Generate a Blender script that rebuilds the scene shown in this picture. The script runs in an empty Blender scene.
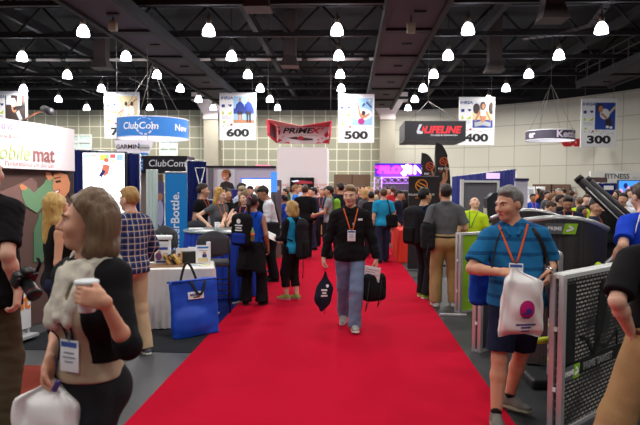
import bpy, bmesh, math, random
import numpy as np
from mathutils import Matrix, Vector
from mathutils.bvhtree import BVHTree
rad = math.radians
scene = bpy.context.scene
C = scene.collection
random.seed(7)
rng = np.random.RandomState(5)

# ------------------------------------------------------------------ camera
FPX = 600.0
CAM_H = 1.75
_vx, _vy, _roll = (348 - 320) / FPX, (212.5 - 187) / FPX, rad(0.5)
Yc = Vector((_vx, _vy, -1)).normalized()
_u0 = Vector((math.sin(_roll), math.cos(_roll), 0))
Zc = (_u0 - Yc * _u0.dot(Yc)).normalized()
Xc = Yc.cross(Zc)
W2C = Matrix((Xc, Yc, Zc)).transposed()          # world -> camera
C2W = W2C.transposed()
cam_data = bpy.data.cameras.new('camera')
cam_data.sensor_width = 36.0
cam_data.lens = 36.0 * FPX / 640.0
cam_data.clip_end = 200
cam_data.dof.use_dof = True
cam_data.dof.focus_distance = 7.4
cam_data.dof.aperture_fstop = 3.8
cam = bpy.data.objects.new('camera', cam_data)
C.objects.link(cam)
cam.matrix_world = Matrix.Translation((0, 0, CAM_H)) @ C2W.to_4x4()
scene.camera = cam

def ray(px, py):
    return C2W @ Vector(((px - 320) / FPX, (212.5 - py) / FPX, -1))
def at(px, py, Y):                                # the point of the pixel's ray that lies Y metres down the hall
    d = ray(px, py)
    return Vector((0, 0, CAM_H)) + d * (Y / d.y)
def ground(px, py, z=0.0):
    d = ray(px, py)
    return Vector((0, 0, CAM_H)) + d * ((z - CAM_H) / d.z)
def height_at(px, py, Y):
    return at(px, py, Y).z

# ------------------------------------------------------------------ materials
def lin(c):
    c = c / 255.0
    return c / 12.92 if c <= 0.04045 else ((c + 0.055) / 1.055) ** 2.4
def rgb(c):
    return (lin(c[0]), lin(c[1]), lin(c[2]), 1.0)
_mats = {}
def mat(name, col=(128, 128, 128), rough=0.6, metal=0.0, emit=0.0, bump=0.0, bscale=40.0, var=0.0, spec=0.4, stretch=(1, 1, 1), coat=0.0):
    if name in _mats:
        return _mats[name]
    m = bpy.data.materials.new(name); m.use_nodes = True
    nt = m.node_tree; b = nt.nodes['Principled BSDF']
    b.inputs['Base Color'].default_value = rgb(col)
    b.inputs['Roughness'].default_value = rough
    b.inputs['Metallic'].default_value = metal
    b.inputs['Specular IOR Level'].default_value = spec
    b.inputs['Coat Weight'].default_value = coat
    if emit:
        b.inputs['Emission Color'].default_value = rgb(col)
        b.inputs['Emission Strength'].default_value = emit
    if bump or var:
        tc = nt.nodes.new('ShaderNodeTexCoord'); mp = nt.nodes.new('ShaderNodeMapping')
        mp.inputs['Scale'].default_value = stretch
        nt.links.new(tc.outputs['Object'], mp.inputs['Vector'])
        n = nt.nodes.new('ShaderNodeTexNoise'); n.inputs['Scale'].default_value = bscale; n.inputs['Detail'].default_value = 4
        nt.links.new(mp.outputs['Vector'], n.inputs['Vector'])
        if bump:
            bp = nt.nodes.new('ShaderNodeBump'); bp.inputs['Strength'].default_value = bump; bp.inputs['Distance'].default_value = 0.02
            nt.links.new(n.outputs['Fac'], bp.inputs['Height']); nt.links.new(bp.outputs['Normal'], b.inputs['Normal'])
        if var:
            mx = nt.nodes.new('ShaderNodeMix'); mx.data_type = 'RGBA'
            c = rgb(col)
            mx.inputs['A'].default_value = tuple(max(0, v * (1 - var)) for v in c[:3]) + (1,)
            mx.inputs['B'].default_value = tuple(min(1, v * (1 + var)) for v in c[:3]) + (1,)
            nt.links.new(n.outputs['Fac'], mx.inputs['Factor']); nt.links.new(mx.outputs['Result'], b.inputs['Base Color'])
    _mats[name] = m
    return m
def nodes_of(name, rough=0.7):
    m = bpy.data.materials.new(name); m.use_nodes = True
    b = m.node_tree.nodes['Principled BSDF']; b.inputs['Roughness'].default_value = rough
    _mats[name] = m
    return m, m.node_tree, b
def cloth(col, name=None, bump=0.25):
    name = name or 'cloth_%d_%d_%d' % tuple(col)
    return mat(name, col, rough=0.9, bump=bump, bscale=14, var=0.10, spec=0.15)
def skin(col=(206, 150, 122)):
    return mat('skin_%d_%d_%d' % tuple(col), col, rough=0.5, var=0.06, bscale=18, spec=0.35)
def hair_mat(col):
    return mat('hair_%d_%d_%d' % tuple(col), col, rough=0.5, bump=0.6, bscale=60, var=0.45, stretch=(1, 1, 0.14), spec=0.35)

def brick_mat(name, tile, line, scale, width, height, mortar, rough=0.6, offset=0.0, axes='XZ', bump=0.0):
    m, nt, b = nodes_of(name, rough)
    tc = nt.nodes.new('ShaderNodeTexCoord'); sx = nt.nodes.new('ShaderNodeSeparateXYZ'); cx = nt.nodes.new('ShaderNodeCombineXYZ')
    nt.links.new(tc.outputs['Object'], sx.inputs[0])
    nt.links.new(sx.outputs[axes[0]], cx.inputs['X']); nt.links.new(sx.outputs[axes[1]], cx.inputs['Y'])
    br = nt.nodes.new('ShaderNodeTexBrick'); br.offset = offset
    br.inputs['Scale'].default_value = scale; br.inputs['Brick Width'].default_value = width; br.inputs['Row Height'].default_value = height
    br.inputs['Mortar Size'].default_value = mortar
    br.inputs['Color1'].default_value = rgb(tile); br.inputs['Color2'].default_value = rgb(tuple(v * 0.93 for v in tile)); br.inputs['Mortar'].default_value = rgb(line)
    nt.links.new(cx.outputs[0], br.inputs['Vector']); nt.links.new(br.outputs['Color'], b.inputs['Base Color'])
    if bump:
        bp = nt.nodes.new('ShaderNodeBump'); bp.inputs['Strength'].default_value = bump; bp.inputs['Distance'].default_value = 0.01
        bp.invert = True
        nt.links.new(br.outputs['Fac'], bp.inputs['Height']); nt.links.new(bp.outputs['Normal'], b.inputs['Normal'])
    return m
def plaid_mat(name, base, stripe_a, stripe_b, scale=1.0):
    m, nt, b = nodes_of(name, 0.9); b.inputs['Specular IOR Level'].default_value = 0.15
    tc = nt.nodes.new('ShaderNodeTexCoord'); sx = nt.nodes.new('ShaderNodeSeparateXYZ'); nt.links.new(tc.outputs['Object'], sx.inputs[0])
    def band(src, period, phase, width):
        a = nt.nodes.new('ShaderNodeMath'); a.operation = 'MULTIPLY_ADD'; a.inputs[1].default_value = scale / period; a.inputs[2].default_value = phase
        nt.links.new(src, a.inputs[0])
        f = nt.nodes.new('ShaderNodeMath'); f.operation = 'FRACT'; nt.links.new(a.outputs[0], f.inputs[0])
        l = nt.nodes.new('ShaderNodeMath'); l.operation = 'LESS_THAN'; l.inputs[1].default_value = width; nt.links.new(f.outputs[0], l.inputs[0])
        return l.outputs[0]
    def over(prev, fac, col, strength):
        mu = nt.nodes.new('ShaderNodeMath'); mu.operation = 'MULTIPLY'; mu.inputs[1].default_value = strength; nt.links.new(fac, mu.inputs[0])
        mx = nt.nodes.new('ShaderNodeMix'); mx.data_type = 'RGBA'; nt.links.new(mu.outputs[0], mx.inputs['Factor'])
        if prev is None: mx.inputs['A'].default_value = rgb(base)
        else: nt.links.new(prev, mx.inputs['A'])
        mx.inputs['B'].default_value = rgb(col); return mx.outputs['Result']
    p = None
    for ax in ('X', 'Z'):
        p = over(p, band(sx.outputs[ax], 0.062, 0.0, 0.42), stripe_b, 0.55)
    for ax in ('X', 'Z'):
        p = over(p, band(sx.outputs[ax], 0.062, 0.3, 0.14), stripe_a, 0.75)
    nt.links.new(p, b.inputs['Base Color'])
    return m
def stripe_mat(name, base, stripe, period=0.09, width=0.25):
    m, nt, b = nodes_of(name, 0.9); b.inputs['Specular IOR Level'].default_value = 0.15
    tc = nt.nodes.new('ShaderNodeTexCoord'); sx = nt.nodes.new('ShaderNodeSeparateXYZ'); nt.links.new(tc.outputs['Object'], sx.inputs[0])
    a = nt.nodes.new('ShaderNodeMath'); a.operation = 'MULTIPLY'; a.inputs[1].default_value = 1 / period; nt.links.new(sx.outputs['Z'], a.inputs[0])
    f = nt.nodes.new('ShaderNodeMath'); f.operation = 'FRACT'; nt.links.new(a.outputs[0], f.inputs[0])
    l = nt.nodes.new('ShaderNodeMath'); l.operation = 'LESS_THAN'; l.inputs[1].default_value = width; nt.links.new(f.outputs[0], l.inputs[0])
    mx = nt.nodes.new('ShaderNodeMix'); mx.data_type = 'RGBA'; nt.links.new(l.outputs[0], mx.inputs['Factor'])
    mx.inputs['A'].default_value = rgb(base); mx.inputs['B'].default_value = rgb(stripe)
    nt.links.new(mx.outputs['Result'], b.inputs['Base Color'])
    n = nt.nodes.new('ShaderNodeTexNoise'); n.inputs['Scale'].default_value = 16; nt.links.new(tc.outputs['Object'], n.inputs['Vector'])
    bp = nt.nodes.new('ShaderNodeBump'); bp.inputs['Strength'].default_value = 0.3; bp.inputs['Distance'].default_value = 0.02
    nt.links.new(n.outputs['Fac'], bp.inputs['Height']); nt.links.new(bp.outputs['Normal'], b.inputs['Normal'])
    return m

# ------------------------------------------------------------------ mesh builder
class MB:
    def __init__(self): self.v = []; self.f = []; self.m = []; self.s = []; self.mats = []
    def mi(self, m):
        if m not in self.mats: self.mats.append(m)
        return self.mats.index(m)
    def add(self, vs, fs, m, smooth=False, M=None):
        o = len(self.v); k = self.mi(m)
        for p in vs:
            p = Vector(p); self.v.append(M @ p if M is not None else p)
        for q in fs:
            self.f.append([i + o for i in q]); self.m.append(k); self.s.append(smooth)
        return self
    def box(self, c, s, m, rz=0.0, M=None, bev=0.0, rx=0.0, ry=0.0):
        T = Matrix.Translation(c) @ Matrix.Rotation(rz, 4, 'Z') @ Matrix.Rotation(rx, 4, 'X') @ Matrix.Rotation(ry, 4, 'Y')
        if M is not None: T = M @ T
        if bev > 0:
            bm = bmesh.new(); bmesh.ops.create_cube(bm, size=1.0)
            for v in bm.verts: v.co = Vector((v.co.x * s[0], v.co.y * s[1], v.co.z * s[2]))
            bmesh.ops.bevel(bm, geom=list(bm.edges), offset=min(bev, min(s) * 0.45), segments=3, profile=0.5, affect='EDGES')
            bm.verts.index_update()
            vs = [v.co.copy() for v in bm.verts]; fs = [[v.index for v in f.verts] for f in bm.faces]; bm.free()
            return self.add(vs, fs, m, True, T)
        x, y, z = s[0] / 2, s[1] / 2, s[2] / 2
        vs = [(-x, -y, -z), (x, -y, -z), (x, y, -z), (-x, y, -z), (-x, -y, z), (x, -y, z), (x, y, z), (-x, y, z)]
        fs = [(0, 3, 2, 1), (4, 5, 6, 7), (0, 1, 5, 4), (1, 2, 6, 5), (2, 3, 7, 6), (3, 0, 4, 7)]
        return self.add(vs, fs, m, False, T)
    def prism(self, pts, y0, y1, m, M=None):          # outline in x, z; extruded from y0 (front) to y1
        n = len(pts)
        a = sum(pts[i][0] * pts[(i + 1) % n][1] - pts[(i + 1) % n][0] * pts[i][1] for i in range(n))
        if a < 0: pts = pts[::-1]
        vs = [(p[0], y0, p[1]) for p in pts] + [(p[0], y1, p[1]) for p in pts]
        fs = [list(range(n)), list(range(2 * n - 1, n - 1, -1))]
        fs += [(i, i + n, (i + 1) % n + n, (i + 1) % n) for i in range(n)]
        return self.add(vs, fs, m, False, M)
    def slab(self, pts, z0, z1, m, M=None):           # outline in x, y; extruded in z
        n = len(pts)
        a = sum(pts[i][0] * pts[(i + 1) % n][1] - pts[(i + 1) % n][0] * pts[i][1] for i in range(n))
        if a < 0: pts = pts[::-1]
        vs = [(p[0], p[1], z0) for p in pts] + [(p[0], p[1], z1) for p in pts]
        fs = [list(range(n - 1, -1, -1)), list(range(n, 2 * n))]
        fs += [(i, (i + 1) % n, (i + 1) % n + n, i + n) for i in range(n)]
        return self.add(vs, fs, m, False, M)
    def tube(self, pts, r, m, n=8, M=None, flat=None, closed=False):
        P = [Vector(p) for p in pts]; k = len(P); rings = []; vs = []; fs = []
        up = Vector((0, 0, 1))
        for i in range(k):
            if closed: d = P[(i + 1) % k] - P[i - 1]
            else: d = P[min(i + 1, k - 1)] - P[max(i - 1, 0)]
            d = d.normalized() if d.length > 1e-9 else Vector((0, 0, 1))
            a = d.cross(up if flat is None else Vector(flat))
            if a.length < 1e-3: a = d.cross(Vector((1, 0, 0)))
            a.normalize(); b = a.cross(d).normalized()
            rr = r[i] if isinstance(r, (list, tuple)) and not isinstance(r[0], (list, tuple)) and flat is None else r
            ra, rb = (rr[0], rr[1]) if flat is not None else (rr, rr)
            for j in range(n):
                t = 2 * math.pi * j / n
                vs.append(P[i] + a * (ra * math.cos(t)) + b * (rb * math.sin(t)))
        for i in range(k if closed else k - 1):
            for j in range(n):
                i2 = (i + 1) % k
                fs.append((i * n + j, i * n + (j + 1) % n, i2 * n + (j + 1) % n, i2 * n + j))
        if not closed:
            fs.append(tuple(range(n - 1, -1, -1))); fs.append(tuple((k - 1) * n + j for j in range(n)))
        return self.add(vs, fs, m, True, M)
    def cyl(self, a, b, r0, r1, m, n=16, M=None):
        return self.tube([a, b], [r0, r1], m, n, M)
    def lathe(self, prof, c, m, n=24, M=None, smooth=True):
        vs = []; fs = []; k = len(prof)
        for (r, z) in prof:
            for j in range(n):
                t = 2 * math.pi * j / n
                vs.append((c[0] + r * math.cos(t), c[1] + r * math.sin(t), c[2] + z))
        for i in range(k - 1):
            for j in range(n):
                fs.append((i * n + j, i * n + (j + 1) % n, (i + 1) * n + (j + 1) % n, (i + 1) * n + j))
        if prof[0][0] > 1e-4: fs.append(tuple(range(n - 1, -1, -1)))
        if prof[-1][0] > 1e-4: fs.append(tuple((k - 1) * n + j for j in range(n)))
        return self.add(vs, fs, m, smooth, M)
    def ball(self, c, r, m, n=14, M=None):
        r = (r, r, r) if not isinstance(r, (list, tuple)) else r
        vs = []; fs = []; k = n // 2 + 1
        for i in range(k):
            a = math.pi * i / (k - 1)
            for j in range(n):
                t = 2 * math.pi * j / n
                vs.append((c[0] + r[0] * math.sin(a) * math.cos(t), c[1] + r[1] * math.sin(a) * math.sin(t), c[2] - r[2] * math.cos(a)))
        for i in range(k - 1):
            for j in range(n):
                fs.append((i * n + j, i * n + (j + 1) % n, (i + 1) * n + (j + 1) % n, (i + 1) * n + j))
        return self.add(vs, fs, m, True, M)
    def sheet(self, fn, nu, nv, m, M=None, smooth=True):
        vs = [fn(i / nu, j / nv) for j in range(nv + 1) for i in range(nu + 1)]
        fs = [(j * (nu + 1) + i, j * (nu + 1) + i + 1, (j + 1) * (nu + 1) + i + 1, (j + 1) * (nu + 1) + i) for j in range(nv) for i in range(nu)]
        return self.add(vs, fs, m, smooth, M)
    def text(self, body, size, pos, m, M=None, align='CENTER', depth=0.004, bold=0.0, shear=0.0, sx=1.0, rot=0.0, bend=None):
        cu = bpy.data.curves.new('t', 'FONT'); cu.body = body; cu.size = size; cu.extrude = depth; cu.offset = bold * size; cu.shear = shear
        cu.align_x = align; cu.align_y = 'CENTER'; cu.resolution_u = 3
        ob = bpy.data.objects.new('t', cu); C.objects.link(ob)
        dg = bpy.context.evaluated_depsgraph_get(); me = bpy.data.meshes.new_from_object(ob.evaluated_get(dg))
        ca, sa = math.cos(rot), math.sin(rot)
        vs = []
        for v in me.vertices:
            x, z = v.co.x * sx, v.co.y
            p = Vector((pos[0] + x * ca - z * sa, pos[1] - v.co.z, pos[2] + x * sa + z * ca))
            vs.append(bend(p) if bend else p)
        fs = [list(p.vertices) for p in me.polygons]
        bpy.data.objects.remove(ob); bpy.data.curves.remove(cu); bpy.data.meshes.remove(me)
        return self.add(vs, fs, m, False, M)
    def build(self, name, parent=None, loc=(0, 0, 0), rz=0.0):
        me = bpy.data.meshes.new(name)
        me.from_pydata([tuple(v) for v in self.v], [], self.f); me.update()
        for m in self.mats: me.materials.append(m)
        me.polygons.foreach_set('material_index', self.m); me.polygons.foreach_set('use_smooth', self.s)
        o = bpy.data.objects.new(name, me); C.objects.link(o)
        o.location = loc; o.rotation_euler = (0, 0, rz)
        if parent: o.parent = parent
        return o

def tag(o, label=None, cat=None, group=None, kind=None):
    if label: o['label'] = label
    if cat: o['category'] = cat
    if group: o['group'] = group
    if kind: o['kind'] = kind
    return o
def thing(name, label, cat, loc=(0, 0, 0), rz=0.0, group=None, kind=None):
    o = bpy.data.objects.new(name, None); C.objects.link(o)
    o.location = loc; o.rotation_euler = (0, 0, rz); o.empty_display_size = 0.1
    return tag(o, label, cat, group, kind)
def copy_tree(o, parent=None):
    c = o.copy(); C.objects.link(c)
    if parent: c.parent = parent
    for ch in [x for x in o.children]: copy_tree(ch, c)
    return c
def local_from(loc, rz):                            # world point -> coordinates of a thing standing at loc turned by rz
    Mi = (Matrix.Translation(loc) @ Matrix.Rotation(rz, 4, 'Z')).inverted()
    return lambda p: Mi @ Vector(p)
# ------------------------------------------------------------------ smooth solids (distance field -> surface net)
def _n(v):
    v = np.asarray(v, float); return v / (np.linalg.norm(v) + 1e-12)
class Grid:
    def __init__(self, lo, hi, res):
        lo = np.asarray(lo, float) - 2.5 * res; hi = np.asarray(hi, float) + 2.5 * res
        self.res = res
        self.ax = [np.arange(lo[i], hi[i] + res, res, dtype=np.float32) for i in range(3)]
        self.F = np.full([len(a) for a in self.ax], 1.0, np.float32)
    def win(self, lo, hi):
        sl = []
        for i in range(3):
            a = np.searchsorted(self.ax[i], lo[i]); b = np.searchsorted(self.ax[i], hi[i])
            a = max(0, a - 1); b = min(len(self.ax[i]), b + 1)
            if b <= a: return None, None
            sl.append(slice(a, b))
        X = self.ax[0][sl[0]][:, None, None]; Y = self.ax[1][sl[1]][None, :, None]; Z = self.ax[2][sl[2]][None, None, :]
        return tuple(sl), (X, Y, Z)
    def put(self, sl, d, k, mode, clip, P):
        for (n, p) in clip or ():
            n = _n(n); d = np.maximum(d, n[0] * (P[0] - p[0]) + n[1] * (P[1] - p[1]) + n[2] * (P[2] - p[2]))
        a = self.F[sl]
        if mode == 'sub': a2 = -a; b = d
        else: a2 = a; b = d
        if k > 1e-6:
            h = np.maximum(k - np.abs(a2 - b), 0) / k
            r = np.minimum(a2, b) - h * h * k * 0.25
        else: r = np.minimum(a2, b)
        self.F[sl] = -r if mode == 'sub' else r
    def cone(self, a, b, ra, rb, k=0.02, flat=None, clip=None, mode='add', **kw):
        a = np.asarray(a, float); b = np.asarray(b, float); m = max(ra, rb) * (max(1.0, flat[1]) if flat is not None else 1.0) + k + 3 * self.res
        sl, P = self.win(np.minimum(a, b) - m, np.maximum(a, b) + m)
        if sl is None: return
        ba = b - a; L2 = max(ba.dot(ba), 1e-9)
        qx, qy, qz = P[0] - a[0], P[1] - a[1], P[2] - a[2]
        t = np.clip((qx * ba[0] + qy * ba[1] + qz * ba[2]) / L2, 0, 1)
        qx = qx - t * ba[0]; qy = qy - t * ba[1]; qz = qz - t * ba[2]
        if flat is not None:
            ax, f = _n(flat[0]), flat[1]
            c = (qx * ax[0] + qy * ax[1] + qz * ax[2]) * (1 / f - 1)
            qx = qx + c * ax[0]; qy = qy + c * ax[1]; qz = qz + c * ax[2]
        d = np.sqrt(qx * qx + qy * qy + qz * qz) - (ra + (rb - ra) * t)
        if flat is not None: d = d * max(f, 0.5)
        self.put(sl, d.astype(np.float32), k, mode, clip, P)
    def ell(self, c, r, Rm=None, k=0.03, clip=None, mode='add', **kw):
        c = np.asarray(c, float); r = np.asarray(r, float); m = r.max() + k + 3 * self.res
        sl, P = self.win(c - m, c + m)
        if sl is None: return
        q = [P[i] - c[i] for i in range(3)]
        if Rm is not None:
            q = [Rm[0][i] * q[0] + Rm[1][i] * q[1] + Rm[2][i] * q[2] for i in range(3)]
        k0 = np.sqrt((q[0] / r[0]) ** 2 + (q[1] / r[1]) ** 2 + (q[2] / r[2]) ** 2)
        k1 = np.sqrt((q[0] / r[0] ** 2) ** 2 + (q[1] / r[1] ** 2) ** 2 + (q[2] / r[2] ** 2) ** 2) + 1e-6
        self.put(sl, (k0 * (k0 - 1) / k1).astype(np.float32), k, mode, clip, P)
    def box(self, c, h, Rm=None, rnd=0.02, k=0.0, clip=None, mode='add', **kw):
        c = np.asarray(c, float); h = np.asarray(h, float); m = np.linalg.norm(h) + k + 3 * self.res
        sl, P = self.win(c - m, c + m)
        if sl is None: return
        q = [P[i] - c[i] for i in range(3)]
        if Rm is not None:
            q = [Rm[0][i] * q[0] + Rm[1][i] * q[1] + Rm[2][i] * q[2] for i in range(3)]
        q = [np.abs(q[i]) - (h[i] - rnd) for i in range(3)]
        d = np.sqrt(sum(np.maximum(v, 0) ** 2 for v in q)) + np.minimum(np.maximum(q[0], np.maximum(q[1], q[2])), 0) - rnd
        self.put(sl, d.astype(np.float32), k, mode, clip, P)
    def cut(self, n, p):
        n = _n(n); X, Y, Z = self.ax[0][:, None, None], self.ax[1][None, :, None], self.ax[2][None, None, :]
        self.F = np.maximum(self.F, (n[0] * (X - p[0]) + n[1] * (Y - p[1]) + n[2] * (Z - p[2])).astype(np.float32))
    def run(self, prims, infl=0.0, clip=None):
        for p in prims:
            p = dict(p); t = p.pop('t'); cl = list(p.pop('clip', None) or []) + list(clip or [])
            if t == 'c': p['ra'] += infl; p['rb'] += infl; self.cone(clip=cl, **p)
            elif t == 'e': p['r'] = tuple(v + infl for v in p['r']); self.ell(clip=cl, **p)
            else: self.box(clip=cl, **p)
    def mesh(self):
        F = self.F; S = F < 0
        c = np.zeros([n - 1 for n in F.shape], np.int8)
        for dx in (0, 1):
            for dy in (0, 1):
                for dz in (0, 1):
                    c += S[dx:F.shape[0] - 1 + dx, dy:F.shape[1] - 1 + dy, dz:F.shape[2] - 1 + dz]
        I, J, K = np.nonzero((c > 0) & (c < 8)); N = len(I)
        if N == 0: return np.zeros((0, 3)), np.zeros((0, 4), int)
        off = [(x, y, z) for x in (0, 1) for y in (0, 1) for z in (0, 1)]
        val = np.stack([F[I + o[0], J + o[1], K + o[2]] for o in off], 1)
        acc = np.zeros((N, 3), np.float32); cnt = np.zeros(N, np.float32)
        for a in range(8):
            for b in range(a + 1, 8):
                if sum(abs(off[a][i] - off[b][i]) for i in range(3)) != 1: continue
                fa, fb = val[:, a], val[:, b]; m = (fa < 0) != (fb < 0)
                t = np.where(m, fa / np.where(m, fa - fb, 1), 0)
                for i in range(3): acc[:, i] += np.where(m, off[a][i] + (off[b][i] - off[a][i]) * t, 0)
                cnt += m
        acc /= cnt[:, None]
        V = np.stack([self.ax[0][I] + acc[:, 0] * self.res, self.ax[1][J] + acc[:, 1] * self.res, self.ax[2][K] + acc[:, 2] * self.res], 1)
        ids = np.full(c.shape, -1, np.int64); ids[I, J, K] = np.arange(N)
        Q = []
        for ax in range(3):
            o1, o2 = [(1, 2), (2, 0), (0, 1)][ax]
            A = [slice(None)] * 3; B = [slice(None)] * 3
            A[ax] = slice(0, F.shape[ax] - 1); B[ax] = slice(1, F.shape[ax])
            for o in (o1, o2):
                A[o] = slice(1, F.shape[o] - 1); B[o] = slice(1, F.shape[o] - 1)
            sa, sb = S[tuple(A)], S[tuple(B)]
            idx = list(np.nonzero(sa != sb)); flip = sb[tuple(idx)]
            base = [None] * 3
            base[ax] = idx[ax]; base[o1] = idx[o1] + 1; base[o2] = idx[o2] + 1
            def g(d1, d2):
                q = list(base); q[o1] = base[o1] + d1; q[o2] = base[o2] + d2
                return ids[q[0], q[1], q[2]]
            quad = np.stack([g(-1, -1), g(0, -1), g(0, 0), g(-1, 0)], 1)
            quad[flip] = quad[flip][:, ::-1]
            Q.append(quad)
        Q = np.concatenate(Q); Q = Q[(Q >= 0).all(1)]
        return V, Q
def vnormals(V, Q):
    n = np.cross(V[Q[:, 2]] - V[Q[:, 0]], V[Q[:, 3]] - V[Q[:, 1]]); N = np.zeros_like(V)
    for i in range(4): np.add.at(N, Q[:, i], n)
    return N / (np.linalg.norm(N, axis=1)[:, None] + 1e-9)
def rumple(V, Q, amp, freq=(9, 9, 14), seed=0):
    if amp <= 0 or len(V) == 0: return V
    r = np.random.RandomState(seed); N = vnormals(V, Q); s = np.zeros(len(V))
    V2 = V + .03 * np.sin(V @ r.normal(size=(3, 3)) * 9 + r.uniform(0, 6, 3))
    for i in range(9):
        w = r.normal(size=3) * np.array(freq) * (0.6 + 0.4 * i); s += np.sin(V2 @ w + r.uniform(0, 6.28)) / (1 + 0.45 * i)
    return V + N * (s * amp * 0.5)[:, None]
def solid(name, V, Q, mats, parent=None, pick=None):
    me = bpy.data.meshes.new(name)
    me.vertices.add(len(V)); me.vertices.foreach_set('co', np.asarray(V, np.float32).ravel())
    me.loops.add(len(Q) * 4); me.loops.foreach_set('vertex_index', np.asarray(Q, np.int32).ravel())
    me.polygons.add(len(Q)); me.polygons.foreach_set('loop_start', np.arange(len(Q), dtype=np.int32) * 4)
    me.polygons.foreach_set('loop_total', np.full(len(Q), 4, np.int32))
    for m in (mats if isinstance(mats, (list, tuple)) else [mats]): me.materials.append(m)
    me.polygons.foreach_set('use_smooth', np.ones(len(Q), bool))
    if pick is not None:
        me.polygons.foreach_set('material_index', np.asarray(pick(V[Q].mean(1)), np.int32))
    me.update(calc_edges=True); me.validate()
    o = bpy.data.objects.new(name, me); C.objects.link(o)
    if parent: o.parent = parent
    return o
# ------------------------------------------------------------------ people
def rx_(a): return np.array(Matrix.Rotation(rad(a), 3, 'X'))
def ry_(a): return np.array(Matrix.Rotation(rad(a), 3, 'Y'))
def rz_(a): return np.array(Matrix.Rotation(rad(a), 3, 'Z'))
def ik(a, c, l1, l2, pole):
    a, c = np.asarray(a, float), np.asarray(c, float); d = c - a; L = np.linalg.norm(d); u = d / (L + 1e-9)
    L = min(L, (l1 + l2) * 0.998); c = a + u * L
    x = (l1 * l1 - l2 * l2 + L * L) / (2 * L); h = math.sqrt(max(l1 * l1 - x * x, 0))
    p = np.asarray(pole, float); p = p - u * p.dot(u); p = p / (np.linalg.norm(p) + 1e-9)
    return a + u * x + p * h, c

EYE_WHITE = mat('eye_white', (225, 220, 214), 0.3)
IRIS = mat('eye_iris', (52, 42, 36), 0.25)
LIPS = mat('lips', (176, 98, 90), 0.5)
BADGE = mat('badge_card', (236, 238, 242), 0.5)
BADGE_BLUE = mat('badge_print', (60, 90, 170), 0.5)
BADGE_CLIP = mat('badge_clip', (150, 152, 158), 0.3, metal=0.8)
BADGE_GREY = mat('badge_grey', (150, 155, 165), 0.5)
LAN_ORANGE = mat('lanyard_orange', (226, 96, 40), 0.7)
SOLE_WHITE = mat('sole_white', (214, 212, 206), 0.6)
SOLE_DARK = mat('sole_dark', (30, 30, 32), 0.7)

class Person: pass

def hand_prims(w, d, n, side, curl, sc, thumb=0.6):
    """palm, four jointed fingers of unequal length and a thumb; w wrist, d direction, n palm normal, side +1 puts the thumb along +s"""
    d = _n(d); n = np.asarray(n, float); n = _n(n - d * n.dot(d)); s = np.cross(d, n) * side
    P = []
    w = np.asarray(w, float)
    Rm = np.stack([s, d, n], 1)
    P.append(dict(t='c', a=w - d * .01, b=w + d * .03 * sc, ra=.025 * sc, rb=.03 * sc, flat=(n, .72), k=.012))
    P.append(dict(t='b', c=w + d * .052 * sc, h=(.040 * sc, .045 * sc, .0145 * sc), Rm=Rm, rnd=.013 * sc, k=.012))
    for i, (o, L) in enumerate(((.030, .068), (.010, .080), (-.010, .074), (-.029, .056))):
        p = w + (d * .092 + s * o) * sc; a = 14 + 10 * curl; step = 20 + 52 * curl
        if i == 0: step *= 0.85
        dirv = d
        for j, f in enumerate((.46, .31, .25)):
            t = rad(a + step * j) if j else rad(8 + 50 * curl)
            dirv = d * math.cos(t) + n * math.sin(t)
            q = p + dirv * L * f * sc
            P.append(dict(t='c', a=p, b=q, ra=(.0098 - .0008 * j) * sc, rb=(.0092 - .0010 * j) * sc, k=.004))
            p = q
    t0 = w + (d * .022 + s * .030 + n * .006) * sc; t1 = t0 + (d * .030 + s * (.026 - .010 * curl) + n * .012) * sc
    t2 = t1 + (d * .030 + s * (.008 - .02 * thumb) + n * (.010 + .014 * curl)) * sc; t3 = t2 + (d * .022 - s * .016 * thumb + n * (.006 + .012 * curl)) * sc
    P.append(dict(t='c', a=t0, b=t1, ra=.0155 * sc, rb=.0125 * sc, k=.012))
    P.append(dict(t='c', a=t1, b=t2, ra=.0118 * sc, rb=.0105 * sc, k=.004))
    P.append(dict(t='c', a=t2, b=t3, ra=.0104 * sc, rb=.0088 * sc, k=.004))
    return P

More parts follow.
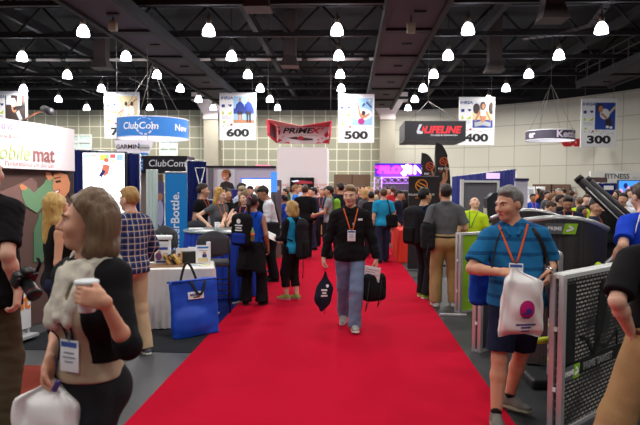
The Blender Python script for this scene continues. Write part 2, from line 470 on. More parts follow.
def person(label, pos, face, H=1.75, res=.011, skin_col=(208, 152, 124), fem=False, wide=1.0, belly=0.0,
           hair=('short', (70, 52, 40)), top=None, under=None, bottom=None, shoes=None, pose=None, lanyard=None, eyes=False, group=None, rumple_amp=.004):
    pose = pose or {}; s = H / 1.75; seed = abs(hash(label)) % 9999 if False else sum(ord(c) for c in label) % 9999
    root = thing('person', label, 'person', (pos[0], pos[1], pos[2] if len(pos) > 2 else 0.0), rad(face), group)
    p = Person(); p.root = root; p.s = s
    A = lambda *v: np.array(v, float) * s
    lf, ls = pose.get('lean', (0, 0)); tw = pose.get('twist', 0)
    drop = np.array(pose.get('shift', (0, 0, 0)), float) * s
    piv = A(0, 0, .98)
    RU = rx_(lf) @ ry_(ls) @ rz_(tw)
    U = lambda q: RU @ (np.asarray(q, float) - piv) + piv + drop
    hy, hp, hr = pose.get('head', (0, 0, 0)); RH = RU @ rz_(hy) @ rx_(hp) @ ry_(hr); nk = A(0, .015, 1.515)
    HS = 1.06
    Hd = lambda q: RH @ ((np.asarray(q, float) - nk) * HS) + U(nk)
    p.U, p.Hd, p.RH, p.RU = U, Hd, RH, RU
    w = wide * (0.90 if fem else 1.0)
    sk = skin(skin_col)
    # --- torso
    hipw = .155 * (1.06 if fem else 1.0) * wide
    ws = (.118 if fem else .140) * wide
    torso = [dict(t='e', c=piv + A(0, .012, -.03) + drop, r=(hipw * s, .112 * s, .135 * s), k=.06),
             dict(t='e', c=U(A(0, .0, 1.10)), r=(ws * s, (.092 + belly * .3) * s, .17 * s), Rm=RU, k=.08),
             dict(t='e', c=U(A(0, .008, 1.28)), r=(.158 * w * s, .112 * s, .185 * s), Rm=RU, k=.08),
             dict(t='c', a=U(A(-.125 * w, .012, 1.405)), b=U(A(.125 * w, .012, 1.405)), ra=.068 * s, rb=.068 * s, flat=(RU @ np.array([0, 1, 0]), .92), k=.06),
             dict(t='c', a=U(A(.11 * w, .016, 1.435)), b=U(A(.02, .02, 1.50)), ra=.042 * s, rb=.045 * s, k=.05),
             dict(t='c', a=U(A(-.11 * w, .016, 1.435)), b=U(A(-.02, .02, 1.50)), ra=.042 * s, rb=.045 * s, k=.05)]
    if belly: torso.append(dict(t='e', c=U(A(0, -.035 - belly * .6, 1.06)), r=((.125 + belly * .5) * wide * s, (.09 + belly * .5) * s, .13 * s), Rm=RU, k=.08))
    if fem:
        for sx in (-1, 1): torso.append(dict(t='e', c=U(A(sx * .068, -.085, 1.275)), r=(.058 * s, .05 * s, .06 * s), Rm=RU, k=.05))
    butt = [dict(t='e', c=piv + A(sx * .07, .055, -.055) + drop, r=(.085 * wide * s, .082 * s, .095 * s), k=.05) for sx in (-1, 1)]
    # --- limbs
    sh = {}; el = {}; wr = {}; hipj = {}; kn = {}; an = {}
    for sd, sx in (('l', 1), ('r', -1)):
        sh[sd] = U(A(sx * .178 * w, .012, 1.41))
        tgt = A(*pose.get(sd + 'w', (sx * .235 * w, -.05, .90)))
        el[sd], wr[sd] = ik(sh[sd], tgt, .285 * s, .255 * s, pose.get(sd + 'e', (sx * .5, 1, -.2)))
        hipj[sd] = piv + A(sx * .088 * wide, .005, -.06) + drop
        kn[sd], an[sd] = ik(hipj[sd], A(*pose.get(sd + 'a', (sx * .105, .03, .085))), .43 * s, .415 * s, pose.get(sd + 'k', (sx * .12, -1, 0)))
    p.sh, p.el, p.wr, p.kn, p.an, p.hip = sh, el, wr, kn, an, hipj
    af = (.86 if fem else 1.0) * (0.5 + 0.5 * wide)
    ra, rb_, rc = .049 * s * af, .038 * s * af, .0265 * s * af
    def arm(sd):
        m = el[sd] + (wr[sd] - el[sd]) * .3
        return [dict(t='c', a=sh[sd], b=el[sd], ra=ra, rb=rb_, k=.03), dict(t='c', a=el[sd], b=m, ra=rb_, rb=.0395 * s * af, k=.02), dict(t='c', a=m, b=wr[sd], ra=.0395 * s * af, rb=rc, k=.02)]
    lfac = (0.5 + 0.5 * wide) * (.96 if fem else 1)
    def leg(sd):
        bk = np.array([0, 1, 0]) * .012 * s; m = kn[sd] + (an[sd] - kn[sd]) * .32
        return [dict(t='c', a=hipj[sd], b=kn[sd], ra=.088 * s * lfac, rb=.056 * s * lfac, k=.04), dict(t='c', a=kn[sd], b=m + bk, ra=.052 * s * lfac, rb=.056 * s * lfac, k=.02),
                dict(t='c', a=m + bk, b=an[sd], ra=.056 * s * lfac, rb=.036 * s * lfac, k=.02)]
    # --- head (own frame), turned on the neck
    fs = .96 if fem else 1.0
    h = lambda x, y, z: Hd(A(x * fs, y, z))
    sh_ = s * HS
    head = [dict(t='c', a=U(A(0, .02, 1.45)), b=h(0, .012, 1.585), ra=(.049 if fem else .060) * s, rb=(.044 if fem else .054) * s, k=.035),
            dict(t='e', c=h(0, .016, 1.668), r=(.0745 * sh_, .094 * sh_, .088 * sh_), Rm=RH, k=.02),
            dict(t='e', c=h(0, -.032, 1.618), r=(.0615 * sh_ * fs, .064 * sh_, .076 * sh_), Rm=RH, k=.035),
            dict(t='e', c=h(0, -.062, 1.556), r=(.030 * sh_, .026 * sh_, .021 * sh_), Rm=RH, k=.03)]
    fine = res < .0125
    if fine:
        for sx in (-1, 1):
            head += [dict(t='e', c=h(sx * .040, -.066, 1.617), r=(.022 * sh_, .018 * sh_, .020 * sh_), Rm=RH, k=.025),
                     dict(t='e', c=h(sx * .034, -.101, 1.650), r=(.018 * sh_, .016 * sh_, .011 * sh_), Rm=RH, k=.014, mode='sub'),
                     dict(t='c', a=h(sx * .014, -.088, 1.668), b=h(sx * .046, -.078, 1.669), ra=.0085 * s, rb=.007 * s, k=.014),
                     dict(t='e', c=h(sx * .076, .012, 1.632), r=(.009 * sh_, .019 * sh_, .030 * sh_), Rm=RH, k=.006)]
        head += [dict(t='c', a=h(0, -.090, 1.656), b=h(0, -.113, 1.619), ra=.0085 * s, rb=.0125 * s, k=.012),
                 dict(t='c', a=h(-.011, -.099, 1.614), b=h(.011, -.099, 1.614), ra=.0085 * s, rb=.0085 * s, k=.008),
                 dict(t='c', a=h(-.016, -.089, 1.589), b=h(.016, -.089, 1.589), ra=.0068 * s, rb=.0068 * s, k=.006),
                 dict(t='c', a=h(-.014, -.087, 1.579), b=h(.014, -.087, 1.579), ra=.0074 * s, rb=.0074 * s, k=.006)]
    else:
        head += [dict(t='c', a=h(0, -.088, 1.655), b=h(0, -.110, 1.620), ra=.010 * s, rb=.014 * s, k=.012)]
        for sx in (-1, 1): head.append(dict(t='e', c=h(sx * .076, .012, 1.632), r=(.010 * sh_, .020 * sh_, .030 * sh_), Rm=RH, k=.01))
    hands = []
    for sd, sx in (('l', 1), ('r', -1)):
        d = wr[sd] - el[sd]; spec = pose.get(sd + 'h', {})
        d = np.asarray(spec.get('d', d), float)
        nrm = np.asarray(spec.get('n', (-sx, .25, 0)), float)
        dd = _n(d); nn = _n(nrm - dd * nrm.dot(dd)); side = np.cross(dd, nn)
        want = np.asarray(spec.get('t', (0, -1, .2)), float)        # where the thumb points
        sg = 1.0 if side.dot(want) >= 0 else -1.0
        hp_ = hand_prims(wr[sd], d, nrm, sg, spec.get('curl', .35), s * (.90 if fem else 1.0))
        hands += hp_ if fine else hp_
        setattr(p, sd + 'hand', wr[sd] + dd * .085 * s + nn * .03 * s)
        p.__dict__[sd + 'n'] = nn; p.__dict__[sd + 'd'] = dd
    allp = torso + butt + arm('l') + arm('r') + leg('l') + leg('r') + head + hands
    def bounds(P, pad=.0):
        lo = np.full(3, 9.); hi = np.full(3, -9.)
        for q in P:
            if q.get('mode') == 'sub': continue
            if q['t'] == 'c':
                m = max(q['ra'], q['rb'])
                lo = np.minimum(lo, np.minimum(q['a'], q['b']) - m); hi = np.maximum(hi, np.maximum(q['a'], q['b']) + m)
            else:
                m = max(q['r'] if q['t'] == 'e' else q['h']); lo = np.minimum(lo, q['c'] - m); hi = np.maximum(hi, q['c'] + m)
        return lo - pad, hi + pad
    g = Grid(*bounds(allp), res); g.run(allp)
    V, Q = g.mesh(); bodyVQ = (V, Q)
    mth = h(0, -.095, 1.584); fwd = RH @ np.array([0, -1, 0])
    def pick(cc):
        loc = (cc - Hd(A(0, 0, 1.584))) @ RH
        lips = (np.abs(loc[:, 0]) < .021 * s) & (np.abs(loc[:, 2]) < .0105 * s) & (loc[:, 1] < -.078 * s)
        return lips.astype(int)
    p.body = solid('body', V, Q, [sk, LIPS], root, pick if fine else None)
    if eyes:
        for sx in (-1, 1):
            m = MB(); c0 = h(sx * .034, -.0735, 1.650)
            m.ball(c0, .0115 * s, EYE_WHITE, 12); m.ball(c0 + fwd * .0062 * s, .0068 * s, IRIS, 10)
            m.build('eye', root)
            gb = Grid(h(sx * .034, -.09, 1.668) - .03 * s, h(sx * .034, -.09, 1.668) + .03 * s, .004)
            gb.cone(h(sx * .016, -.0955, 1.668), h(sx * .036, -.0915, 1.673), .0048 * s, .0046 * s, k=.002); gb.cone(h(sx * .036, -.0915, 1.673), h(sx * .053, -.0765, 1.667), .0046 * s, .003 * s, k=.002)
            v, q = gb.mesh(); solid('eyebrow', v, q, hair_mat(hair[1] if hair else (90, 80, 70)), root)
    # --- clothes
    p.surf = [bodyVQ]
    def garment(name, P, m, r, clips=(), amp=rumple_amp, parent=root, extra=None, pick=None, freq=(9, 9, 14)):
        gg = Grid(*bounds(P, .02), r)
        gg.run(P)
        if extra: extra(gg)
        for c in clips: gg.cut(*c)
        v, q = gg.mesh(); v = rumple(v, q, amp * s, freq, seed)
        p.surf.append((v, q)); return solid(name, v, q, m, parent, pick)
    gr = max(res, .008)
    def top_garment(T, name):
        t = T.get('t', .013) * s; hem = T.get('hem', .90) * s + drop[2]; P = []
        hc = [((0, 0, -1), (0, 0, hem))]
        for q in torso + (butt if hem < .95 * s + drop[2] else []):
            q = dict(q)
            if q['t'] == 'c': q['ra'] += t * .8; q['rb'] += t * .8
            else: q['r'] = tuple(v + t for v in q['r'])
            q['clip'] = hc; P.append(q)
        if hem < .95 * s + drop[2] and not fem:
            for sd in ('l', 'r'): P.append(dict(t='c', a=hipj[sd], b=kn[sd], ra=.088 * s * lfac + t + .006 * s, rb=.06 * s, k=.05, clip=hc))
        if T.get('loose'):
            e = T['loose'] * s
            P.append(dict(t='c', a=U(A(0, 0, 1.2)), b=np.array([0, 0.005, hem + .0]), ra=(.15 * wide) * s + t, rb=.16 * wide * s + t + e, flat=((0, 1, 0), .72), k=.05, clip=hc))
        sl = T.get('sleeve', 2.0); fat = T.get('fat', 0.0) * s; roll = T.get('cuff', 0)
        for sd in ('l', 'r'):
            if sl <= 0: continue
            a, b, c = sh[sd], el[sd], wr[sd]
            if sl <= 1:
                e = a + (b - a) * sl; P.append(dict(t='c', a=a, b=e, ra=ra + t + .004 * s, rb=ra + (rb_ - ra) * sl + t + fat + .006 * s, k=.04, clip=[(b - a, e)]))
            else:
                e = b + (c - b) * (sl - 1)
                P.append(dict(t='c', a=a, b=b, ra=ra + t + .002 * s, rb=rb_ + t + fat * .6, k=.04))
                P.append(dict(t='c', a=b, b=e, ra=rb_ + t + fat * .6, rb=.030 * s * af + t * .6 + fat + .008 * (2 - sl) * s, k=.03, clip=[(c - b, e)]))
        cz = T.get('collar', .0)
        top_clip = [(RU @ np.array([0, 0, 1]), U(A(0, 0, 1.497 + cz)))]
        if cz: P.append(dict(t='c', a=U(A(0, .02, 1.46)), b=U(A(0, .012, 1.50 + cz)), ra=.070 * s, rb=.062 * s, k=.02))
        if T.get('polo'):
            ring = [(.066 * math.cos(a_), .018 + .062 * math.sin(a_), 1.505 + .012 * math.sin(a_)) for a_ in [rad(-52 + 284 * i / 14) for i in range(15)]]
            ring = [(.030, -.098, 1.435)] + [(.050, -.072, 1.468)] + ring + [(-.050, -.072, 1.468)] + [(-.030, -.098, 1.435)]
            for a_, b_ in zip(ring[:-1], ring[1:]): P.append(dict(t='c', a=U(A(*a_)), b=U(A(*b_)), ra=.0145 * s, rb=.0145 * s, k=.012))
            top_clip = [(RU @ np.array([0, 0, 1]), U(A(0, 0, 1.54)))]
        def ex(gg):
            if T.get('vneck'):
                d_ = T['vneck']; gg.cone(U(A(0, -.15, 1.54)), U(A(0, -.15, 1.50 - d_)), .052 * s, .014 * s, k=.008, mode='sub', flat=((0, 1, 0), 2.2))
            if T.get('open'):
                o0, o1 = T['open']
                gg.cone(U(A(0, -.16, 1.52)), U(A(0, -.18, T.get('hem', .9) - .05)), o0 * s, o1 * s, k=.01, mode='sub', flat=((0, 1, 0), 1.5))
        return garment(name, P, T['m'], gr, top_clip, T.get('amp', rumple_amp), extra=ex, pick=T.get('pick') and (lambda cc: T['pick'](cc / s)))
    if under: p.under = top_garment(under, under.get('name', 'shirt'))
    if bottom:
        B = bottom; t = B.get('t', .004) * s; waist = B.get('waist', 1.02) * s + drop[2]; P = []
        wc = [((0, 0, 1), (0, 0, waist))]
        P.append(dict(torso[0], r=tuple(v + t for v in torso[0]['r']), clip=wc)); P.append(dict(torso[1], r=tuple(v + t * .8 for v in torso[1]['r']), clip=wc))
        for q in butt: P.append(dict(q, r=tuple(v + t for v in q['r']), clip=wc))
        L = B.get('len', 2.0); k0, k1 = B.get('knee', .072) * s, B.get('cuff', .075) * s
        for sd in ('l', 'r'):
            a, b, c = hipj[sd], kn[sd], an[sd]
            if L <= 1:
                e = a + (b - a) * L; P.append(dict(t='c', a=a, b=e, ra=.092 * lfac * s + t, rb=B.get('cuff', .095) * s, k=.04, clip=[(b - a, e)]))
            else:
                e = b + (c - b) * (L - 1) + (c - b) * (.0 if L < 2 else .06)
                P.append(dict(t='c', a=a, b=b, ra=.092 * lfac * s + t, rb=k0, k=.04)); P.append(dict(t='c', a=b, b=e, ra=k0, rb=k1, k=.03, clip=[(c - b, e)]))
        if B.get('skirt'):
            P = P[:4]; P.append(dict(t='c', a=piv + drop, b=A(0, .01, B['skirt']) + drop, ra=.15 * s, rb=.20 * s, flat=((0, 1, 0), .75), k=.04, clip=[((0, 0, -1), A(0, 0, B['skirt']))]))
        p.trousers = garment(B.get('name', 'trousers'), P, B['m'], gr, amp=B.get('amp', rumple_amp), freq=(6, 6, 9))
        if B.get('belt'):
            q = torso[1]; m = MB(); pts = []
            v, qd = p.surf[-1]; bv = BVHTree.FromPolygons([tuple(x) for x in v], [tuple(x) for x in qd])
            for i in range(28):
                a = 2 * math.pi * i / 28; d = Vector((math.cos(a), math.sin(a), 0)); o = Vector((0, .0, waist - .025 * s)) + d * .6
                hit = bv.ray_cast(o, -d)
                if hit[0] is not None: pts.append(hit[0] + d * .002)
            if len(pts) > 8:
                m.tube(pts, (.0045, .018 * s), B['belt'], 8, flat=(0, 0, 1), closed=True); m.build('belt', root)
    if top: p.top = top_garment(top, top.get('name', 'shirt'))
    if shoes:
        for sd, sx in (('l', 1), ('r', -1)):
            a = an[sd]; fd = np.asarray(pose.get(sd + 'f', (sx * .18, -1, 0)), float); fd = _n(fd); up = np.array([0, 0, 1.]); sdv = np.cross(fd, up); sdv = _n(sdv); up = np.cross(sdv, fd)
            f0 = a - up * .083 * s
            q = lambda f, u, l=0: f0 + (fd * f + up * u + sdv * l) * s
            fw = .9 if fem else 1.0
            P = [dict(t='c', a=q(-.045, .040), b=q(.09, .040), ra=.037 * s * fw, rb=.043 * s * fw, k=.02, flat=(up, .9)), dict(t='c', a=q(.09, .036), b=q(.155, .030), ra=.043 * s * fw, rb=.035 * s * fw, k=.02, flat=(up, .72)),
                 dict(t='c', a=q(-.02, .055), b=q(-.005, .095), ra=.038 * s, rb=.040 * s, k=.03), dict(t='c', a=q(.0, .075), b=q(.08, .05), ra=.034 * s, rb=.034 * s, k=.02)]
            rr = max(.007, min(res, .012)); gg = Grid(*bounds(P), rr); gg.run(P, clip=[(-up, q(0, .010)), (up, q(0, .105))])
            v, qd = gg.mesh(); so = solid('shoe', v, qd, shoes['m'], root)
            P = [dict(t='c', a=q(-.045, .012), b=q(.09, .012), ra=.040 * s * fw, rb=.047 * s * fw, k=.01), dict(t='c', a=q(.09, .012), b=q(.158, .012), ra=.047 * s * fw, rb=.037 * s * fw, k=.01)]
            gg = Grid(*bounds(P), rr); gg.run(P, clip=[(up, q(0, .026)), (-up, q(0, .001))]); v, qd = gg.mesh()
            if len(v): solid('sole', v, qd, shoes.get('sole', SOLE_DARK), so)
            if shoes.get('sock'):
                m = MB(); m.cyl(a - up * .0 + 0 * a, a + (kn[sd] - a) * .14, .0405 * s, .0395 * s, shoes['sock'], 16); m.build('sock', root)
            if shoes.get('lace') and res < .009:
                m = MB()
                for i in range(4): m.tube([q(.02 + .02 * i, .098 - .011 * i, -.022), q(.028 + .02 * i, .106 - .012 * i, 0), q(.02 + .02 * i, .098 - .011 * i, .022)], .004 * s, shoes['lace'], 6)
                m.build('laces', so)
    # --- hair
    if hair:
        st, hc = hair[0], hair[1]; hm = hair_mat(hc); P = []; hr_ = max(.007, res)
        q = lambda x, y, z: Hd(A(x * fs, y, z))
        sh_ = s * HS
        cap = {'buzz': (.078, .098, .092), 'short': (.0795, .101, .0955), 'bob': (.086, .106, .100)}.get(st, (.084, .104, .098))
        P.append(dict(t='e', c=q(0, .019, 1.672), r=tuple(v * sh_ for v in cap), Rm=RH, k=.02))
        dn = RH @ np.array([0, -.5, -.85]); clips = [(dn, q(0, 0, 1.628))] if st in ('short', 'buzz', 'pony', 'crop') else []
        if st == 'fringe':
            clips = [(dn, q(0, 0, 1.632)), (RH @ np.array([0, 0, 1]), q(0, 0, 1.685))]
        if st == 'short': P += [dict(t='e', c=q(.02, -.042, 1.735), r=(.046 * sh_, .036 * sh_, .022 * sh_), Rm=RH, k=.03), dict(t='e', c=q(-.008, .01, 1.748), r=(.046 * sh_, .07 * sh_, .026 * sh_), Rm=RH, k=.03)]
        sub = [dict(t='e', c=q(0, -.104, 1.634), r=(.070 * sh_, .078 * sh_, .088 * sh_), Rm=RH, k=.012, mode='sub')]
        if st in ('short', 'buzz', 'crop', 'fringe'):
            for sx in (-1, 1): sub += [dict(t='e', c=q(sx * .085, -.002, 1.630), r=(.03 * sh_, .028 * sh_, .040 * sh_), Rm=RH, k=.01, mode='sub'), dict(t='e', c=q(sx * .072, -.072, 1.672), r=(.040 * sh_, .046 * sh_, .034 * sh_), Rm=RH, k=.012, mode='sub')]
        if st == 'bob': sub = [dict(t='e', c=q(0, -.108, 1.602), r=(.20 * sh_, .108 * sh_, .128 * sh_), Rm=RH, k=.014, mode='sub'), dict(t='e', c=q(0, -.120, 1.655), r=(.15 * sh_, .098 * sh_, .090 * sh_), Rm=RH, k=.02, mode='sub')]
        if st in ('long', 'wavy'): sub = [dict(t='e', c=q(0, -.105, 1.610), r=(.078 * sh_, .092 * sh_, .104 * sh_), Rm=RH, k=.014, mode='sub')]
        if st == 'bob':
            P += [dict(t='e', c=q(0, .012, 1.668), r=(.096 * sh_, .104 * sh_, .106 * sh_), Rm=RH, k=.03), dict(t='e', c=q(0, .030, 1.60), r=(.094 * sh_, .072 * sh_, .086 * sh_), Rm=RH, k=.03),
                  dict(t='e', c=q(.066, .022, 1.59), r=(.044 * sh_, .062 * sh_, .105 * sh_), Rm=RH, k=.03), dict(t='e', c=q(-.066, .022, 1.59), r=(.044 * sh_, .062 * sh_, .105 * sh_), Rm=RH, k=.03)]
        if st == 'bob':
            rr_ = random.Random(seed)
            for i in range(16):
                a_ = rad(-35 + 250 * i / 15); x_, y__ = .088 * math.cos(a_), .026 + .066 * math.sin(a_); z_ = 1.545 + rr_.uniform(-.022, .02)
                P.append(dict(t='e', c=q(x_ * rr_.uniform(.9, 1.12), y__, z_), r=(.026 * sh_, .026 * sh_, .045 * sh_), Rm=RH, k=.02))
                P.append(dict(t='e', c=q(x_ * 1.08, y__ * 1.05, 1.63 + rr_.uniform(-.04, .05)), r=(.020 * sh_, .022 * sh_, .050 * sh_), Rm=RH, k=.02))
        if st in ('long', 'wavy'):
            ln = hair[2] if len(hair) > 2 else 1.36
            P += [dict(t='c', a=q(0, .055, 1.68), b=q(0, .085, ln), ra=.088 * sh_, rb=.062 * sh_, flat=(RH @ np.array([0, 1, 0]), .7), k=.04)]
            for sx in (-1, 1):
                P += [dict(t='c', a=q(sx * .072, .01, 1.68), b=q(sx * .095, .03, 1.52), ra=.034 * sh_, rb=.040 * sh_, k=.03), dict(t='c', a=q(sx * .095, .03, 1.52), b=q(sx * .105, .0, ln + .02), ra=.040 * sh_, rb=.026 * sh_, k=.03)]
        if st == 'pony':
            ln = hair[2] if len(hair) > 2 else 1.45
            P += [dict(t='e', c=q(0, .112, 1.685), r=(.03 * sh_, .028 * sh_, .03 * sh_), Rm=RH, k=.015), dict(t='c', a=q(0, .125, 1.69), b=q(0, .148, 1.60), ra=.026 * sh_, rb=.034 * sh_, k=.02), dict(t='c', a=q(0, .148, 1.60), b=q(0, .125, ln), ra=.034 * sh_, rb=.014 * sh_, k=.02)]
            clips = []
            tail = P[1:]; P = [dict(P[0], clip=[(dn, q(0, 0, 1.628))])] + tail
        gg = Grid(*bounds(P), hr_); gg.run(P); gg.run(sub)
        for c in clips: gg.cut(*c)
        v, qd = gg.mesh(); v = rumple(v, qd, (.010 if st in ('bob', 'wavy') else .007 if st == 'long' else .005) * s * (0.4 if st == 'buzz' else 1), (30, 30, 13), seed + 3)
        p.hair = solid('hair', v, qd, hm, root)
        p.surf.append((v, qd)) if False else None
    # --- lanyard lying on the clothes, badge at its end
    if lanyard:
        lm, bz, lw = lanyard['m'], lanyard.get('z', 1.10), lanyard.get('w', .007)
        trees = [BVHTree.FromPolygons([tuple(x) for x in v], [tuple(x) for x in qd]) for v, qd in p.surf]
        fw = RU @ np.array([0, -1, 0])
        def lay(q, d, off=.006):
            o = Vector(q) + Vector(d) * .5; best = None
            for t in trees:
                hit = t.ray_cast(o, -Vector(d), .75)
                if hit[0] is not None and (best is None or hit[3] < best[1]): best = (hit[0], hit[3])
            return (best[0] + Vector(d) * off) if best else Vector(q)
        m = MB(); end = None
        xo = lanyard.get('x', 0.0); sp = lanyard.get('spread', .07)
        for sx in (-1, 1):
            pts = [Vector(U(A(0, .085, 1.515))), Vector(U(A(sx * .055, .06, 1.525))), Vector(U(A(sx * .080, .02, 1.512)))]
            for i in range(9):
                f = i / 8; x = sx * (sp * (1 - f) + .012 * f) + xo * f; z = 1.495 + (bz - 1.495) * f
                pts.append(lay(U(A(x, 0, z)), fw))
            m.tube(pts, (lw, .0022), lm, 6, flat=tuple(fw)); end = pts[-1]
        ly = m.build('lanyard', root)
        if lanyard.get('badge', True):
            c0 = Vector(lay(U(A(xo, 0, bz - .06)), fw, .012)); hx, hz = .048 * s, .066 * s
            top_ = Vector(lay(U(A(xo, 0, bz)), fw, .010))
            Mx = Matrix.Translation((top_ + c0) / 2 + Vector((0, 0, -.025 * s)) + Vector(fw) * .004) @ Matrix.Rotation(rad(tw), 4, 'Z')
            b = MB(); b.box((0, 0, 0), (hx * 2, .004, hz * 2), BADGE, M=Mx, bev=.0015)
            b.box((0, -.003, hz * .72), (hx * 1.7, .002, hz * .30), BADGE_BLUE, M=Mx)
            for i, ww in enumerate((1.1, 1.4, .9)): b.box((0, -.003, hz * (.2 - .28 * i)), (hx * ww, .002, hz * .10), BADGE_GREY, M=Mx)
            b.box((0, 0, hz * 1.12), (.012, .006, .026 * s), BADGE_CLIP, M=Mx)
            if lanyard.get('strip'): b.box((0, -.003, -hz * .86), (hx * 1.9, .002, hz * .22), lanyard['strip'], M=Mx)
            b.build('name_badge', ly)
    p.world = lambda q: root.matrix_basis @ Vector(q)
    p.M = Matrix.Translation(root.location) @ Matrix.Rotation(rad(face), 4, 'Z')
    p.world = lambda q: p.M @ Vector(tuple(q))
    return p

def backpack(label, p, m_main, m_trim, H=.46, W=.30, D=.16, at_=(0, .20, 1.23), rz=0.0, straps=True, group=None, res=.012, tilt=0.0, front=None, ph=.21):
    """soft backpack worn on p's back: body, pocket and two shoulder straps"""
    s = p.s; M0 = p.M @ Matrix.Translation(Vector(p.U(np.array(at_) * s))) @ Matrix.Rotation(rad(rz), 4, 'Z')
    loc = M0.to_translation(); ang = M0.to_euler().z
    r = thing('backpack', label, 'backpack', (loc.x, loc.y, loc.z - H / 2), ang, group)
    g = Grid((-W / 2 - .03, -D / 2 - .03, -.03), (W / 2 + .03, D / 2 + .03, H + .04), res)
    Rm = rx_(tilt)
    g.box((0, 0, H * .48), (W / 2, D / 2, H * .48), Rm=Rm, rnd=.06); g.ell((0, .0, H * .9), (W * .42, D * .42, H * .14), k=.05)
    v, q = g.mesh(); v = rumple(v, q, .006, (10, 10, 10), 3); solid('bag_body', v, q, m_main, r)
    g = Grid((-W * .4, D * .3, 0), (W * .4, D * .8, H * .9), res); g.box((0, D * .52, H * (.06 + ph)), (W * .36, D * .16, H * ph), rnd=.035)
    v, q = g.mesh(); v = rumple(v, q, .004, (10, 10, 10), 4); solid('front_pocket', v, q, front or m_trim, r)
    m = MB(); m.tube([(-.03, -D / 2, H * .93), (-.025, -D / 2 - .005, H * 1.02), (.025, -D / 2 - .005, H * 1.02), (.03, -D / 2, H * .93)], .009, m_trim, 8); m.build('carry_handle', r)
    if straps:
        trees = [BVHTree.FromPolygons([tuple(x) for x in vv], [tuple(x) for x in qq]) for vv, qq in p.surf]
        back = p.RU @ np.array([0, 1, 0]); up = p.RU @ np.array([0, 0, 1])
        def lay(q, d):
            o = Vector(q) + Vector(d) * .5; best = None
            for t in trees:
                hit = t.ray_cast(o, -Vector(d), .8)
                if hit[0] is not None and (best is None or hit[3] < best[1]): best = (hit[0], hit[3])
            return best[0] + Vector(d) * .008 if best else Vector(q)
        Mi = (Matrix.Translation(r.location) @ Matrix.Rotation(ang, 4, 'Z')).inverted() @ p.M
        for sx in (-1, 1):
            U = p.U; pts = [Vector(U(np.array((sx * .075, .13, 1.43)) * s))]
            pts.append(lay(U(np.array((sx * .10, .05, 1.40)) * s), up)); pts.append(lay(U(np.array((sx * .105, 0, 1.40)) * s), up))
            for z in (1.40, 1.34, 1.27, 1.20): pts.append(lay(U(np.array((sx * (.115 + (1.40 - z) * .12), 0, z)) * s), -back))
            pts.append(Vector(U(np.array((sx * .175, .0, 1.12)) * s))); pts.append(Vector(U(np.array((sx * .15, .12, 1.08)) * s)))
            mm = MB(); mm.tube([Mi @ q for q in pts], .014 * s, m_trim, 6); mm.build('shoulder_strap', r)
    return r
# ------------------------------------------------------------------ the hall
def struct(m, name, loc=(0, 0, 0)):
    o = m.build(name, None, loc); o['kind'] = 'structure'; return o
floor_m = mat('floor_concrete', (74, 76, 80), 0.45, var=0.18, bscale=1.2, spec=0.4)
m = MB(); m.box((-6, 28, -.1), (80, 90, .2), floor_m); struct(m, 'floor')

CEIL = mat('ceiling_black', (15, 14, 15), 0.9)
STEEL = mat('roof_steel', (25, 22, 23), 0.7)
STEEL_L = mat('roof_steel_light', (84, 76, 76), 0.6)
m = MB(); m.box((-6, 28, 12.2), (80, 90, .2), CEIL); struct(m, 'ceiling')

TILE = brick_mat('wall_tiles', (144, 143, 122), (206, 200, 177), 1.0, 1.14, 1.10, .045, 0.55)
m = MB(); m.box((-19, 60.2, 4.68), (46.6, .4, 9.36), TILE); struct(m, 'wall_back')
m = MB(); m.box((-6, 60.3, 10.8), (80, .4, 2.9), CEIL); struct(m, 'trim_1')
m = MB(); m.box((-42, 28, 6), (.4, 66, 12), mat('wall_side_grey', (120, 118, 108), .7)); struct(m, 'wall_left')

def curve_wall():
    ctrl = [(4.2, 60), (8.5, 59.0), (12.9, 56.6), (18, 52.3), (22.4, 46.2), (25.6, 39), (27.5, 31), (28.2, 22), (28.2, -8)]
    pts = []
    for i in range(len(ctrl) - 1):
        p0, p1, p2, p3 = ctrl[max(i - 1, 0)], ctrl[i], ctrl[i + 1], ctrl[min(i + 2, len(ctrl) - 1)]
        for k in range(6):
            t = k / 6
            pts.append(tuple(.5 * (2 * p1[a] + (p2[a] - p0[a]) * t + (2 * p0[a] - 5 * p1[a] + 4 * p2[a] - p3[a]) * t * t + (3 * p1[a] - p0[a] - 3 * p2[a] + p3[a]) * t ** 3) for a in (0, 1)))
    pts.append(ctrl[-1]); return pts
mw, nt, b = nodes_of('wall_panels_pale', 0.6)
uvn = nt.nodes.new('ShaderNodeUVMap'); br = nt.nodes.new('ShaderNodeTexBrick'); br.offset = 0.0
for k_, v_ in (('Scale', 1.0), ('Brick Width', 2.4), ('Row Height', 1.85), ('Mortar Size', .035)): br.inputs[k_].default_value = v_
br.inputs['Color1'].default_value = rgb((190, 187, 172)); br.inputs['Color2'].default_value = rgb((184, 181, 166)); br.inputs['Mortar'].default_value = rgb((150, 147, 134))
nt.links.new(uvn.outputs[0], br.inputs['Vector']); nt.links.new(br.outputs['Color'], b.inputs['Base Color'])
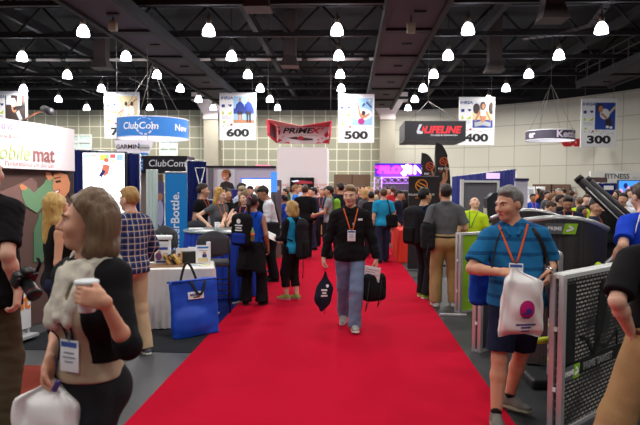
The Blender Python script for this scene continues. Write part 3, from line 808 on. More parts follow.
def ribbon(pts, z0, z1, thick, material, name):
    me = bpy.data.meshes.new(name); vs = []; fs = []; us = []; L = 0
    n = len(pts)
    for i, p in enumerate(pts):
        if i: L += math.dist(pts[i - 1], p)
        a, b2 = pts[max(i - 1, 0)], pts[min(i + 1, n - 1)]; d = Vector((b2[0] - a[0], b2[1] - a[1], 0)).normalized(); o = Vector((-d.y, d.x, 0)) * thick
        if o.x < 0 and o.y < 0: o = -o
        vs += [(p[0], p[1], z0), (p[0], p[1], z1), (p[0] + o.x, p[1] + o.y, z1), (p[0] + o.x, p[1] + o.y, z0)]; us += [(L, z0), (L, z1), (L, z1), (L, z0)]
    for i in range(n - 1):
        for j in range(4): fs.append((i * 4 + j, i * 4 + (j + 1) % 4, i * 4 + 4 + (j + 1) % 4, i * 4 + 4 + j))
    fs += [(0, 1, 2, 3), ((n - 1) * 4 + 3, (n - 1) * 4 + 2, (n - 1) * 4 + 1, (n - 1) * 4)]
    me.from_pydata(vs, [], fs); uvl = me.uv_layers.new(name='UVMap')
    for lp in me.loops: uvl.data[lp.index].uv = us[lp.vertex_index]
    me.materials.append(material); me.update()
    o = bpy.data.objects.new(name, me); C.objects.link(o); o['kind'] = 'structure'; return o
cw = curve_wall()
ribbon(cw, 0, 9.35, .4, mw, 'wall_right')
ribbon(cw, 9.35, 12.2, .4, CEIL, 'trim_2')

# pilasters with flared pale capitals on the back wall
CAP = mat('capital_plaster', (222, 206, 200), .6); PIL = mat('pilaster_concrete', (150, 144, 128), .7, var=.06, bscale=2)
for i, (px, w) in enumerate(((387, 1.45), (211, 1.45))):
    x = at(px, 187, 58.6).x; m = MB()
    m.box((x, 59.3, 4.3), (w, 1.4, 8.6), PIL)
    m.prism([(x - w / 2, 8.3), (x + w / 2, 8.3), (x + w / 2, 8.75), (x + w * 1.05, 10.1), (x + w * 1.3, 10.1), (x + w * 1.3, 10.9), (x - w * 1.3, 10.9), (x - w * 1.3, 10.1), (x - w * 1.05, 10.1), (x - w / 2, 8.75)], 58.4, 60, CAP)
    struct(m, 'trim_%d' % (3 + i))
# brown service doors and pale office windows in the back wall
DOORB = mat('door_brown', (92, 66, 48), .6)
m = MB(); x = at(352, 187, 59.9).x; m.box((x, 59.95, 1.5), (3.6, .12, 3.0), DOORB); m.box((x, 59.9, 1.5), (.06, .12, 3.0), STEEL); struct(m, 'door_1')
p = at(548, 190, 53.0); m = MB(); m.box((p.x, 52.2, 1.05), (3.4, .2, 2.1), DOORB, rz=rad(-48)); m.box((p.x, 52.1, 1.05), (.06, .22, 2.1), STEEL, rz=rad(-48)); struct(m, 'door_2')
GLASSP = mat('window_pale', (196, 214, 208), .25); FRM = mat('window_frame_white', (226, 228, 220), .5)
for i, (x0, x1, y0, y1) in enumerate(((66, 91, 135, 149), (160, 177, 141, 155))):
    a = at(x0, y1, 59.8); b2 = at(x1, y0, 59.8); m = MB(); cx, cz = (a.x + b2.x) / 2, (a.z + b2.z) / 2; w, h = b2.x - a.x, b2.z - a.z
    m.box((cx, 59.95, cz), (w, .1, h), GLASSP)
    for fx in (a.x, cx, b2.x): m.box((fx, 59.85, cz), (.12, .14, h + .12), FRM)
    for fz in (a.z, cz, b2.z): m.box((cx, 59.84, fz), (w + .12, .14, .12), FRM)
    struct(m, 'window_%d' % (i + 1))

# ------------------------------------------------------------------ carpets and mats
def carpet_mat(name, col, var=.10):
    m_, nt_, b_ = nodes_of(name, 1.0); b_.inputs['Specular IOR Level'].default_value = .05
    tc = nt_.nodes.new('ShaderNodeTexCoord'); n1 = nt_.nodes.new('ShaderNodeTexNoise'); n1.inputs['Scale'].default_value = 1.6; n1.inputs['Detail'].default_value = 6
    n2 = nt_.nodes.new('ShaderNodeTexNoise'); n2.inputs['Scale'].default_value = 160
    nt_.links.new(tc.outputs['Object'], n1.inputs['Vector']); nt_.links.new(tc.outputs['Object'], n2.inputs['Vector'])
    mx = nt_.nodes.new('ShaderNodeMix'); mx.data_type = 'RGBA'; c = rgb(col)
    mx.inputs['A'].default_value = tuple(v * (1 - var) for v in c[:3]) + (1,); mx.inputs['B'].default_value = tuple(min(1, v * (1 + var)) for v in c[:3]) + (1,)
    nt_.links.new(n1.outputs['Fac'], mx.inputs['Factor']); nt_.links.new(mx.outputs['Result'], b_.inputs['Base Color'])
    bp = nt_.nodes.new('ShaderNodeBump'); bp.inputs['Strength'].default_value = .5; bp.inputs['Distance'].default_value = .01
    nt_.links.new(n2.outputs['Fac'], bp.inputs['Height']); nt_.links.new(bp.outputs['Normal'], b_.inputs['Normal'])
    return m_
RED = carpet_mat('carpet_red', (184, 13, 44)); BLUEC = carpet_mat('carpet_blue', (20, 34, 92)); BROWNC = carpet_mat('carpet_rust', (132, 58, 48)); GREYC = carpet_mat('carpet_charcoal', (44, 46, 50))
XL, XR = -1.62, 1.25
def sheet_thing(name, label, cat, x0, x1, y0, y1, m_, z0=0.0, h=.006):
    mm = MB(); mm.box(((x1 - x0) / 2, (y1 - y0) / 2, h / 2), (x1 - x0, y1 - y0, h), m_); o = mm.build(name, None, (x0, y0, z0)); return tag(o, label, cat)
sheet_thing('aisle_carpet', 'long bright red carpet running down the middle aisle', 'carpet', XL, XR, 1.2, 52, RED)
sheet_thing('aisle_carpet', 'red carpet of the cross aisle beyond the round blue-skirted table', 'carpet', -14, XL - .002, 12.4, 22, RED)
sheet_thing('booth_carpet', 'dark blue booth carpet under the round blue-skirted table', 'carpet', -7.5, XL - .002, 7.45, 12.3, BLUEC)
sheet_thing('booth_carpet', 'rust brown carpet under the tall man with a camera', 'carpet', -6.0, -2.32, 2.2, 5.6, BROWNC)
sheet_thing('rubber_mat', 'dark charcoal mat in front of the white-skirted table', 'mat', -3.6, XL - .002, 6.15, 7.42, GREYC)
sheet_thing('rubber_floor', 'charcoal rubber flooring under the fitness booth panels', 'mat', XR + .002, 9.0, 1.2, 11.6, mat('rubber_floor', (44, 45, 48), .5, var=.3, bscale=25, spec=.35))
sheet_thing('booth_carpet', 'grey carpet under the booths beyond the feather flags', 'carpet', XR + .002, 14.0, 11.7, 40, carpet_mat('carpet_grey', (86, 84, 86)))

# ------------------------------------------------------------------ roof: catwalks, trusses, ducts, pipes
CWP = mat('catwalk_soffit', (54, 41, 54), .7)
def catwalk(x0, x1, label, rail=False, z=8.95, L=52):
    t = thing('catwalk', label, 'catwalk', ((x0 + x1) / 2, 4, z)); w = x1 - x0
    m = MB(); m.box((0, L / 2, .15), (w - .3, L, .08), CWP); m.build('soffit', t)
    for sx in (-1, 1):
        m = MB(); m.box((sx * (w / 2 - .1), L / 2, .2), (.22, L, .5), STEEL)
        if rail:
            for i in range(int(L / 2) + 1): m.box((sx * w / 2, i * 2.0, .9), (.06, .06, 1.2), STEEL_L)
            for zz in (1.0, 1.5): m.box((sx * w / 2, L / 2, zz), (.05, L, .05), STEEL_L)
        m.build('edge_beam', t)
    for k in range(int(L / 5.6)):
        m = MB(); m.box((0, 1.9 + k * 5.6, .06), (w - .3, .55, .12), STEEL)
        m.build('cross_beam', t); m = MB(); m.box((.2, 4.6 + k * 5.6, .08), (.5, .2, .06), STEEL); m.build('hatch', t)
    return t
catwalk(1.45, 4.0, 'roof catwalk with a purplish underside over the red carpet')
catwalk(-11.5, -9.0, 'roof catwalk over the booths on the left of the aisle')
catwalk(16.2, 18.6, 'railed roof catwalk over the booths on the right', True, L=40)

def roof_truss(Y, k):
    m = MB()
    for z in (9.75, 11.3): m.box((-6, Y, z), (72, .26, .22), STEEL)
    n = 24
    for i in range(n):
        x0 = -42 + i * 3.0; a, b2 = (x0, Y, 9.75), (x0 + 1.5, Y, 11.3)
        m.tube([a, b2], .07, STEEL, 5); m.tube([b2, (x0 + 3, Y, 9.75)], .07, STEEL, 5)
    o = m.build('roof_truss'); o['kind'] = 'structure'
for k in range(9): roof_truss(9.5 + k * 5.6, k)
for X in (-24, -17.5, -5.2, 7.4, 14.4, 22):
    m = MB(); m.box((X, 30, 10.6), (.3, 60, .5), STEEL); o = m.build('roof_beam'); o['kind'] = 'structure'
PIPE = mat('pipe_pale', (214, 206, 196), .4)
def pipes():
    for (x0, x1, Y, z, lab) in ((-21, 2.2, 36.3, 9.4, 'pale segmented pipe crossing under the roof left of the middle catwalk'),):
        m = MB(); x = x0
        while x < x1: m.tube([(x, Y, z), (x + 1.5, Y, z)], .085, PIPE, 6); x += 1.85
        m.tube([(x0, Y, z + .05), (x1, Y, z + .05)], .03, STEEL, 5); tag(m.build('roof_pipe'), lab, 'pipe')
    m = MB(); P = [at(522, 39, 33), at(560, 34, 32), at(592, 25, 31), at(612, -3, 30)]
    for a, b2 in zip(P[:-1], P[1:]):
        for k in range(5): m.box(a + (b2 - a) * ((k + .5) / 5), ((b2 - a).length / 5 * .82, .5, .05), STEEL_L, rz=math.atan2((b2 - a).y, (b2 - a).x), ry=-math.atan2((b2 - a).z, math.hypot((b2 - a).x, (b2 - a).y)))
    tag(m.build('cable_tray'), 'slatted cable tray bending up under the roof on the right', 'cable tray')
pipes()
DUCT = mat('duct_metal', (74, 64, 62), .6)
for (px, py, Y, w, lab) in ((102, 69, 36, 1.0, 'square drop duct over the booths on the left'), (290, 67, 36, 1.0, 'square drop duct hanging above the red and white banner'),
                            (494, 72, 36, 1.0, 'square drop duct above the aisle sign 400'), (258, 10, 24.5, 1.05, 'square drop duct cut off by the top edge, left of the middle catwalk'),
                            (552, 21, 25, 1.05, 'square drop duct near the top edge, beside the slatted tray')):
    p = at(px, py, Y); t = thing('air_duct', lab, 'duct', (p.x, p.y, p.z), group=None)
    H_ = 12.1 - p.z; m = MB(); m.box((0, 0, .55 + (H_ - .55) / 2), (w * .72, w * .72, H_ - .55), DUCT); m.build('shaft', t)
    m = MB(); a, b2 = w / 2 * 1.05, w * .36
    vs = [(-a, -a, 0), (a, -a, 0), (a, a, 0), (-a, a, 0), (-b2, -b2, .6), (b2, -b2, .6), (b2, b2, .6), (-b2, b2, .6)]
    m.add(vs, [(0, 1, 5, 4), (1, 2, 6, 5), (2, 3, 7, 6), (3, 0, 4, 7), (3, 2, 1, 0)], DUCT); m.build('flared_outlet', t)
for (px, py, Y, lab) in ((411, 28, 26, 'small boxy speaker under the middle catwalk'), (113, 26, 26, 'small box fixture under the roof on the left'), (473, 85, 44, 'small dark speaker')):
    if px == 473: continue
    p = at(px, py, Y); m = MB(); m.box((0, 0, 0), (.34, .3, .42), mat('fixture_olive', (120, 112, 92), .5), bev=.03); m.box((0, 0, .35), (.06, .06, .4), STEEL)
    tag(m.build('roof_speaker', None, p), lab, 'speaker')

# ------------------------------------------------------------------ lamps
GLOW = mat('lamp_glow', (236, 240, 255), .3, emit=14.0); BALLAST = mat('lamp_ballast', (120, 112, 96), .5, metal=.4)
LAMP_Z = 8.95; LAMPX0, LAMPDX, LAMPY0, LAMPDY = -.58, 6.12, .7, 5.6
def inside(x, y):
    if y > 58 or x < -40: return False
    for i in range(len(cw) - 1):
        (x0, y0), (x1, y1) = cw[i], cw[i + 1]
        if min(y0, y1) <= y <= max(y0, y1) and x > x0 + (x1 - x0) * (y - y0) / (y1 - y0 + 1e-9) - 1.2: return False
    return True
lamp_light = bpy.data.lights.new('lamp_light', 'AREA'); lamp_light.shape = 'DISK'; lamp_light.size = .7; lamp_light.energy = 125; lamp_light.color = (1.0, .965, .92); lamp_light.spread = rad(180)
lamp_near = lamp_light.copy(); lamp_near.energy = 100
proto = None
rows = {-6: 'outermost row at the far left', -5: 'sixth row left of the aisle', -4: 'fifth row left of the aisle', -3: 'third row left of the red carpet', -2: 'second row left of the red carpet', -1: 'first row left of the red carpet', 0: 'row over the red carpet', 1: 'first row right of the red carpet', 2: 'second row right of the red carpet', 3: 'third row right of the red carpet', 4: 'fourth row right of the red carpet', 5: 'fifth row right'}
ordn = ['nearest', 'second', 'third', 'fourth', 'fifth', 'sixth', 'seventh', 'eighth']
for n in range(-6, 3):
    seen = 0
    for k in range(-1, 11):
        x, y = LAMPX0 + LAMPDX * n, LAMPY0 + LAMPDY * k
        if not inside(x, y): continue
        cp = W2C @ Vector((x, y, LAMP_Z + .3 - CAM_H)); vis = False
        if cp.z < -1:
            sx, sy = 320 - FPX * cp.x / cp.z, 212.5 + FPX * cp.y / cp.z; vis = -8 < sx < 648 and sy > -6
        lo = bpy.data.objects.new('lamp_light', lamp_near if y < 9 else lamp_light); C.objects.link(lo)
        if vis and n >= -5:
            if proto is None:
                t = thing('hall_lamp', 'x', 'lamp', (x, y, LAMP_Z)); proto = t
                m = MB(); m.lathe([(.30, 0), (.295, .10), (.25, .30), (.15, .46), (.11, .50)], (0, 0, 0), GLOW, 20); m.build('bell_shade', t)
                m = MB(); m.lathe([(.12, .50), (.13, .52), (.13, .78), (.10, .82), (.04, .84), (.03, 1.0)], (0, 0, 0), BALLAST, 14); m.tube([(0, 0, .95), (0, 0, 3.0)], .018, STEEL, 5); m.build('ballast_housing', t)
            else: t = copy_tree(proto); t.location = (x, y, LAMP_Z)
            t['label'] = 'bell-shaped ceiling lamp, %s of the %s' % (ordn[min(seen, 7)], rows[n]); t['group'] = 'hall lamps hanging in rows'; seen += 1
            lo.parent = t; lo.location = (0, 0, -.06)
        else: lo.location = (x, y, LAMP_Z - .06)
# ------------------------------------------------------------------ hanging aisle signs
WHITE = mat('sign_white', (236, 236, 238), .45); INK = mat('ink_black', (28, 28, 32), .5); NAVY = mat('print_navy', (42, 58, 132), .5); LIME = mat('print_lime', (190, 210, 56), .5)
DRED = mat('print_red', (170, 34, 52), .5); SKY = mat('print_sky', (150, 190, 224), .5); ROYAL = mat('print_royal', (44, 72, 160), .5); SAND = mat('print_sand', (224, 204, 160), .5)
TAN = mat('print_tan', (190, 132, 98), .5); DKBR = mat('print_dark', (58, 46, 44), .5); PALE = mat('print_pale', (222, 226, 230), .5); MAG = mat('print_magenta', (176, 40, 130), .5); LGREY = mat('print_grey', (176, 178, 182), .5)
WIRE = mat('wire_grey', (104, 100, 98), .5)
def oval(cx, cz, rx, rz, n=14, rot=0.0):
    c, s = math.cos(rot), math.sin(rot)
    return [(cx + rx * math.cos(t) * c - rz * math.sin(t) * s, cz + rx * math.cos(t) * s + rz * math.sin(t) * c) for t in [2 * math.pi * i / n for i in range(n)]]
def rect(x0, z0, x1, z1): return [(x0, z0), (x1, z0), (x1, z1), (x0, z1)]
def limb(x0, z0, x1, z1, w0, w1=None):
    w1 = w1 or w0; d = Vector((x1 - x0, z1 - z0)); d = d / (d.length + 1e-9); nx, nz = -d.y, d.x
    return [(x0 + nx * w0, z0 + nz * w0), (x1 + nx * w1, z1 + nz * w1), (x1 - nx * w1, z1 - nz * w1), (x0 - nx * w0, z0 - nz * w0)]
class Art:                                              # flat printed shapes in the unit square of a picture, in thin layers
    def __init__(self, x0, z0, x1, z1, y): self.m = MB(); self.b = (x0, z0, x1, z1); self.y = y; self.k = 0
    def add(self, pts, mt):
        x0, z0, x1, z1 = self.b; self.k += 1; q = []
        for u, v in pts: q.append((x0 + (x1 - x0) * min(max(u, 0), 1), z0 + (z1 - z0) * min(max(v, 0), 1)))
        self.m.prism(q, self.y - .002 * self.k, self.y + .002, mt); return self
def art_runners(a):
    a.add(rect(0, 0, 1, 1), SKY).add(rect(0, .35, 1, .55), ROYAL).add(rect(0, 0, 1, .12), TAN)
    for cx, leg in ((.32, TAN), (.74, DKBR)):
        a.add(limb(cx - .06, .45, cx - .07, .02, .045, .03), leg).add(limb(cx + .06, .45, cx + .07, .02, .045, .03), leg)
        a.add(rect(cx - .13, .32, cx + .13, .46), DKBR).add(oval(cx, .62, .16, .20), NAVY).add(limb(cx - .14, .72, cx - .2, .5, .035), NAVY).add(limb(cx + .14, .72, cx + .2, .5, .035), NAVY).add(oval(cx, .88, .06, .075), TAN)
def art_diver(a):
    a.add(rect(0, 0, 1, 1), SKY).add(oval(.5, .4, .5, .22), PALE).add(limb(.42, .3, .25, .85, .05, .03), TAN).add(limb(.6, .3, .85, .42, .05, .03), TAN).add(oval(.52, .34, .12, .1), TAN).add(oval(.45, .14, .16, .12), MAG).add(oval(.56, .45, .09, .09), DKBR)
    a.add(limb(.5, .7, .62, .8, .03), NAVY).add(limb(.7, .85, .95, .65, .03), NAVY).add(oval(.85, .92, .06, .05), PALE)
def art_yoga(a):
    a.add(rect(0, 0, 1, 1), PALE).add(rect(0, 0, 1, .3), ROYAL).add(rect(0, .3, 1, .62), SAND).add(oval(.18, .72, .17, .2), DKBR).add(oval(.92, .74, .14, .24), DKBR)
    a.add(limb(.1, .12, .5, .18, .08), LGREY).add(limb(.9, .12, .5, .18, .08), LGREY).add(limb(.36, .64, .12, .25, .05, .04), TAN).add(limb(.66, .64, .9, .25, .05, .04), TAN).add(oval(.51, .45, .16, .25), TAN).add(rect(.38, .45, .64, .66), WHITE).add(oval(.51, .82, .14, .16), DKBR).add(oval(.51, .8, .085, .11), TAN)
def art_boy(a):
    a.add(rect(0, 0, 1, 1), ROYAL).add(limb(.5, .42, 1.0, .85, .05), SAND).add(limb(.6, .5, .62, .15, .08), DKBR).add(limb(.7, .45, .78, .12, .07), DKBR).add(oval(.62, .1, .08, .05), WHITE).add(oval(.8, .08, .08, .05), WHITE).add(oval(.48, .58, .24, .2), PALE).add(limb(.3, .6, .58, .42, .05), TAN).add(oval(.24, .8, .16, .17), DKBR).add(oval(.27, .76, .12, .13), TAN)
def art_court(a):
    a.add(rect(0, 0, 1, 1), SAND).add(limb(0, .3, 1, .9, .02), DRED).add(limb(.1, 1, .5, .1, .02), TAN)
    for cx in (.42, .72): a.add(limb(cx, .4, cx + .12, .05, .06), DKBR).add(oval(cx, .42, .13, .22), WHITE).add(oval(cx, .7, .075, .09), DKBR)
def art_gym(a):
    a.add(rect(0, 0, 1, 1), DKBR).add(rect(.05, .66, .3, 1), PALE).add(rect(.62, .55, .8, 1), PALE).add(oval(.45, .6, .14, .24), TAN).add(oval(.4, .74, .12, .16), WHITE).add(limb(.4, .5, .95, .62, .06), INK).add(limb(.6, .4, .8, .05, .08), LGREY)
def aisle_sign(num, px0, px1, py0, py1, Y, art, label):
    a, b2 = at(px0, py1, Y), at(px1, py0, Y); W, H = b2.x - a.x, b2.z - a.z
    t = thing('aisle_sign', label, 'sign', ((a.x + b2.x) / 2, Y, a.z), 0, 'hanging aisle number signs')
    m = MB(); m.box((0, .05, H / 2), (W, .1, H), WHITE); m.build('panel', t)
    X = lambda u: -W / 2 + W * u
    Z = lambda v: H * (1 - v)
    A = Art(X(.385), Z(.64), X(.95), Z(.085), -.001); art(A); A.m.build('photograph', t)
    m = MB(); m.text('IHRSA', H * .085, (X(.20), -.001, Z(.118)), NAVY, bold=.025, sx=1.15, shear=.15); m.build('lettering', t)
    m = MB(); m.text(num, H * .215, (X(.50), -.001, Z(.855)), INK, bold=.045, sx=1.5); m.build('numerals', t)
    m = MB(); r = random.Random(int(num[0]))
    m.prism(rect(X(.06), Z(.31), X(.15), Z(.25)), -.006, 0, NAVY); m.prism([(X(.23), Z(.25)), (X(.34), Z(.25)), (X(.33), Z(.29)), (X(.28), Z(.30))], -.006, 0, NAVY)
    m.prism([(X(.07), Z(.46)), (X(.08), Z(.38)), (X(.13), Z(.42)), (X(.12), Z(.46))], -.006, 0, LIME); m.prism([(X(.2), Z(.46)), (X(.28), Z(.42)), (X(.34), Z(.38)), (X(.33), Z(.46))], -.006, 0, LIME)
    for v in (.49, .515, .54): m.prism(rect(X(.07), Z(v + .008), X(.33), Z(v)), -.006, 0, LGREY)
    m.prism(oval(X(.125), Z(.62), W * .035, W * .035), -.006, 0, LIME); m.prism(oval(X(.33), Z(.675), W * .03, W * .03), -.006, 0, DRED)
    for i in range(13):
        u = .1 + .066 * i; m.prism(oval(X(u), Z(.70 + r.uniform(-.035, .03)), W * .015, W * .015, 6), -.006, 0, (NAVY, LIME, DRED, INK, LGREY)[i % 5])
    m.build('printed_marks', t)
    m = MB()
    for u in (.1, .9): m.tube([(X(u), .05, H), (X(u), .05, H + 3.0)], .012, WIRE, 4)
    m.build('hanging_wire', t)
    return t
aisle_sign('800', -8, 27, 91, 140, 46, art_gym, 'white hanging aisle sign with a gym photo, cut by the left edge')
aisle_sign('700', 104.5, 139, 92, 138.5, 46, art_court, 'white hanging aisle sign with a 7, half behind the blue ring banner')
aisle_sign('600', 219.5, 256, 92.5, 140, 46, art_runners, 'white hanging aisle sign numbered 600')
aisle_sign('500', 338, 374.5, 94, 142.5, 46, art_diver, 'white hanging aisle sign numbered 500')
aisle_sign('400', 458.5, 495, 97, 145, 46, art_yoga, 'white hanging aisle sign numbered 400')
aisle_sign('300', 580.5, 617.5, 98.5, 147, 45, art_boy, 'white hanging aisle sign numbered 300')

def ring_banner(label, cx, cy, Y, R_, h, mat_out, mat_in, wires=True, apex=None):
    p = at(cx, cy, Y); t = thing('ring_banner', label, 'banner', (p.x, p.y, p.z - h / 2))
    m = MB(); n = 48
    for rr, mt, fl in ((R_, mat_out, False), (R_ - .03, mat_in, True)):
        vs = []; fs = []
        for i in range(n):
            a = 2 * math.pi * i / n; vs += [(rr * math.cos(a), rr * math.sin(a), 0), (rr * math.cos(a), rr * math.sin(a), h)]
        for i in range(n):
            j = (i + 1) % n; q = (2 * i, 2 * j, 2 * j + 1, 2 * i + 1); fs.append(q[::-1] if fl else q)
        m.add(vs, fs, mt, True)
    for z in (0, h): m.tube([(R_ * math.cos(2 * math.pi * i / n), R_ * math.sin(2 * math.pi * i / n), z) for i in range(n)], .03, mat_in, 6, closed=True)
    m.build('fabric_ring', t)
    m = MB(); ap = apex or (0, 0, h + 3.2)
    for i in range(4):
        a = math.pi / 4 + math.pi / 2 * i; m.tube([(R_ * math.cos(a), R_ * math.sin(a), h), ap], .014, WIRE, 4)
    m.tube([ap, (ap[0], ap[1], 12.1 - (p.z - h / 2))], .014, WIRE, 4); m.build('hanging_wire', t)
    def bend(q):                                        # wraps a flat line of text round the ring's outside
        a = q.x / R_ - math.pi / 2; r = R_ + .012 - q.y * 0; return Vector(((r - q.y) * math.cos(a), (r - q.y) * math.sin(a), q.z))
    return t, bend
CBLUE = mat('club_blue', (46, 120, 200), .5); RWHITE = mat('ring_lining', (226, 226, 236), .6)
t, bend = ring_banner('large round blue banner hung over the left booths, white lettering', 153, 129.5, 35, 2.04, 1.12, CBLUE, RWHITE)
m = MB(); m.text('ClubCom', .54, (-.12, 0, .58), WHITE, sx=1.0, bold=.01, shear=.12, bend=bend); m.text('New', .54, (2.45, 0, .56), WHITE, bold=.015, bend=bend); m.text('s', .5, (-2.72, 0, .56), WHITE, bend=bend)
m.build('lettering', t)
m = MB()
for k in range(3):
    for a0 in range(9):
        a1 = rad(200 + a0 * 34); a2 = rad(200 + (a0 + .7) * 34); rr = .50 - .035 * k
        if 200 + a0 * 34 > 400 and k: continue
        m.prism([(.18 + rr * math.cos(a1), .56 + rr * math.sin(a1)), (.18 + rr * math.cos(a2), .56 + rr * math.sin(a2)), (.18 + (rr - .02) * math.cos(a2), .56 + (rr - .02) * math.sin(a2)), (.18 + (rr - .02) * math.cos(a1), .56 + (rr - .02) * math.sin(a1))], -.01, 0, WHITE)
for q in range(len(m.v)): m.v[q] = bend(m.v[q])
m.build('globe_logo', t)
KGREY = mat('kettler_grey', (66, 62, 78), .5)
t, bend = ring_banner('dark grey ring banner hung before the pale curved wall, white lettering', 550, 136, 42, 1.6, .62, KGREY, RWHITE)
m = MB(); m.text('Kettler', .62, (-.12, 0, .31), mat('kettler_text', (226, 214, 232), .5), bold=.03, bend=bend, align='LEFT', sx=1.15); m.text('er', .62, (-1.8, 0, .33), _mats['kettler_text'], bold=.03, bend=bend); m.build('lettering', t)
p = at(573, 141.5, 50.0)
m = MB(); m.text('exn', 1.15, (0, 0, 0), mat('red_letters', (190, 34, 40), .5), bold=.05, depth=.08); tag(m.build('wall_lettering', None, (at(573, 141.5, 49.2).x, 49.2, at(573, 141.5, 49.2).z), rad(-46) * 0), 'red letters on the curved wall between ring banner and sign 300', 'lettering')

# watch-maker's tapered banner
p0, p1 = at(112, 153, 30), at(150.5, 140, 30); t = thing('tapered_banner', 'small pale tapered banner hanging under the blue ring banner', 'banner', ((p0.x + p1.x) / 2, 30, p0.z))
LIL = mat('banner_lilac', (222, 220, 232), .5); W, H = p1.x - p0.x, p1.z - p0.z
def tapered(u, v, off=0): x = (u - .5) * W * (.80 + .20 * v); return Vector((x, (x / W) ** 2 * 1.2 + off, v * H))
m = MB(); m.sheet(lambda u, v: tapered(u, v), 14, 3, LIL); m.sheet(lambda u, v: tapered(1 - u, v, .25), 14, 3, LIL)
for v in (0, 1): m.sheet(lambda u, w_, v=v: tapered(u, v, .25 * (w_ if v else 1 - w_)), 14, 1, LIL)
for u in (0, 1): m.sheet(lambda w_, v, u=u: tapered(u, v, .25 * (1 - w_ if u == 0 else w_)), 1, 3, LIL)
m.build('panel', t)
bn = lambda q: Vector((q.x, (q.x / W) ** 2 * 1.2 - .012 + q.y, q.z))
m = MB(); m.text('GARMIN', .30, (-.22, 0, H * .48), INK, sx=1.12, bold=.02, bend=bn); m.prism([(.33, H * .62), (.46, H * .62), (.395, H * .80)], -.02, 0, CBLUE); m.build('lettering', t)
m = MB(); m.prism(rect(.42, H * .2, .86, H * .66), -.004, 0, LGREY); m.text('forerunner', .12, (.64, -.01, H * .44), INK, bend=bn)
for q in range(8): m.v[q] = bn(m.v[q])
m.build('grey_label', t)
m = MB(); m.sheet(lambda u, v: tapered(u, .0, -.02) + Vector((0, 0, -.10 + v * .12)), 14, 1, CBLUE); m.build('blue_hem', t)
m = MB()
for u in (.1, .9): m.tube([tapered(u, 1), tapered(u, 1) + Vector((0, 0, 8.2 - p1.z + 1))], .012, WIRE, 4)
m.build('hanging_wire', t)

# red and white winged banner
def P40(px, py, Y): return at(px, py, Y)
base = at(303, 144, 40); t = thing('winged_banner', 'white and red angular banner hanging above the white booth block', 'banner', tuple(base))
PRW = mat('primex_white', (226, 224, 226), .5); PRR = mat('primex_red', (196, 30, 62), .5); PRP = mat('primex_pink', (240, 178, 170), .5); PRD = mat('primex_dark', (58, 24, 36), .5)
loc = lambda q: tuple(Vector(q) - base)
def panel4(q, th, mt, name):
    q = [Vector(loc(v)) for v in q]; nrm = (q[1] - q[0]).cross(q[2] - q[0]).normalized() * th
    m = MB(); m.add(q + [v - nrm for v in q], [(0, 1, 2, 3), (7, 6, 5, 4), (0, 4, 5, 1), (1, 5, 6, 2), (2, 6, 7, 3), (3, 7, 4, 0)], mt); return m.build(name, t)
panel4([P40(277.5, 143.5, 40), P40(328, 144, 40), P40(329.2, 127, 40), P40(276.8, 126.5, 40)], .06, PRW, 'front_panel')
panel4([P40(268.2, 135, 36), P40(277.3, 143.2, 39.9), P40(276.7, 126.7, 39.9), P40(267.4, 119.2, 36)], .06, PRR, 'side_wing')
panel4([P40(328.2, 143.8, 39.9), P40(329.6, 137, 36.5), P40(331, 121, 36.5), P40(329.3, 127, 39.9)], .06, PRR, 'side_wing')
panel4([P40(276.8, 126.4, 40.06), P40(304, 127, 40.06), P40(302, 126.2, 39.2), P40(267.6, 119.3, 36.1)], .03, PRP, 'top_panel')
panel4([P40(304, 127, 40.06), P40(329.2, 127, 40.06), P40(330.8, 121.2, 36.6), P40(302, 126.2, 39.2)], .03, PRR, 'top_panel')
a = Vector(loc(P40(277.5, 143.5, 40))); b2 = Vector(loc(P40(329, 127, 40))); Wp, Hp = b2.x - a.x, b2.z - a.z
X = lambda u: a.x + Wp * u
Z = lambda v: a.z + Hp * v
m = MB(); y = a.y - .01
for pts in ([(0, .8), (.05, 1), (.0, 1)], [(.02, .45), (.06, .85), (.01, .8)], [(.08, .3), (.15, .5), (.1, .42)], [(0, .05), (.1, .2), (.02, .3)], [(.02, .6), (.06, .75), (.04, .5)], [(.84, .8), (.92, .95), (.86, .95)], [(.90, .5), (.95, .35), (1, .5), (.97, .8)], [(.86, .05), (1, .0), (1, .3), (.95, .25)], [(.72, .0), (.86, .02), (.8, .1)], [(.84, .3), (.88, .25), (.88, .36)], [(.76, .22), (.82, .16), (.8, .28)], [(.1, .02), (.25, .0), (.22, .12)]):
    m.prism([(X(u), Z(v)) for u, v in pts], y - .01, y + .01, PRR)
m.build('red_pattern', t)
m = MB(); m.text('PRiME', .50, (X(.38), y, Z(.76)), INK, sx=1.5, bold=.03, shear=.25); m.text('X', .50, (X(.72), y, Z(.76)), PRR, sx=1.5, bold=.03, shear=.25); m.text('YOUR FITNESS PARTNER', .14, (X(.56), y, Z(.48)), LGREY); m.build('lettering', t)
m = MB(); m.prism([(X(.2), Z(.34)), (X(.35), Z(.42)), (X(.68), Z(.3)), (X(.7), Z(.2)), (X(.5), Z(.18)), (X(.3), Z(.26))], y - .01, y, DKBR); m.prism(oval(X(.45), Z(.33), Wp * .06, Hp * .12), y - .014, y, PRR); m.build('bobsled_picture', t)
q = [Vector(loc(P40(x_, y_, Y_))) for x_, y_, Y_ in ((269.5, 134.5, 36.6), (275.5, 138.5, 39.2), (274, 128, 38.9), (270.5, 123.5, 37.2))]
m = MB(); off = Vector((.05, -.06, 0)); m.add([v + off for v in q] + [v + off * .1 for v in q], [(0, 1, 2, 3), (0, 4, 5, 1), (1, 5, 6, 2), (2, 6, 7, 3), (3, 7, 4, 0)], PRD); m.build('dark_picture', t)
m = MB()
for x_, y_, Y_ in ((268, 119.4, 36.2), (330.6, 121.4, 36.7)):
    v = Vector(loc(P40(x_, y_, Y_))); m.tube([v, v + Vector((0, 0, 12 - v.z - base.z))], .012, WIRE, 4)
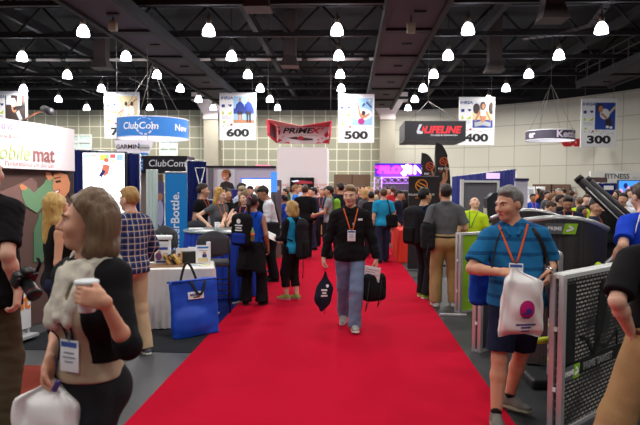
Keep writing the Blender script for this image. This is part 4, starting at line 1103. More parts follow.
m.build('hanging_wire', t)

# black box banner
a, b2 = at(404.6, 140.5, 38), at(466, 121, 38); Wl, Hl = b2.x - a.x, b2.z - a.z
t = thing('box_banner', 'black box-shaped banner with red lettering, hung beside aisle sign 400', 'banner', ((a.x + b2.x) / 2, 38, a.z))
LBLK = mat('lifeline_black', (30, 30, 36), .5); LRED = mat('lifeline_red', (214, 44, 58), .5); LSIL = mat('lifeline_silver', (186, 190, 200), .4)
m = MB()
for (c, s_) in (((0, .03, Hl / 2), (Wl, .06, Hl)), ((0, 3.97, Hl / 2), (Wl, .06, Hl)), ((-Wl / 2 + .03, 2, Hl / 2), (.06, 3.88, Hl)), ((Wl / 2 - .03, 2, Hl / 2), (.06, 3.88, Hl))): m.box(c, s_, LBLK)
m.build('fabric_box', t)
m = MB(); m.box((0, 2, .05), (Wl - .14, 3.86, .05), mat('lifeline_base', (54, 50, 74), .5)); m.build('underside', t)
m = MB(); m.text('LIFELINE', .60, (.42, -.001, Hl * .54), LRED, sx=1.0, bold=.04, shear=.25); m.build('lettering', t)
m = MB(); m.text('POWERED BY INNOVATION', .13, (.55, -.001, Hl * .27), WHITE); m.build('small_lettering', t)
m = MB(); m.prism([(-1.16, .55), (-1.0, 1.0), (-.82, 1.02), (-1.0, .62), (-.75, .55), (-.8, .42), (-1.1, .42)], -.02, 0, LSIL); m.prism([(-.86, .62), (-.72, .95), (-.64, .62)], -.02, 0, LRED); m.build('logo_mark', t)
m = MB()
for sx in (-1, 1):
    for yy in (.1, 3.9): m.tube([(sx * Wl * .42, yy, Hl), (-.2, 2, Hl + 1.5)], .014, WIRE, 4)
m.tube([(-.2, 2, Hl + 1.5), (-.2, 2, 12 - a.z)], .018, WIRE, 4); m.build('hanging_wire', t)
# ------------------------------------------------------------------ left: pop-up display wall with lit header
def vplane(pa, Ya, pb, Yb, py=187):
    a, b_ = at(pa, py, Ya), at(pb, py, Yb); a.z = b_.z = 0; d = (b_ - a).normalized(); return a, d, math.atan2(d.y, d.x), (b_ - a).length
def on_plane(origin, ang):
    n = Vector((math.sin(ang), -math.cos(ang), 0)); d = Vector((math.cos(ang), math.sin(ang), 0)); o = Vector((0, 0, CAM_H))
    def f(px, py):
        r = ray(px, py); t = (Vector(origin) - o).dot(n) / r.dot(n); q = o + r * t; return ((q - Vector(origin)).dot(d), q.z)
    return f
a, d, ang, L = vplane(0, 6.7, 75, 8.0)
o0 = a - d * 1.3; o0.z = 0; LW = L + 1.3
T = thing('display_wall', 'pop-up display wall with a glowing white header at the left edge', 'display', tuple(o0), ang)
F = on_plane(o0, ang)
hz0, hz1 = 1.94, 2.50
POSTER = mat('poster_brown', (98, 74, 68), .5); PM = mat('poster_mauve', (136, 104, 98), .5); PG = mat('poster_green', (116, 156, 118), .5); PG2 = mat('poster_green_dark', (84, 122, 92), .5); PSK = mat('poster_skin', (220, 146, 104), .5)
FRAMEG = mat('frame_grey', (120, 122, 126), .4, metal=.5)
m = MB(); m.box((LW / 2, .09, hz0 / 2), (LW, .12, hz0), FRAMEG); m.build('frame', T)
m = MB(); m.box((LW / 2, .02, hz0 / 2), (LW - .02, .02, hz0 - .02), POSTER)
def pp(pts, k, mt): m.prism([F(*q) for q in pts], -.002 * k + .004, .012, mt)
pp([(0, 192), (12, 187), (22, 183), (32, 178), (37, 182), (38, 195), (20, 212), (0, 218)], 1, PM)
pp([(34, 232), (40, 214), (50, 204), (64, 206), (73, 216), (73, 262), (34, 262)], 2, PG2)
pp([(21, 187), (28, 187), (34, 193), (44, 184), (50, 175), (55, 178), (55, 190), (46, 203), (37, 213), (26, 206), (22, 196)], 3, PG)
pp([(19, 186), (22, 184), (27, 187), (26, 190), (21, 190)], 4, PSK)
pp([(46, 172), (50, 172), (53, 178), (49, 181), (46, 177)], 4, PSK)
pp([(60, 172), (73, 172), (73.6, 196), (70, 198), (62, 180)], 3, DKBR)
pp([(54, 174), (60, 172.5), (67, 175), (70, 183), (69, 191), (64, 198), (58, 199), (54.5, 195), (52.5, 187), (53.5, 180)], 4, PSK)
pp([(55, 181), (60, 180), (61, 182), (56, 183)], 5, DKBR); pp([(54, 178), (60, 176.5), (60, 177.5), (54, 179)], 5, DKBR)
pp([(54, 191), (59, 189), (60, 191), (57, 194), (54.5, 193.5)], 5, DRED); pp([(54.6, 191.3), (58.5, 190), (58, 192), (55.5, 193)], 6, WHITE)
m.build('poster', T)
HDR = mat('header_white', (250, 240, 242), .4)
m = MB(); cz = (hz0 + hz1) / 2
m.sheet(lambda u, v: Vector((LW * u, -.10 + .10 * (2 * u - 1) ** 4, hz0 + (hz1 - hz0) * v)), 24, 1, HDR)
m.box((LW / 2, .08, cz), (LW, .14, hz1 - hz0), HDR); m.build('header', T)
TG = mat('text_green', (176, 200, 130), .5); TM = mat('text_mauve', (158, 104, 104), .5); TP = mat('text_pink', (236, 190, 190), .5); TO = mat('text_orange', (234, 130, 50), .5); TV = mat('text_violet', (190, 180, 220), .5)
hb = lambda q: Vector((q.x, -.10 + .10 * (2 * q.x / LW - 1) ** 4 - .008 + q.y, q.z))
m = MB(); u, z = F(48, 156); m.text('mat', .26, (u, 0, z - .0), TM, align='RIGHT', bold=.02, bend=hb, depth=.002); u2, z2 = F(22.5, 155.5); m.text('mobile', .25, (u2, 0, z - .0), TG, align='RIGHT', shear=.2, bend=hb, depth=.002)
u, z = F(47, 165.5); m.text('Performance on the Go', .085, (u, 0, z), TP, align='RIGHT', shear=.15, bend=hb, depth=.002)
u, z = F(5, 128); m.text('NEW', .10, (u - .1, 0, z), TV, bend=hb, depth=.002); u, z = F(8, 137); m.text('fitness floors', .075, (u - .12, 0, z), TP, bend=hb, depth=.002); m.build('lettering', T)
# clip-on arm lamp over the header
base = at(25, 118, 7.05); hd = at(46, 110, 6.75)
t = thing('arm_lamp', 'dark clip-on arm lamp with a copper stalk above the white header', 'lamp', tuple(base))
lc = lambda q: tuple(Vector(q) - base)
m = MB(); m.tube([(0, 0, -.02), lc(base + (hd - base) * .5 + Vector((0, 0, .01))), lc(hd)], .012, mat('copper', (190, 120, 80), .35, metal=.6), 8); m.build('stalk', t)
m = MB(); ax = (at(52, 112, 6.7) - hd).normalized(); m.cyl(lc(hd - ax * .05), lc(hd + ax * .10), .045, .04, INK, 14); m.cyl(lc(hd - ax * .06), lc(hd - ax * .05), .03, .045, INK, 14); m.build('lamp_head', t)
m = MB(); m.box((0, .0, -.05), (.06, .08, .06), INK, bev=.01); m.build('clamp', t)
sp = bpy.data.lights.new('arm_lamp_light', 'AREA'); sp.energy = 16; sp.size = .3; sp.color = (1, .95, .93)
so = bpy.data.objects.new('arm_lamp_light', sp); C.objects.link(so); hw = Vector(o0) + d * (L + 1.3) * .62 + Vector((0, 0, 2.2)); sl_ = hd + Vector((.45, -.1, .10)); so.location = sl_; so.rotation_euler = (hw - sl_).to_track_quat('-Z', 'Y').to_euler()
# small white board with orange letters
p0 = at(18, 300, 6.3); t = thing('floor_board', 'small white board with orange letters behind the tall man', 'board', (p0.x - .12, 6.3, 0), ang)
m = MB(); m.box((.1, 0, .44), (.46, .05, .62), WHITE, bev=.008); m.build('panel', t)
m = MB(); m.text('fit', .26, (.20, -.026, .44), TO, bold=.03); m.build('lettering', t)
m = MB(); m.box((.1, 0, .06), (.46, .26, .03), LGREY); m.box((-.1, 0, .10), (.03, .03, .1), LGREY); m.box((.3, 0, .10), (.03, .03, .1), LGREY); m.build('foot', t)

# ------------------------------------------------------------------ drapes
def drape_mat(col): return mat('drape_%d_%d_%d' % col, col, .85, bump=.2, bscale=30, var=.12, stretch=(1, 1, .1), spec=.2)
BLUED = drape_mat((34, 44, 112))
POLE = mat('pole_alu', (190, 192, 196), .35, metal=.7)
def drape(label, pa, pb, z1a, z1b=None, m_=BLUED, folds=14, z0=.05):
    z1b = z1b or z1a; a, b_ = Vector((pa[0], pa[1], 0)), Vector((pb[0], pb[1], 0)); d_ = b_ - a; Ld = d_.length; an_ = math.atan2(d_.y, d_.x)
    t = thing('drape', label, 'drape', tuple(a), an_)
    k = max(8, int(folds)); fn = lambda u, v, off=0: Vector((u * Ld, .035 * math.sin(u * k * 2 * math.pi) * (1 - .5 * v) + .012 * math.sin(u * k * 4.7) + off, z0 + ((z1a + (z1b - z1a) * u) - z0) * v))
    m = MB(); m.sheet(lambda u, v: fn(u, v), k * 8, 2, m_); m.sheet(lambda u, v: fn(1 - u, v, .012), k * 8, 2, m_); m.build('curtain', t)
    m = MB(); m.tube([(0, .01, z1a), (Ld, .01, z1b)], .018, POLE, 8)
    for u in (0, 1): m.tube([(Ld * u, .03, 0), (Ld * u, .03, (z1a, z1b)[u])], .02, POLE, 8)
    m.build('frame', t)
    return t
q0, q1 = at(73, 150, 11.3), at(139, 157, 11.0)
drape('dark blue drape behind the glowing video screen', (q0.x - .5, 11.3), (q1.x, 11.0), 2.46, 2.34)
# tall LED screen
SCR = mat('screen_white', (245, 246, 255), .3, emit=1.6)
p0, p1 = at(83.5, 226, 10.6), at(124, 153, 10.6); W, H = p1.x - p0.x, p1.z - p0.z; zb = p0.z
t = thing('video_screen', 'tall bright white video screen between blue drapes on the left', 'screen', ((p0.x + p1.x) / 2, 10.6, 0))
m = MB(); m.box((0, .05, zb + H / 2), (W + .05, .08, H + .05), INK); m.build('bezel', t)
m = MB(); m.box((0, .005, zb + H / 2), (W, .012, H), SCR); m.build('display', t)
EB = lambda n, c, e=1.0: mat('screen_' + n, c, .3, emit=e)
m = MB(); ux = lambda u: -W / 2 + W * u
uz = lambda v: zb + H * v
for (u0, v0, u1, v1, c) in ((.02, .93, .2, .985, (170, 190, 240)), (.2, .95, .34, .985, (240, 170, 160)), (.42, .9, .55, .98, (250, 190, 90)), (.55, .88, .64, .98, (150, 200, 130)), (.66, .93, .8, .985, (220, 90, 90)), (.82, .9, .98, .98, (140, 170, 230)), (.28, .88, .4, .93, (210, 220, 250)), (.7, .87, .78, .91, (190, 210, 150))):
    m.prism(rect(ux(u0), uz(v0), ux(u1), uz(v1)), -.006, 0, EB('c%d_%d' % (c[0], c[1]), c))
m.prism([(ux(.5), uz(.85)), (ux(.66), uz(.83)), (ux(.62), uz(.72)), (ux(.52), uz(.68)), (ux(.45), uz(.76))], -.006, 0, EB('skin', (190, 110, 90), .8)); m.prism(oval(ux(.57), uz(.9), W * .06, H * .03), -.008, 0, EB('skin', (190, 110, 90), .8)); m.prism(limb(ux(.52), uz(.76), ux(.42), uz(.68), .03), -.009, 0, EB('dark', (60, 60, 110), .5))
m.build('screen_picture', t)
m = MB(); m.box((0, .05, .02), (W, .5, .04), INK)
for sx in (-1, 1): m.box((sx * W * .3, .08, zb / 2), (.05, .05, zb), INK)
m.build('stand', t)

# ------------------------------------------------------------------ club booth: header on posts
p0, p1 = at(137, 173, 12.0), at(187, 156, 12.0)
t = thing('booth_header', 'black booth fascia with white lettering behind the bright blue banner stand', 'booth sign', ((p0.x + p1.x) / 2, 12.0, 0)); W = p1.x - p0.x
z0, z1 = p0.z, p1.z
m = MB(); m.box((0, .3, (z0 + z1) / 2), (W, .6, z1 - z0), mat('fascia_black', (34, 32, 36), .4)); m.build('fascia', t)
m = MB(); lx = at(167, 166, 12).x - (p0.x + p1.x) / 2; m.text('ClubCom', .195, (lx, -.002, (z0 + z1) / 2 + .02), WHITE, shear=.12, bold=.008); m.build('lettering', t)
m = MB(); lx = at(141, 166, 12).x - (p0.x + p1.x) / 2; m.box((lx, -.006, (z0 + z1) / 2), (.09, .01, .24), CBLUE)
for k in range(3): m.box((lx, -.013, (z0 + z1) / 2 - .07 + .07 * k), (.07, .006, .02), WHITE)
m.build('blue_logo', t)
m = MB()
for sx in (-1, 1): m.box((sx * (W / 2 - .03), .3, z0 / 2), (.06, .5, z0), mat('post_pale_brown', (150, 132, 118), .5))
m.build('posts', t)
p = at(143, 215, 12.9); t2 = MB(); t2.box((0, 0, 1.0), (.9, .06, 2.0), mat('booth_tan', (150, 128, 96), .6)); t2.box((0, -.035, 1.25), (.6, .01, .8), mat('booth_tan_light', (196, 172, 130), .6)); tag(t2.build('tan_partition', None, (p.x, 12.9, 0)), 'tan wall panel under the black fascia behind the plaid shirt', 'panel')
p = at(152.3, 225, 10.4); t = thing('light_column', 'pale green translucent column beside the bright blue banner stand', 'column', (p.x, 10.4, 0))
GLS = mat('frosted_pale', (196, 214, 208), .25, var=.04, bscale=3)
m = MB(); h_ = at(152, 169.5, 10.4).z
for i in range(3): m.box((-.056 + .056 * i, 0, h_ / 2), (.054, .16, h_), GLS, bev=.01)
m.build('shaft', t); m = MB(); m.box((0, 0, .02), (.32, .32, .04), LGREY); m.build('base_plate', t)

# bright blue banner stand
p0, p1 = at(165.5, 236, 10.2), at(187, 172.5, 10.2); W = p1.x - p0.x; Ht = p1.z
BBB = mat('banner_cyan', (10, 128, 206), .45)
t = thing('banner_stand', 'tall bright blue banner stand with white vertical lettering', 'banner', ((p0.x + p1.x) / 2, 10.2, 0))
m = MB(); m.box((0, 0, .12 + (Ht - .12) / 2), (W, .012, Ht - .12), BBB); m.build('banner_sheet', t)
m = MB(); m.text('BlenderBottle.', .205, (-.01, -.008, 1.05), WHITE, rot=rad(90), bold=.015); m.build('lettering', t)
m = MB(); m.tube([(-W / 2, 0, Ht), (W / 2, 0, Ht)], .02, POLE, 8); m.build('top_rail', t)
m = MB(); m.box((0, 0, .06), (W + .06, .22, .11), POLE, bev=.02); m.build('base_box', t)
p = at(160.5, 215, 10.8); t = thing('poster_stand', 'narrow dark poster stand with a purple figure beside the blue banner stand', 'poster stand', (p.x, 10.8, 0))
m = MB(); m.box((0, 0, .95), (.13, .03, 1.75), mat('poster_purple', (92, 82, 128), .5)); m.build('panel', t); m = MB(); m.prism(oval(0, 1.55, .05, .07), -.02, -.01, TAN); m.prism(oval(0, 1.25, .06, .24), -.02, -.01, mat('poster_lilac', (190, 184, 214), .5)); m.build('figure_print', t)
m = MB(); m.box((-.01, .02, .6), (.10, .04, 1.2), mat('wood_brown', (140, 98, 60), .5)); m.box((0, 0, .02), (.2, .3, .04), INK); m.build('stand', t)
q0, q1 = at(187.5, 165, 11.6), at(206, 165, 11.9); drape('dark blue drape right of the bright blue banner stand', (q0.x, 11.6), (q1.x, 11.9), 2.24, folds=8)
q0, q1 = at(206, 165, 12.0), at(249, 165, 13.6); drape('blue drape behind the standing man in black', (q0.x - .1, 12.6), (q1.x, 13.9), 1.45, folds=14)
# easel with crossed silver legs
p = at(200, 190, 11.4); t = thing('easel', 'silver folding easel frame in front of the dark blue drape', 'easel', (p.x, 11.4, 0))
z1 = at(200, 168, 11.4).z; z2 = at(200, 190, 11.4).z
m = MB()
for sx in (-1, 1): m.tube([(sx * .09, 0, z1), (-sx * .03, -.02 * sx, z2 - .1), (-sx * .22, 0, 0)], .011, POLE, 6)
m.tube([(-.10, 0, z1), (.10, 0, z1)], .011, POLE, 6); m.tube([(0, .02, z2), (0, .4, 0)], .011, POLE, 6); m.build('folding_frame', t)

# exhibit wall with the smiling headset portrait
p0 = at(206, 168, 15); p1 = at(276, 172, 15)
t = thing('exhibit_wall', 'pale exhibit wall with a portrait poster behind the blonde woman', 'display', (p0.x, 15, 0)); W = p1.x - p0.x
m = MB(); m.box((W / 2, .06, 1.11), (W, .08, 2.22), mat('wall_lilac', (206, 200, 208), .5)); m.build('wall_panel', t)
m = MB(); m.box((W / 2, .05, 2.24), (W, .12, .05), INK); m.box((.12, .0, 1.1), (.12, .06, 2.2), mat('wall_grey', (112, 112, 120), .5)); m.build('edge_trim', t)
xa = at(217.5, 180, 15).x - p0.x; xb = at(235, 180, 15).x - p0.x; za = at(226, 188.5, 15).z; zb = at(226, 169.5, 15).z
A = Art(xa, za, xb, zb, .0); A.add(rect(0, 0, 1, 1), PALE).add([(.1, 0), (.2, .3), (.5, .4), (.85, .28), (1, 0)], DKBR).add(limb(.55, .4, .55, .6, .12), PSK).add(oval(.48, .72, .26, .28), mat('hair_print', (186, 120, 70), .5)).add(oval(.44, .68, .19, .25), PSK).add(oval(.40, .56, .07, .03), WHITE).add(oval(.72, .72, .06, .12), INK).add(limb(.7, .62, .48, .5, .015), INK).add(oval(.37, .72, .03, .02), INK).add(oval(.52, .73, .03, .02), INK).add(oval(.52, .9, .22, .1), mat('hair_print2', (150, 92, 50), .5))
A.m.build('portrait_poster', t)
m = MB(); m.box(((xa + xb) / 2, -.02, (za - .45)), (xb - xa + .25, .06, .85), mat('panel_royal', (38, 46, 130), .5)); m.build('blue_panel', t)
# lightbox screen & small pink sign
p0, p1 = at(242, 200, 14), at(271, 179.5, 14); W, H = p1.x - p0.x, p1.z - p0.z
t = thing('projection_screen', 'bright white screen with a blue rim above the small booth crowd', 'screen', ((p0.x + p1.x) / 2, 14, 0))
m = MB(); m.box((0, .04, p0.z + H / 2), (W + .07, .06, H + .07), mat('rim_blue', (70, 100, 220), .4, emit=.6)); m.build('rim', t); m = MB(); m.box((0, 0, p0.z + H / 2), (W, .02, H), mat('screen_white2', (244, 246, 255), .3, emit=1.3)); m.build('display', t)
m = MB(); m.box((-W * .4, .05, p0.z / 2), (.05, .05, p0.z), INK); m.box((W * .4, .05, p0.z / 2), (.05, .05, p0.z), INK); m.build('legs_frame', t)
p0, p1 = at(252, 182, 15.6), at(266, 168, 15.6); t = thing('tower_sign', 'small white tower sign with pink letters above the bright white screen', 'sign', ((p0.x + p1.x) / 2, 15.6, 0)); W = p1.x - p0.x
m = MB(); m.box((-.02, 0, p1.z / 2), (W * .8, .2, p1.z), WHITE); m.build('tower', t); m = MB()
for i, c in enumerate('FIT'): m.text(c, .2, (-.12 + .1 * i, -.102, p1.z - .13), mat('pink_letters', (224, 90, 120), .4, emit=.4), bold=.03)
m.build('lettering', t); m = MB(); m.box((.1, 0, p1.z + .05), (W, .12, .06), mat('pink_glow', (236, 120, 150), .4, emit=.7)); m.build('glow_strip', t)
p0, p1 = at(271, 192, 13.6), at(277, 172, 13.6); t = thing('light_pillar', 'pillar with a glowing blue top beside the bright white screen', 'pillar', ((p0.x + p1.x) / 2, 13.6, 0)); m = MB(); m.box((0, 0, p0.z / 2), (p1.x - p0.x, .1, p0.z), mat('pillar_slate', (92, 92, 104), .5)); m.build('shaft', t)
m = MB(); m.box((0, 0, (p0.z + p1.z) / 2), (p1.x - p0.x, .1, p1.z - p0.z), mat('uplight_blue', (70, 140, 235), .3, emit=.55)); m.build('light_box', t)
p0, p1 = at(275, 200, 14.6), at(281.5, 180, 14.6); t = thing('poster_stand', 'narrow grey brown poster panel left of the white booth block', 'poster stand', ((p0.x + p1.x) / 2, 14.6, 0)); m = MB(); m.box((0, 0, p1.z / 2), (p1.x - p0.x, .04, p1.z), mat('panel_umber', (112, 98, 92), .5)); m.build('panel', t); m = MB(); m.prism(oval(0, p1.z - .2, .04, .06), -.03, -.02, SAND); m.build('print', t)

# white booth block with television
p0, p1 = at(277, 190, 28), at(327, 147.5, 28); W = p1.x - p0.x; H = p1.z
t = thing('booth_block', 'large plain white booth block carrying a dark television', 'booth', ((p0.x + p1.x) / 2, 28, 0))
BW = mat('booth_white', (248, 248, 250), .5)
m = MB(); m.box((0, 1.6, H / 2), (W, 3.2, H), BW); m.build('walls', t)
m = MB(); m.text('PRIMEX', .26, (at(284, 186, 28).x - (p0.x + p1.x) / 2, -.002, at(284, 186, 28).z), mat('faint_red', (226, 160, 160), .5)); m.text('PRIMEX', .26, (at(322, 186, 28).x - (p0.x + p1.x) / 2, -.002, at(322, 186, 28).z), mat('faint_red', (226, 160, 160), .5)); m.build('lettering', t)
p0, p1 = at(290, 192, 27.8), at(314, 177.5, 27.8); W, H = p1.x - p0.x, p1.z - p0.z
t = thing('television', 'black wall television on the white booth block', 'television', ((p0.x + p1.x) / 2, 27.9, p0.z))
m = MB(); m.box((0, 0, H / 2), (W, .1, H), mat('tv_black', (18, 16, 20), .25)); m.build('body', t)
m = MB(); m.prism([(-.4, H * .62), (-.05, H * .8), (.45, H * .72), (.5, H * .6), (.0, H * .55)], -.056, -.05, mat('tv_red', (150, 50, 60), .3, emit=.35)); m.prism([(-.5, H * .75), (-.2, H * .82), (-.1, H * .74), (-.4, H * .68)], -.056, -.05, mat('tv_white', (200, 210, 230), .3, emit=.7)); m.prism([(-.3, H * .4), (.2, H * .45), (.15, H * .38), (-.25, H * .33)], -.056, -.05, mat('tv_blue', (80, 100, 170), .3, emit=.4)); m.build('screen_picture', t)

# LED sign with truss portal
YL = 25; p0, p1 = at(375, 176.5, YL), at(423, 163.5, YL); W, H = p1.x - p0.x, p1.z - p0.z
t = thing('led_sign', 'glowing purple LED sign with pink and white letters on a truss', 'sign', ((p0.x + p1.x) / 2, YL, 0)); zb = p0.z
m = MB(); m.box((0, .1, zb + H / 2), (W, .16, H), mat('led_violet', (62, 26, 150), .4, emit=.5)); m.build('led_panel', t)
PK = mat('led_pink', (246, 40, 190), .3, emit=1.1); LW_ = mat('led_white', (250, 235, 255), .3, emit=1.8)
m = MB(); m.text('PILO', .42, (-.38, .0, zb + H * .5), PK, bold=.05, sx=1.05); m.text('N', .50, (.80, .0, zb + H * .5), LW_, bold=.03, sx=1.05); m.text('XI', .42, (.33, .0, zb + H * .5), LW_, bold=.06, sx=1.05); m.build('lettering', t)
m = MB()
for (x, z, r_) in ((-.92, .7, .06), (-.86, .35, .05), (.22, .22, .10), (.34, .78, .10), (.30, .5, .12), (.46, .3, .08), (.50, .62, .07), (.42, .85, .06)): m.prism(oval(x, zb + H * z, r_, r_, 9), .0, .02, PK if r_ < .09 else LW_)
m.build('light_splashes', t)
TRS = mat('truss_purple_lit', (196, 170, 220), .4, metal=.2)  # white truss; the purple light on it is put into its colour
def truss(m, a, b_, w=.26):
    a, b_ = Vector(a), Vector(b_); d_ = (b_ - a).normalized(); s1 = d_.cross(Vector((0, 1, 0))).normalized() * w / 2; s2 = Vector((0, 1, 0)) * w / 2; n = max(3, int((b_ - a).length / w)); cs = [s1 + s2, s1 - s2, -s1 - s2, -s1 + s2]
    for c in cs: m.tube([a + c, b_ + c], .022, TRS, 6)
    for i in range(n):
        for j in range(4):
            f = lambda k: a + (b_ - a) * (k / n); c0, c1 = cs[j], cs[(j + 1) % 4]
            m.tube([f(i) + c0, f(i + 1) + c1], .012, TRS, 4)
m = MB(); truss(m, (-W / 2 + .13, .12, 0), (-W / 2 + .13, .12, zb - .02), .3); m.build('leg', t); m = MB(); truss(m, (W / 2 - .13, .12, 0), (W / 2 - .13, .12, zb - .02), .3); m.build('leg', t)
m = MB(); truss(m, (-W / 2 + .28, .12, zb - .16), (W / 2 - .28, .12, zb - .16), .24); m.build('cross_truss', t)
pl = bpy.data.lights.new('led_light', 'AREA'); pl.shape = 'RECTANGLE'; pl.size = 1.6; pl.size_y = .5; pl.energy = 22; pl.color = (.62, .2, 1.0); po = bpy.data.objects.new('led_light', pl); C.objects.link(po); po.parent = t; po.location = (0, -.15, zb + .2); po.rotation_euler = (rad(70), 0, 0)
p0, p1 = at(386, 200, 26), at(412, 180, 26); m = MB(); m.box((0, 0, 1.08), (p1.x - p0.x + .6, .1, 2.16), mat('wall_mauve_grey', (118, 108, 122), .6)); tag(m.build('partition_wall', None, ((p0.x + p1.x) / 2, 26, 0)), 'grey partition wall behind the truss of the purple LED sign', 'partition')

# black backdrop and feather flags with the orange emblem
SBLK = mat('flag_black', (38, 34, 36), .7, bump=.1, bscale=6); SOR = mat('emblem_orange', (236, 150, 46), .5); SOR2 = mat('emblem_red_orange', (226, 92, 44), .5)
def emblem(m, cx, cz, r, y, mt, ring=.10):
    n = 40
    for i in range(n):
        a0, a1 = 2 * math.pi * i / n, 2 * math.pi * (i + 1) / n
        m.prism([(cx + r * math.cos(a0), cz + r * math.sin(a0)), (cx + r * math.cos(a1), cz + r * math.sin(a1)), (cx + r * (1 - ring) * math.cos(a1), cz + r * (1 - ring) * math.sin(a1)), (cx + r * (1 - ring) * math.cos(a0), cz + r * (1 - ring) * math.sin(a0))], y - .004, y, mt)
    pts = []
    for i in range(21):
        tt = i / 20; pts.append((cx - r * .62 * math.sin(tt * 2 * math.pi), cz + r * (.92 - 1.84 * tt)))
    for off in (-.18, .18):
        for i in range(20):
            (x0, z0), (x1, z1) = pts[i], pts[i + 1]; ta = abs(i - 9.5) / 9.5; w_ = r * .07 * (1.15 - .6 * ta); ox = off * r * (1 - ta ** 2)
            m.prism(limb(x0 + ox, z0 + ox, x1 + ox, z1 + ox, w_), y - .004, y, mt)
p0, p1 = at(408, 240, 12.6), at(438.5, 177, 12.6); W = p1.x - p0.x; H = p1.z
t = thing('backdrop_stand', 'black fabric backdrop with a round orange emblem beside the feather flags', 'backdrop', ((p0.x + p1.x) / 2, 12.6, 0))
m = MB(); m.box((0, .03, H / 2), (W, .06, H), SBLK); m.build('fabric_panel', t)
m = MB(); ex = at(421.5, 185.5, 12.6).x - (p0.x + p1.x) / 2; ez = at(421.5, 185.5, 12.6).z; emblem(m, ex, ez, .128, -.002, SOR, .13); m.build('emblem', t)
m = MB(); m.text('POUND ROCKOUT', .062, (ex + .0, -.002, ez - .195), WHITE, bold=.01, sx=1.0); m.text('WORKOUT', .05, (ex, -.002, ez - .26), SOR); m.build('lettering', t)
m = MB(); m.box((0, .03, H + .012), (W + .02, .08, .025), FRAMEG); m.box((0, .03, .02), (W + .04, .3, .04), FRAMEG); m.build('frame', t)
def feather(label, pxl, pxr, ytop, Y, ybase=205, fig=True):
    a0, a1 = at(pxl, ytop, Y), at(pxr, 190, Y); W = a1.x - a0.x; H = a0.z; t = thing('feather_flag', label, 'flag', (a0.x, Y, 0)); zb = .55
    prof = [(0, zb), (0, H)]
    for i in range(13):
        u = i / 12; prof.append((W * (.10 + .90 * math.sin(u * math.pi / 2)), H - .02 - (H * .36) * (1 - math.cos(u * math.pi / 2))))
    prof += [(W * .94, H * .42), (W * .8, zb)]
    m = MB(); m.prism(prof, -.006, .006, SBLK); m.build('flag_sheet', t)
    m = MB(); m.tube([(-.015, 0, .05), (-.015, 0, H * .9), (.0, 0, H + .01)] + [(p_[0] + .006, 0, p_[1] + .008) for p_ in prof[2:9]], .014, INK, 6); m.build('pole', t)
    m = MB(); m.box((0, 0, .03), (.5, .05, .04), INK); m.box((0, 0, .03), (.05, .5, .04), INK); m.build('cross_base', t)
    m = MB(); ez = H - .40 if fig else H - .36; emblem(m, W * .52, ez, W * .27, -.007, SOR2, .16); m.text('POUND', W * .2, (W * .52, -.008, ez - W * .5), WHITE, bold=.02); m.text('ROCKOUT', W * .12, (W * .52, -.008, ez - W * .66), SOR2); m.build('emblem', t)
    A = Art(0, zb, W, H, -.008); hh = lambda z: (z - zb) / (H - zb)
    if fig: zc = at(440, 186, Y).z
    else: zc = at(430, 186, Y).z
    v = hh(zc); A.add(limb(.58, v + .06, .78, v + .12, .05), TAN).add(limb(.78, v + .12, .62, v + .18, .04), TAN).add(oval(.55, v + .12, .12, .06), DKBR).add(oval(.54, v + .10, .085, .04), TAN).add(oval(.52, v - .02, .19, .09), TAN).add(rect(.34, v - .05, .72, v + .01), mat('print_violet', (70, 60, 150), .5)).add(limb(.36, v + .02, .28, v - .12, .05), TAN).add(oval(.5, v - .14, .17, .08), TAN).add(limb(.5, v - .2, .55, v - .4, .2), DKBR)
    A.m.build('printed_dancer', t); return t
feather('shorter black feather flag behind the backdrop with orange emblem', 422, 437, 153, 16.5, fig=False)
feather('taller black feather flag with dancer print and orange emblem', 436, 450.5, 143, 13.3)

# grey framed display partition, kiosk, white panel
p0, p1 = at(461, 240, 10.6), at(498, 181, 10.6); W = p1.x - p0.x; H = p1.z
t = thing('display_partition', 'dark grey framed partition behind the man in lime', 'partition', ((p0.x + p1.x) / 2, 10.6, 0))
m = MB(); m.box((0, .02, H / 2), (W, .03, H - .06), mat('partition_grey', (112, 112, 122), .6, var=.05, bscale=2)); m.build('panel', t)
m = MB(); m.box((-W / 2, 0, H / 2 + .01), (.055, .07, H + .03), WHITE); m.build('post', t); m = MB(); m.box((W / 2, 0, H / 2 + .01), (.04, .07, H), PALE); m.build('post', t)
m = MB(); m.box((0, 0, H - .01), (W, .06, .04), PALE); m.box((0, 0, .03), (W, .3, .05), FRAMEG); m.build('rails', t)
p0 = at(493, 225, 9.95); t = thing('kiosk', 'pale and dark upright kiosk with a small blue display behind the man in blue', 'kiosk', (p0.x, 9.95, 0)); zt = at(493, 192.5, 9.95).z
m = MB(); m.box((-.03, .02, zt / 2 - .1), (.20, .3, zt - .25), mat('kiosk_pale', (190, 190, 178), .4), bev=.03); m.build('housing', t)
m = MB(); m.prism([(-.12, zt - .42), (.14, zt - .42), (.14, zt), (-.03, zt), (-.14, zt - .1)], -.15, .1, mat('kiosk_dark', (44, 46, 54), .4)); m.build('head', t); m = MB(); m.box((.05, -.155, zt - .16), (.08, .012, .06), mat('kiosk_blue', (110, 170, 210), .3, emit=.4)); m.build('display', t)
m = MB(); m.tube([(-.22, -.1, .95), (-.2, -.12, 1.18), (-.04, -.12, 1.22)], .03, INK, 8); m.build('grip', t)
p0, p1 = at(514, 225, 13.0), at(527.5, 180.5, 13.0); m = MB(); m.box((0, 0, p1.z / 2), (p1.x - p0.x, .07, p1.z), mat('panel_lilac', (204, 202, 220), .5)); m.box((0, -.01, p1.z + .02), (p1.x - p0.x + .03, .1, .05), mat('panel_cap_navy', (42, 46, 96), .5)); tag(m.build('room_divider', None, ((p0.x + p1.x) / 2, 13.0, 0)), 'tall pale lilac panel with a navy cap behind the man in blue', 'panel')
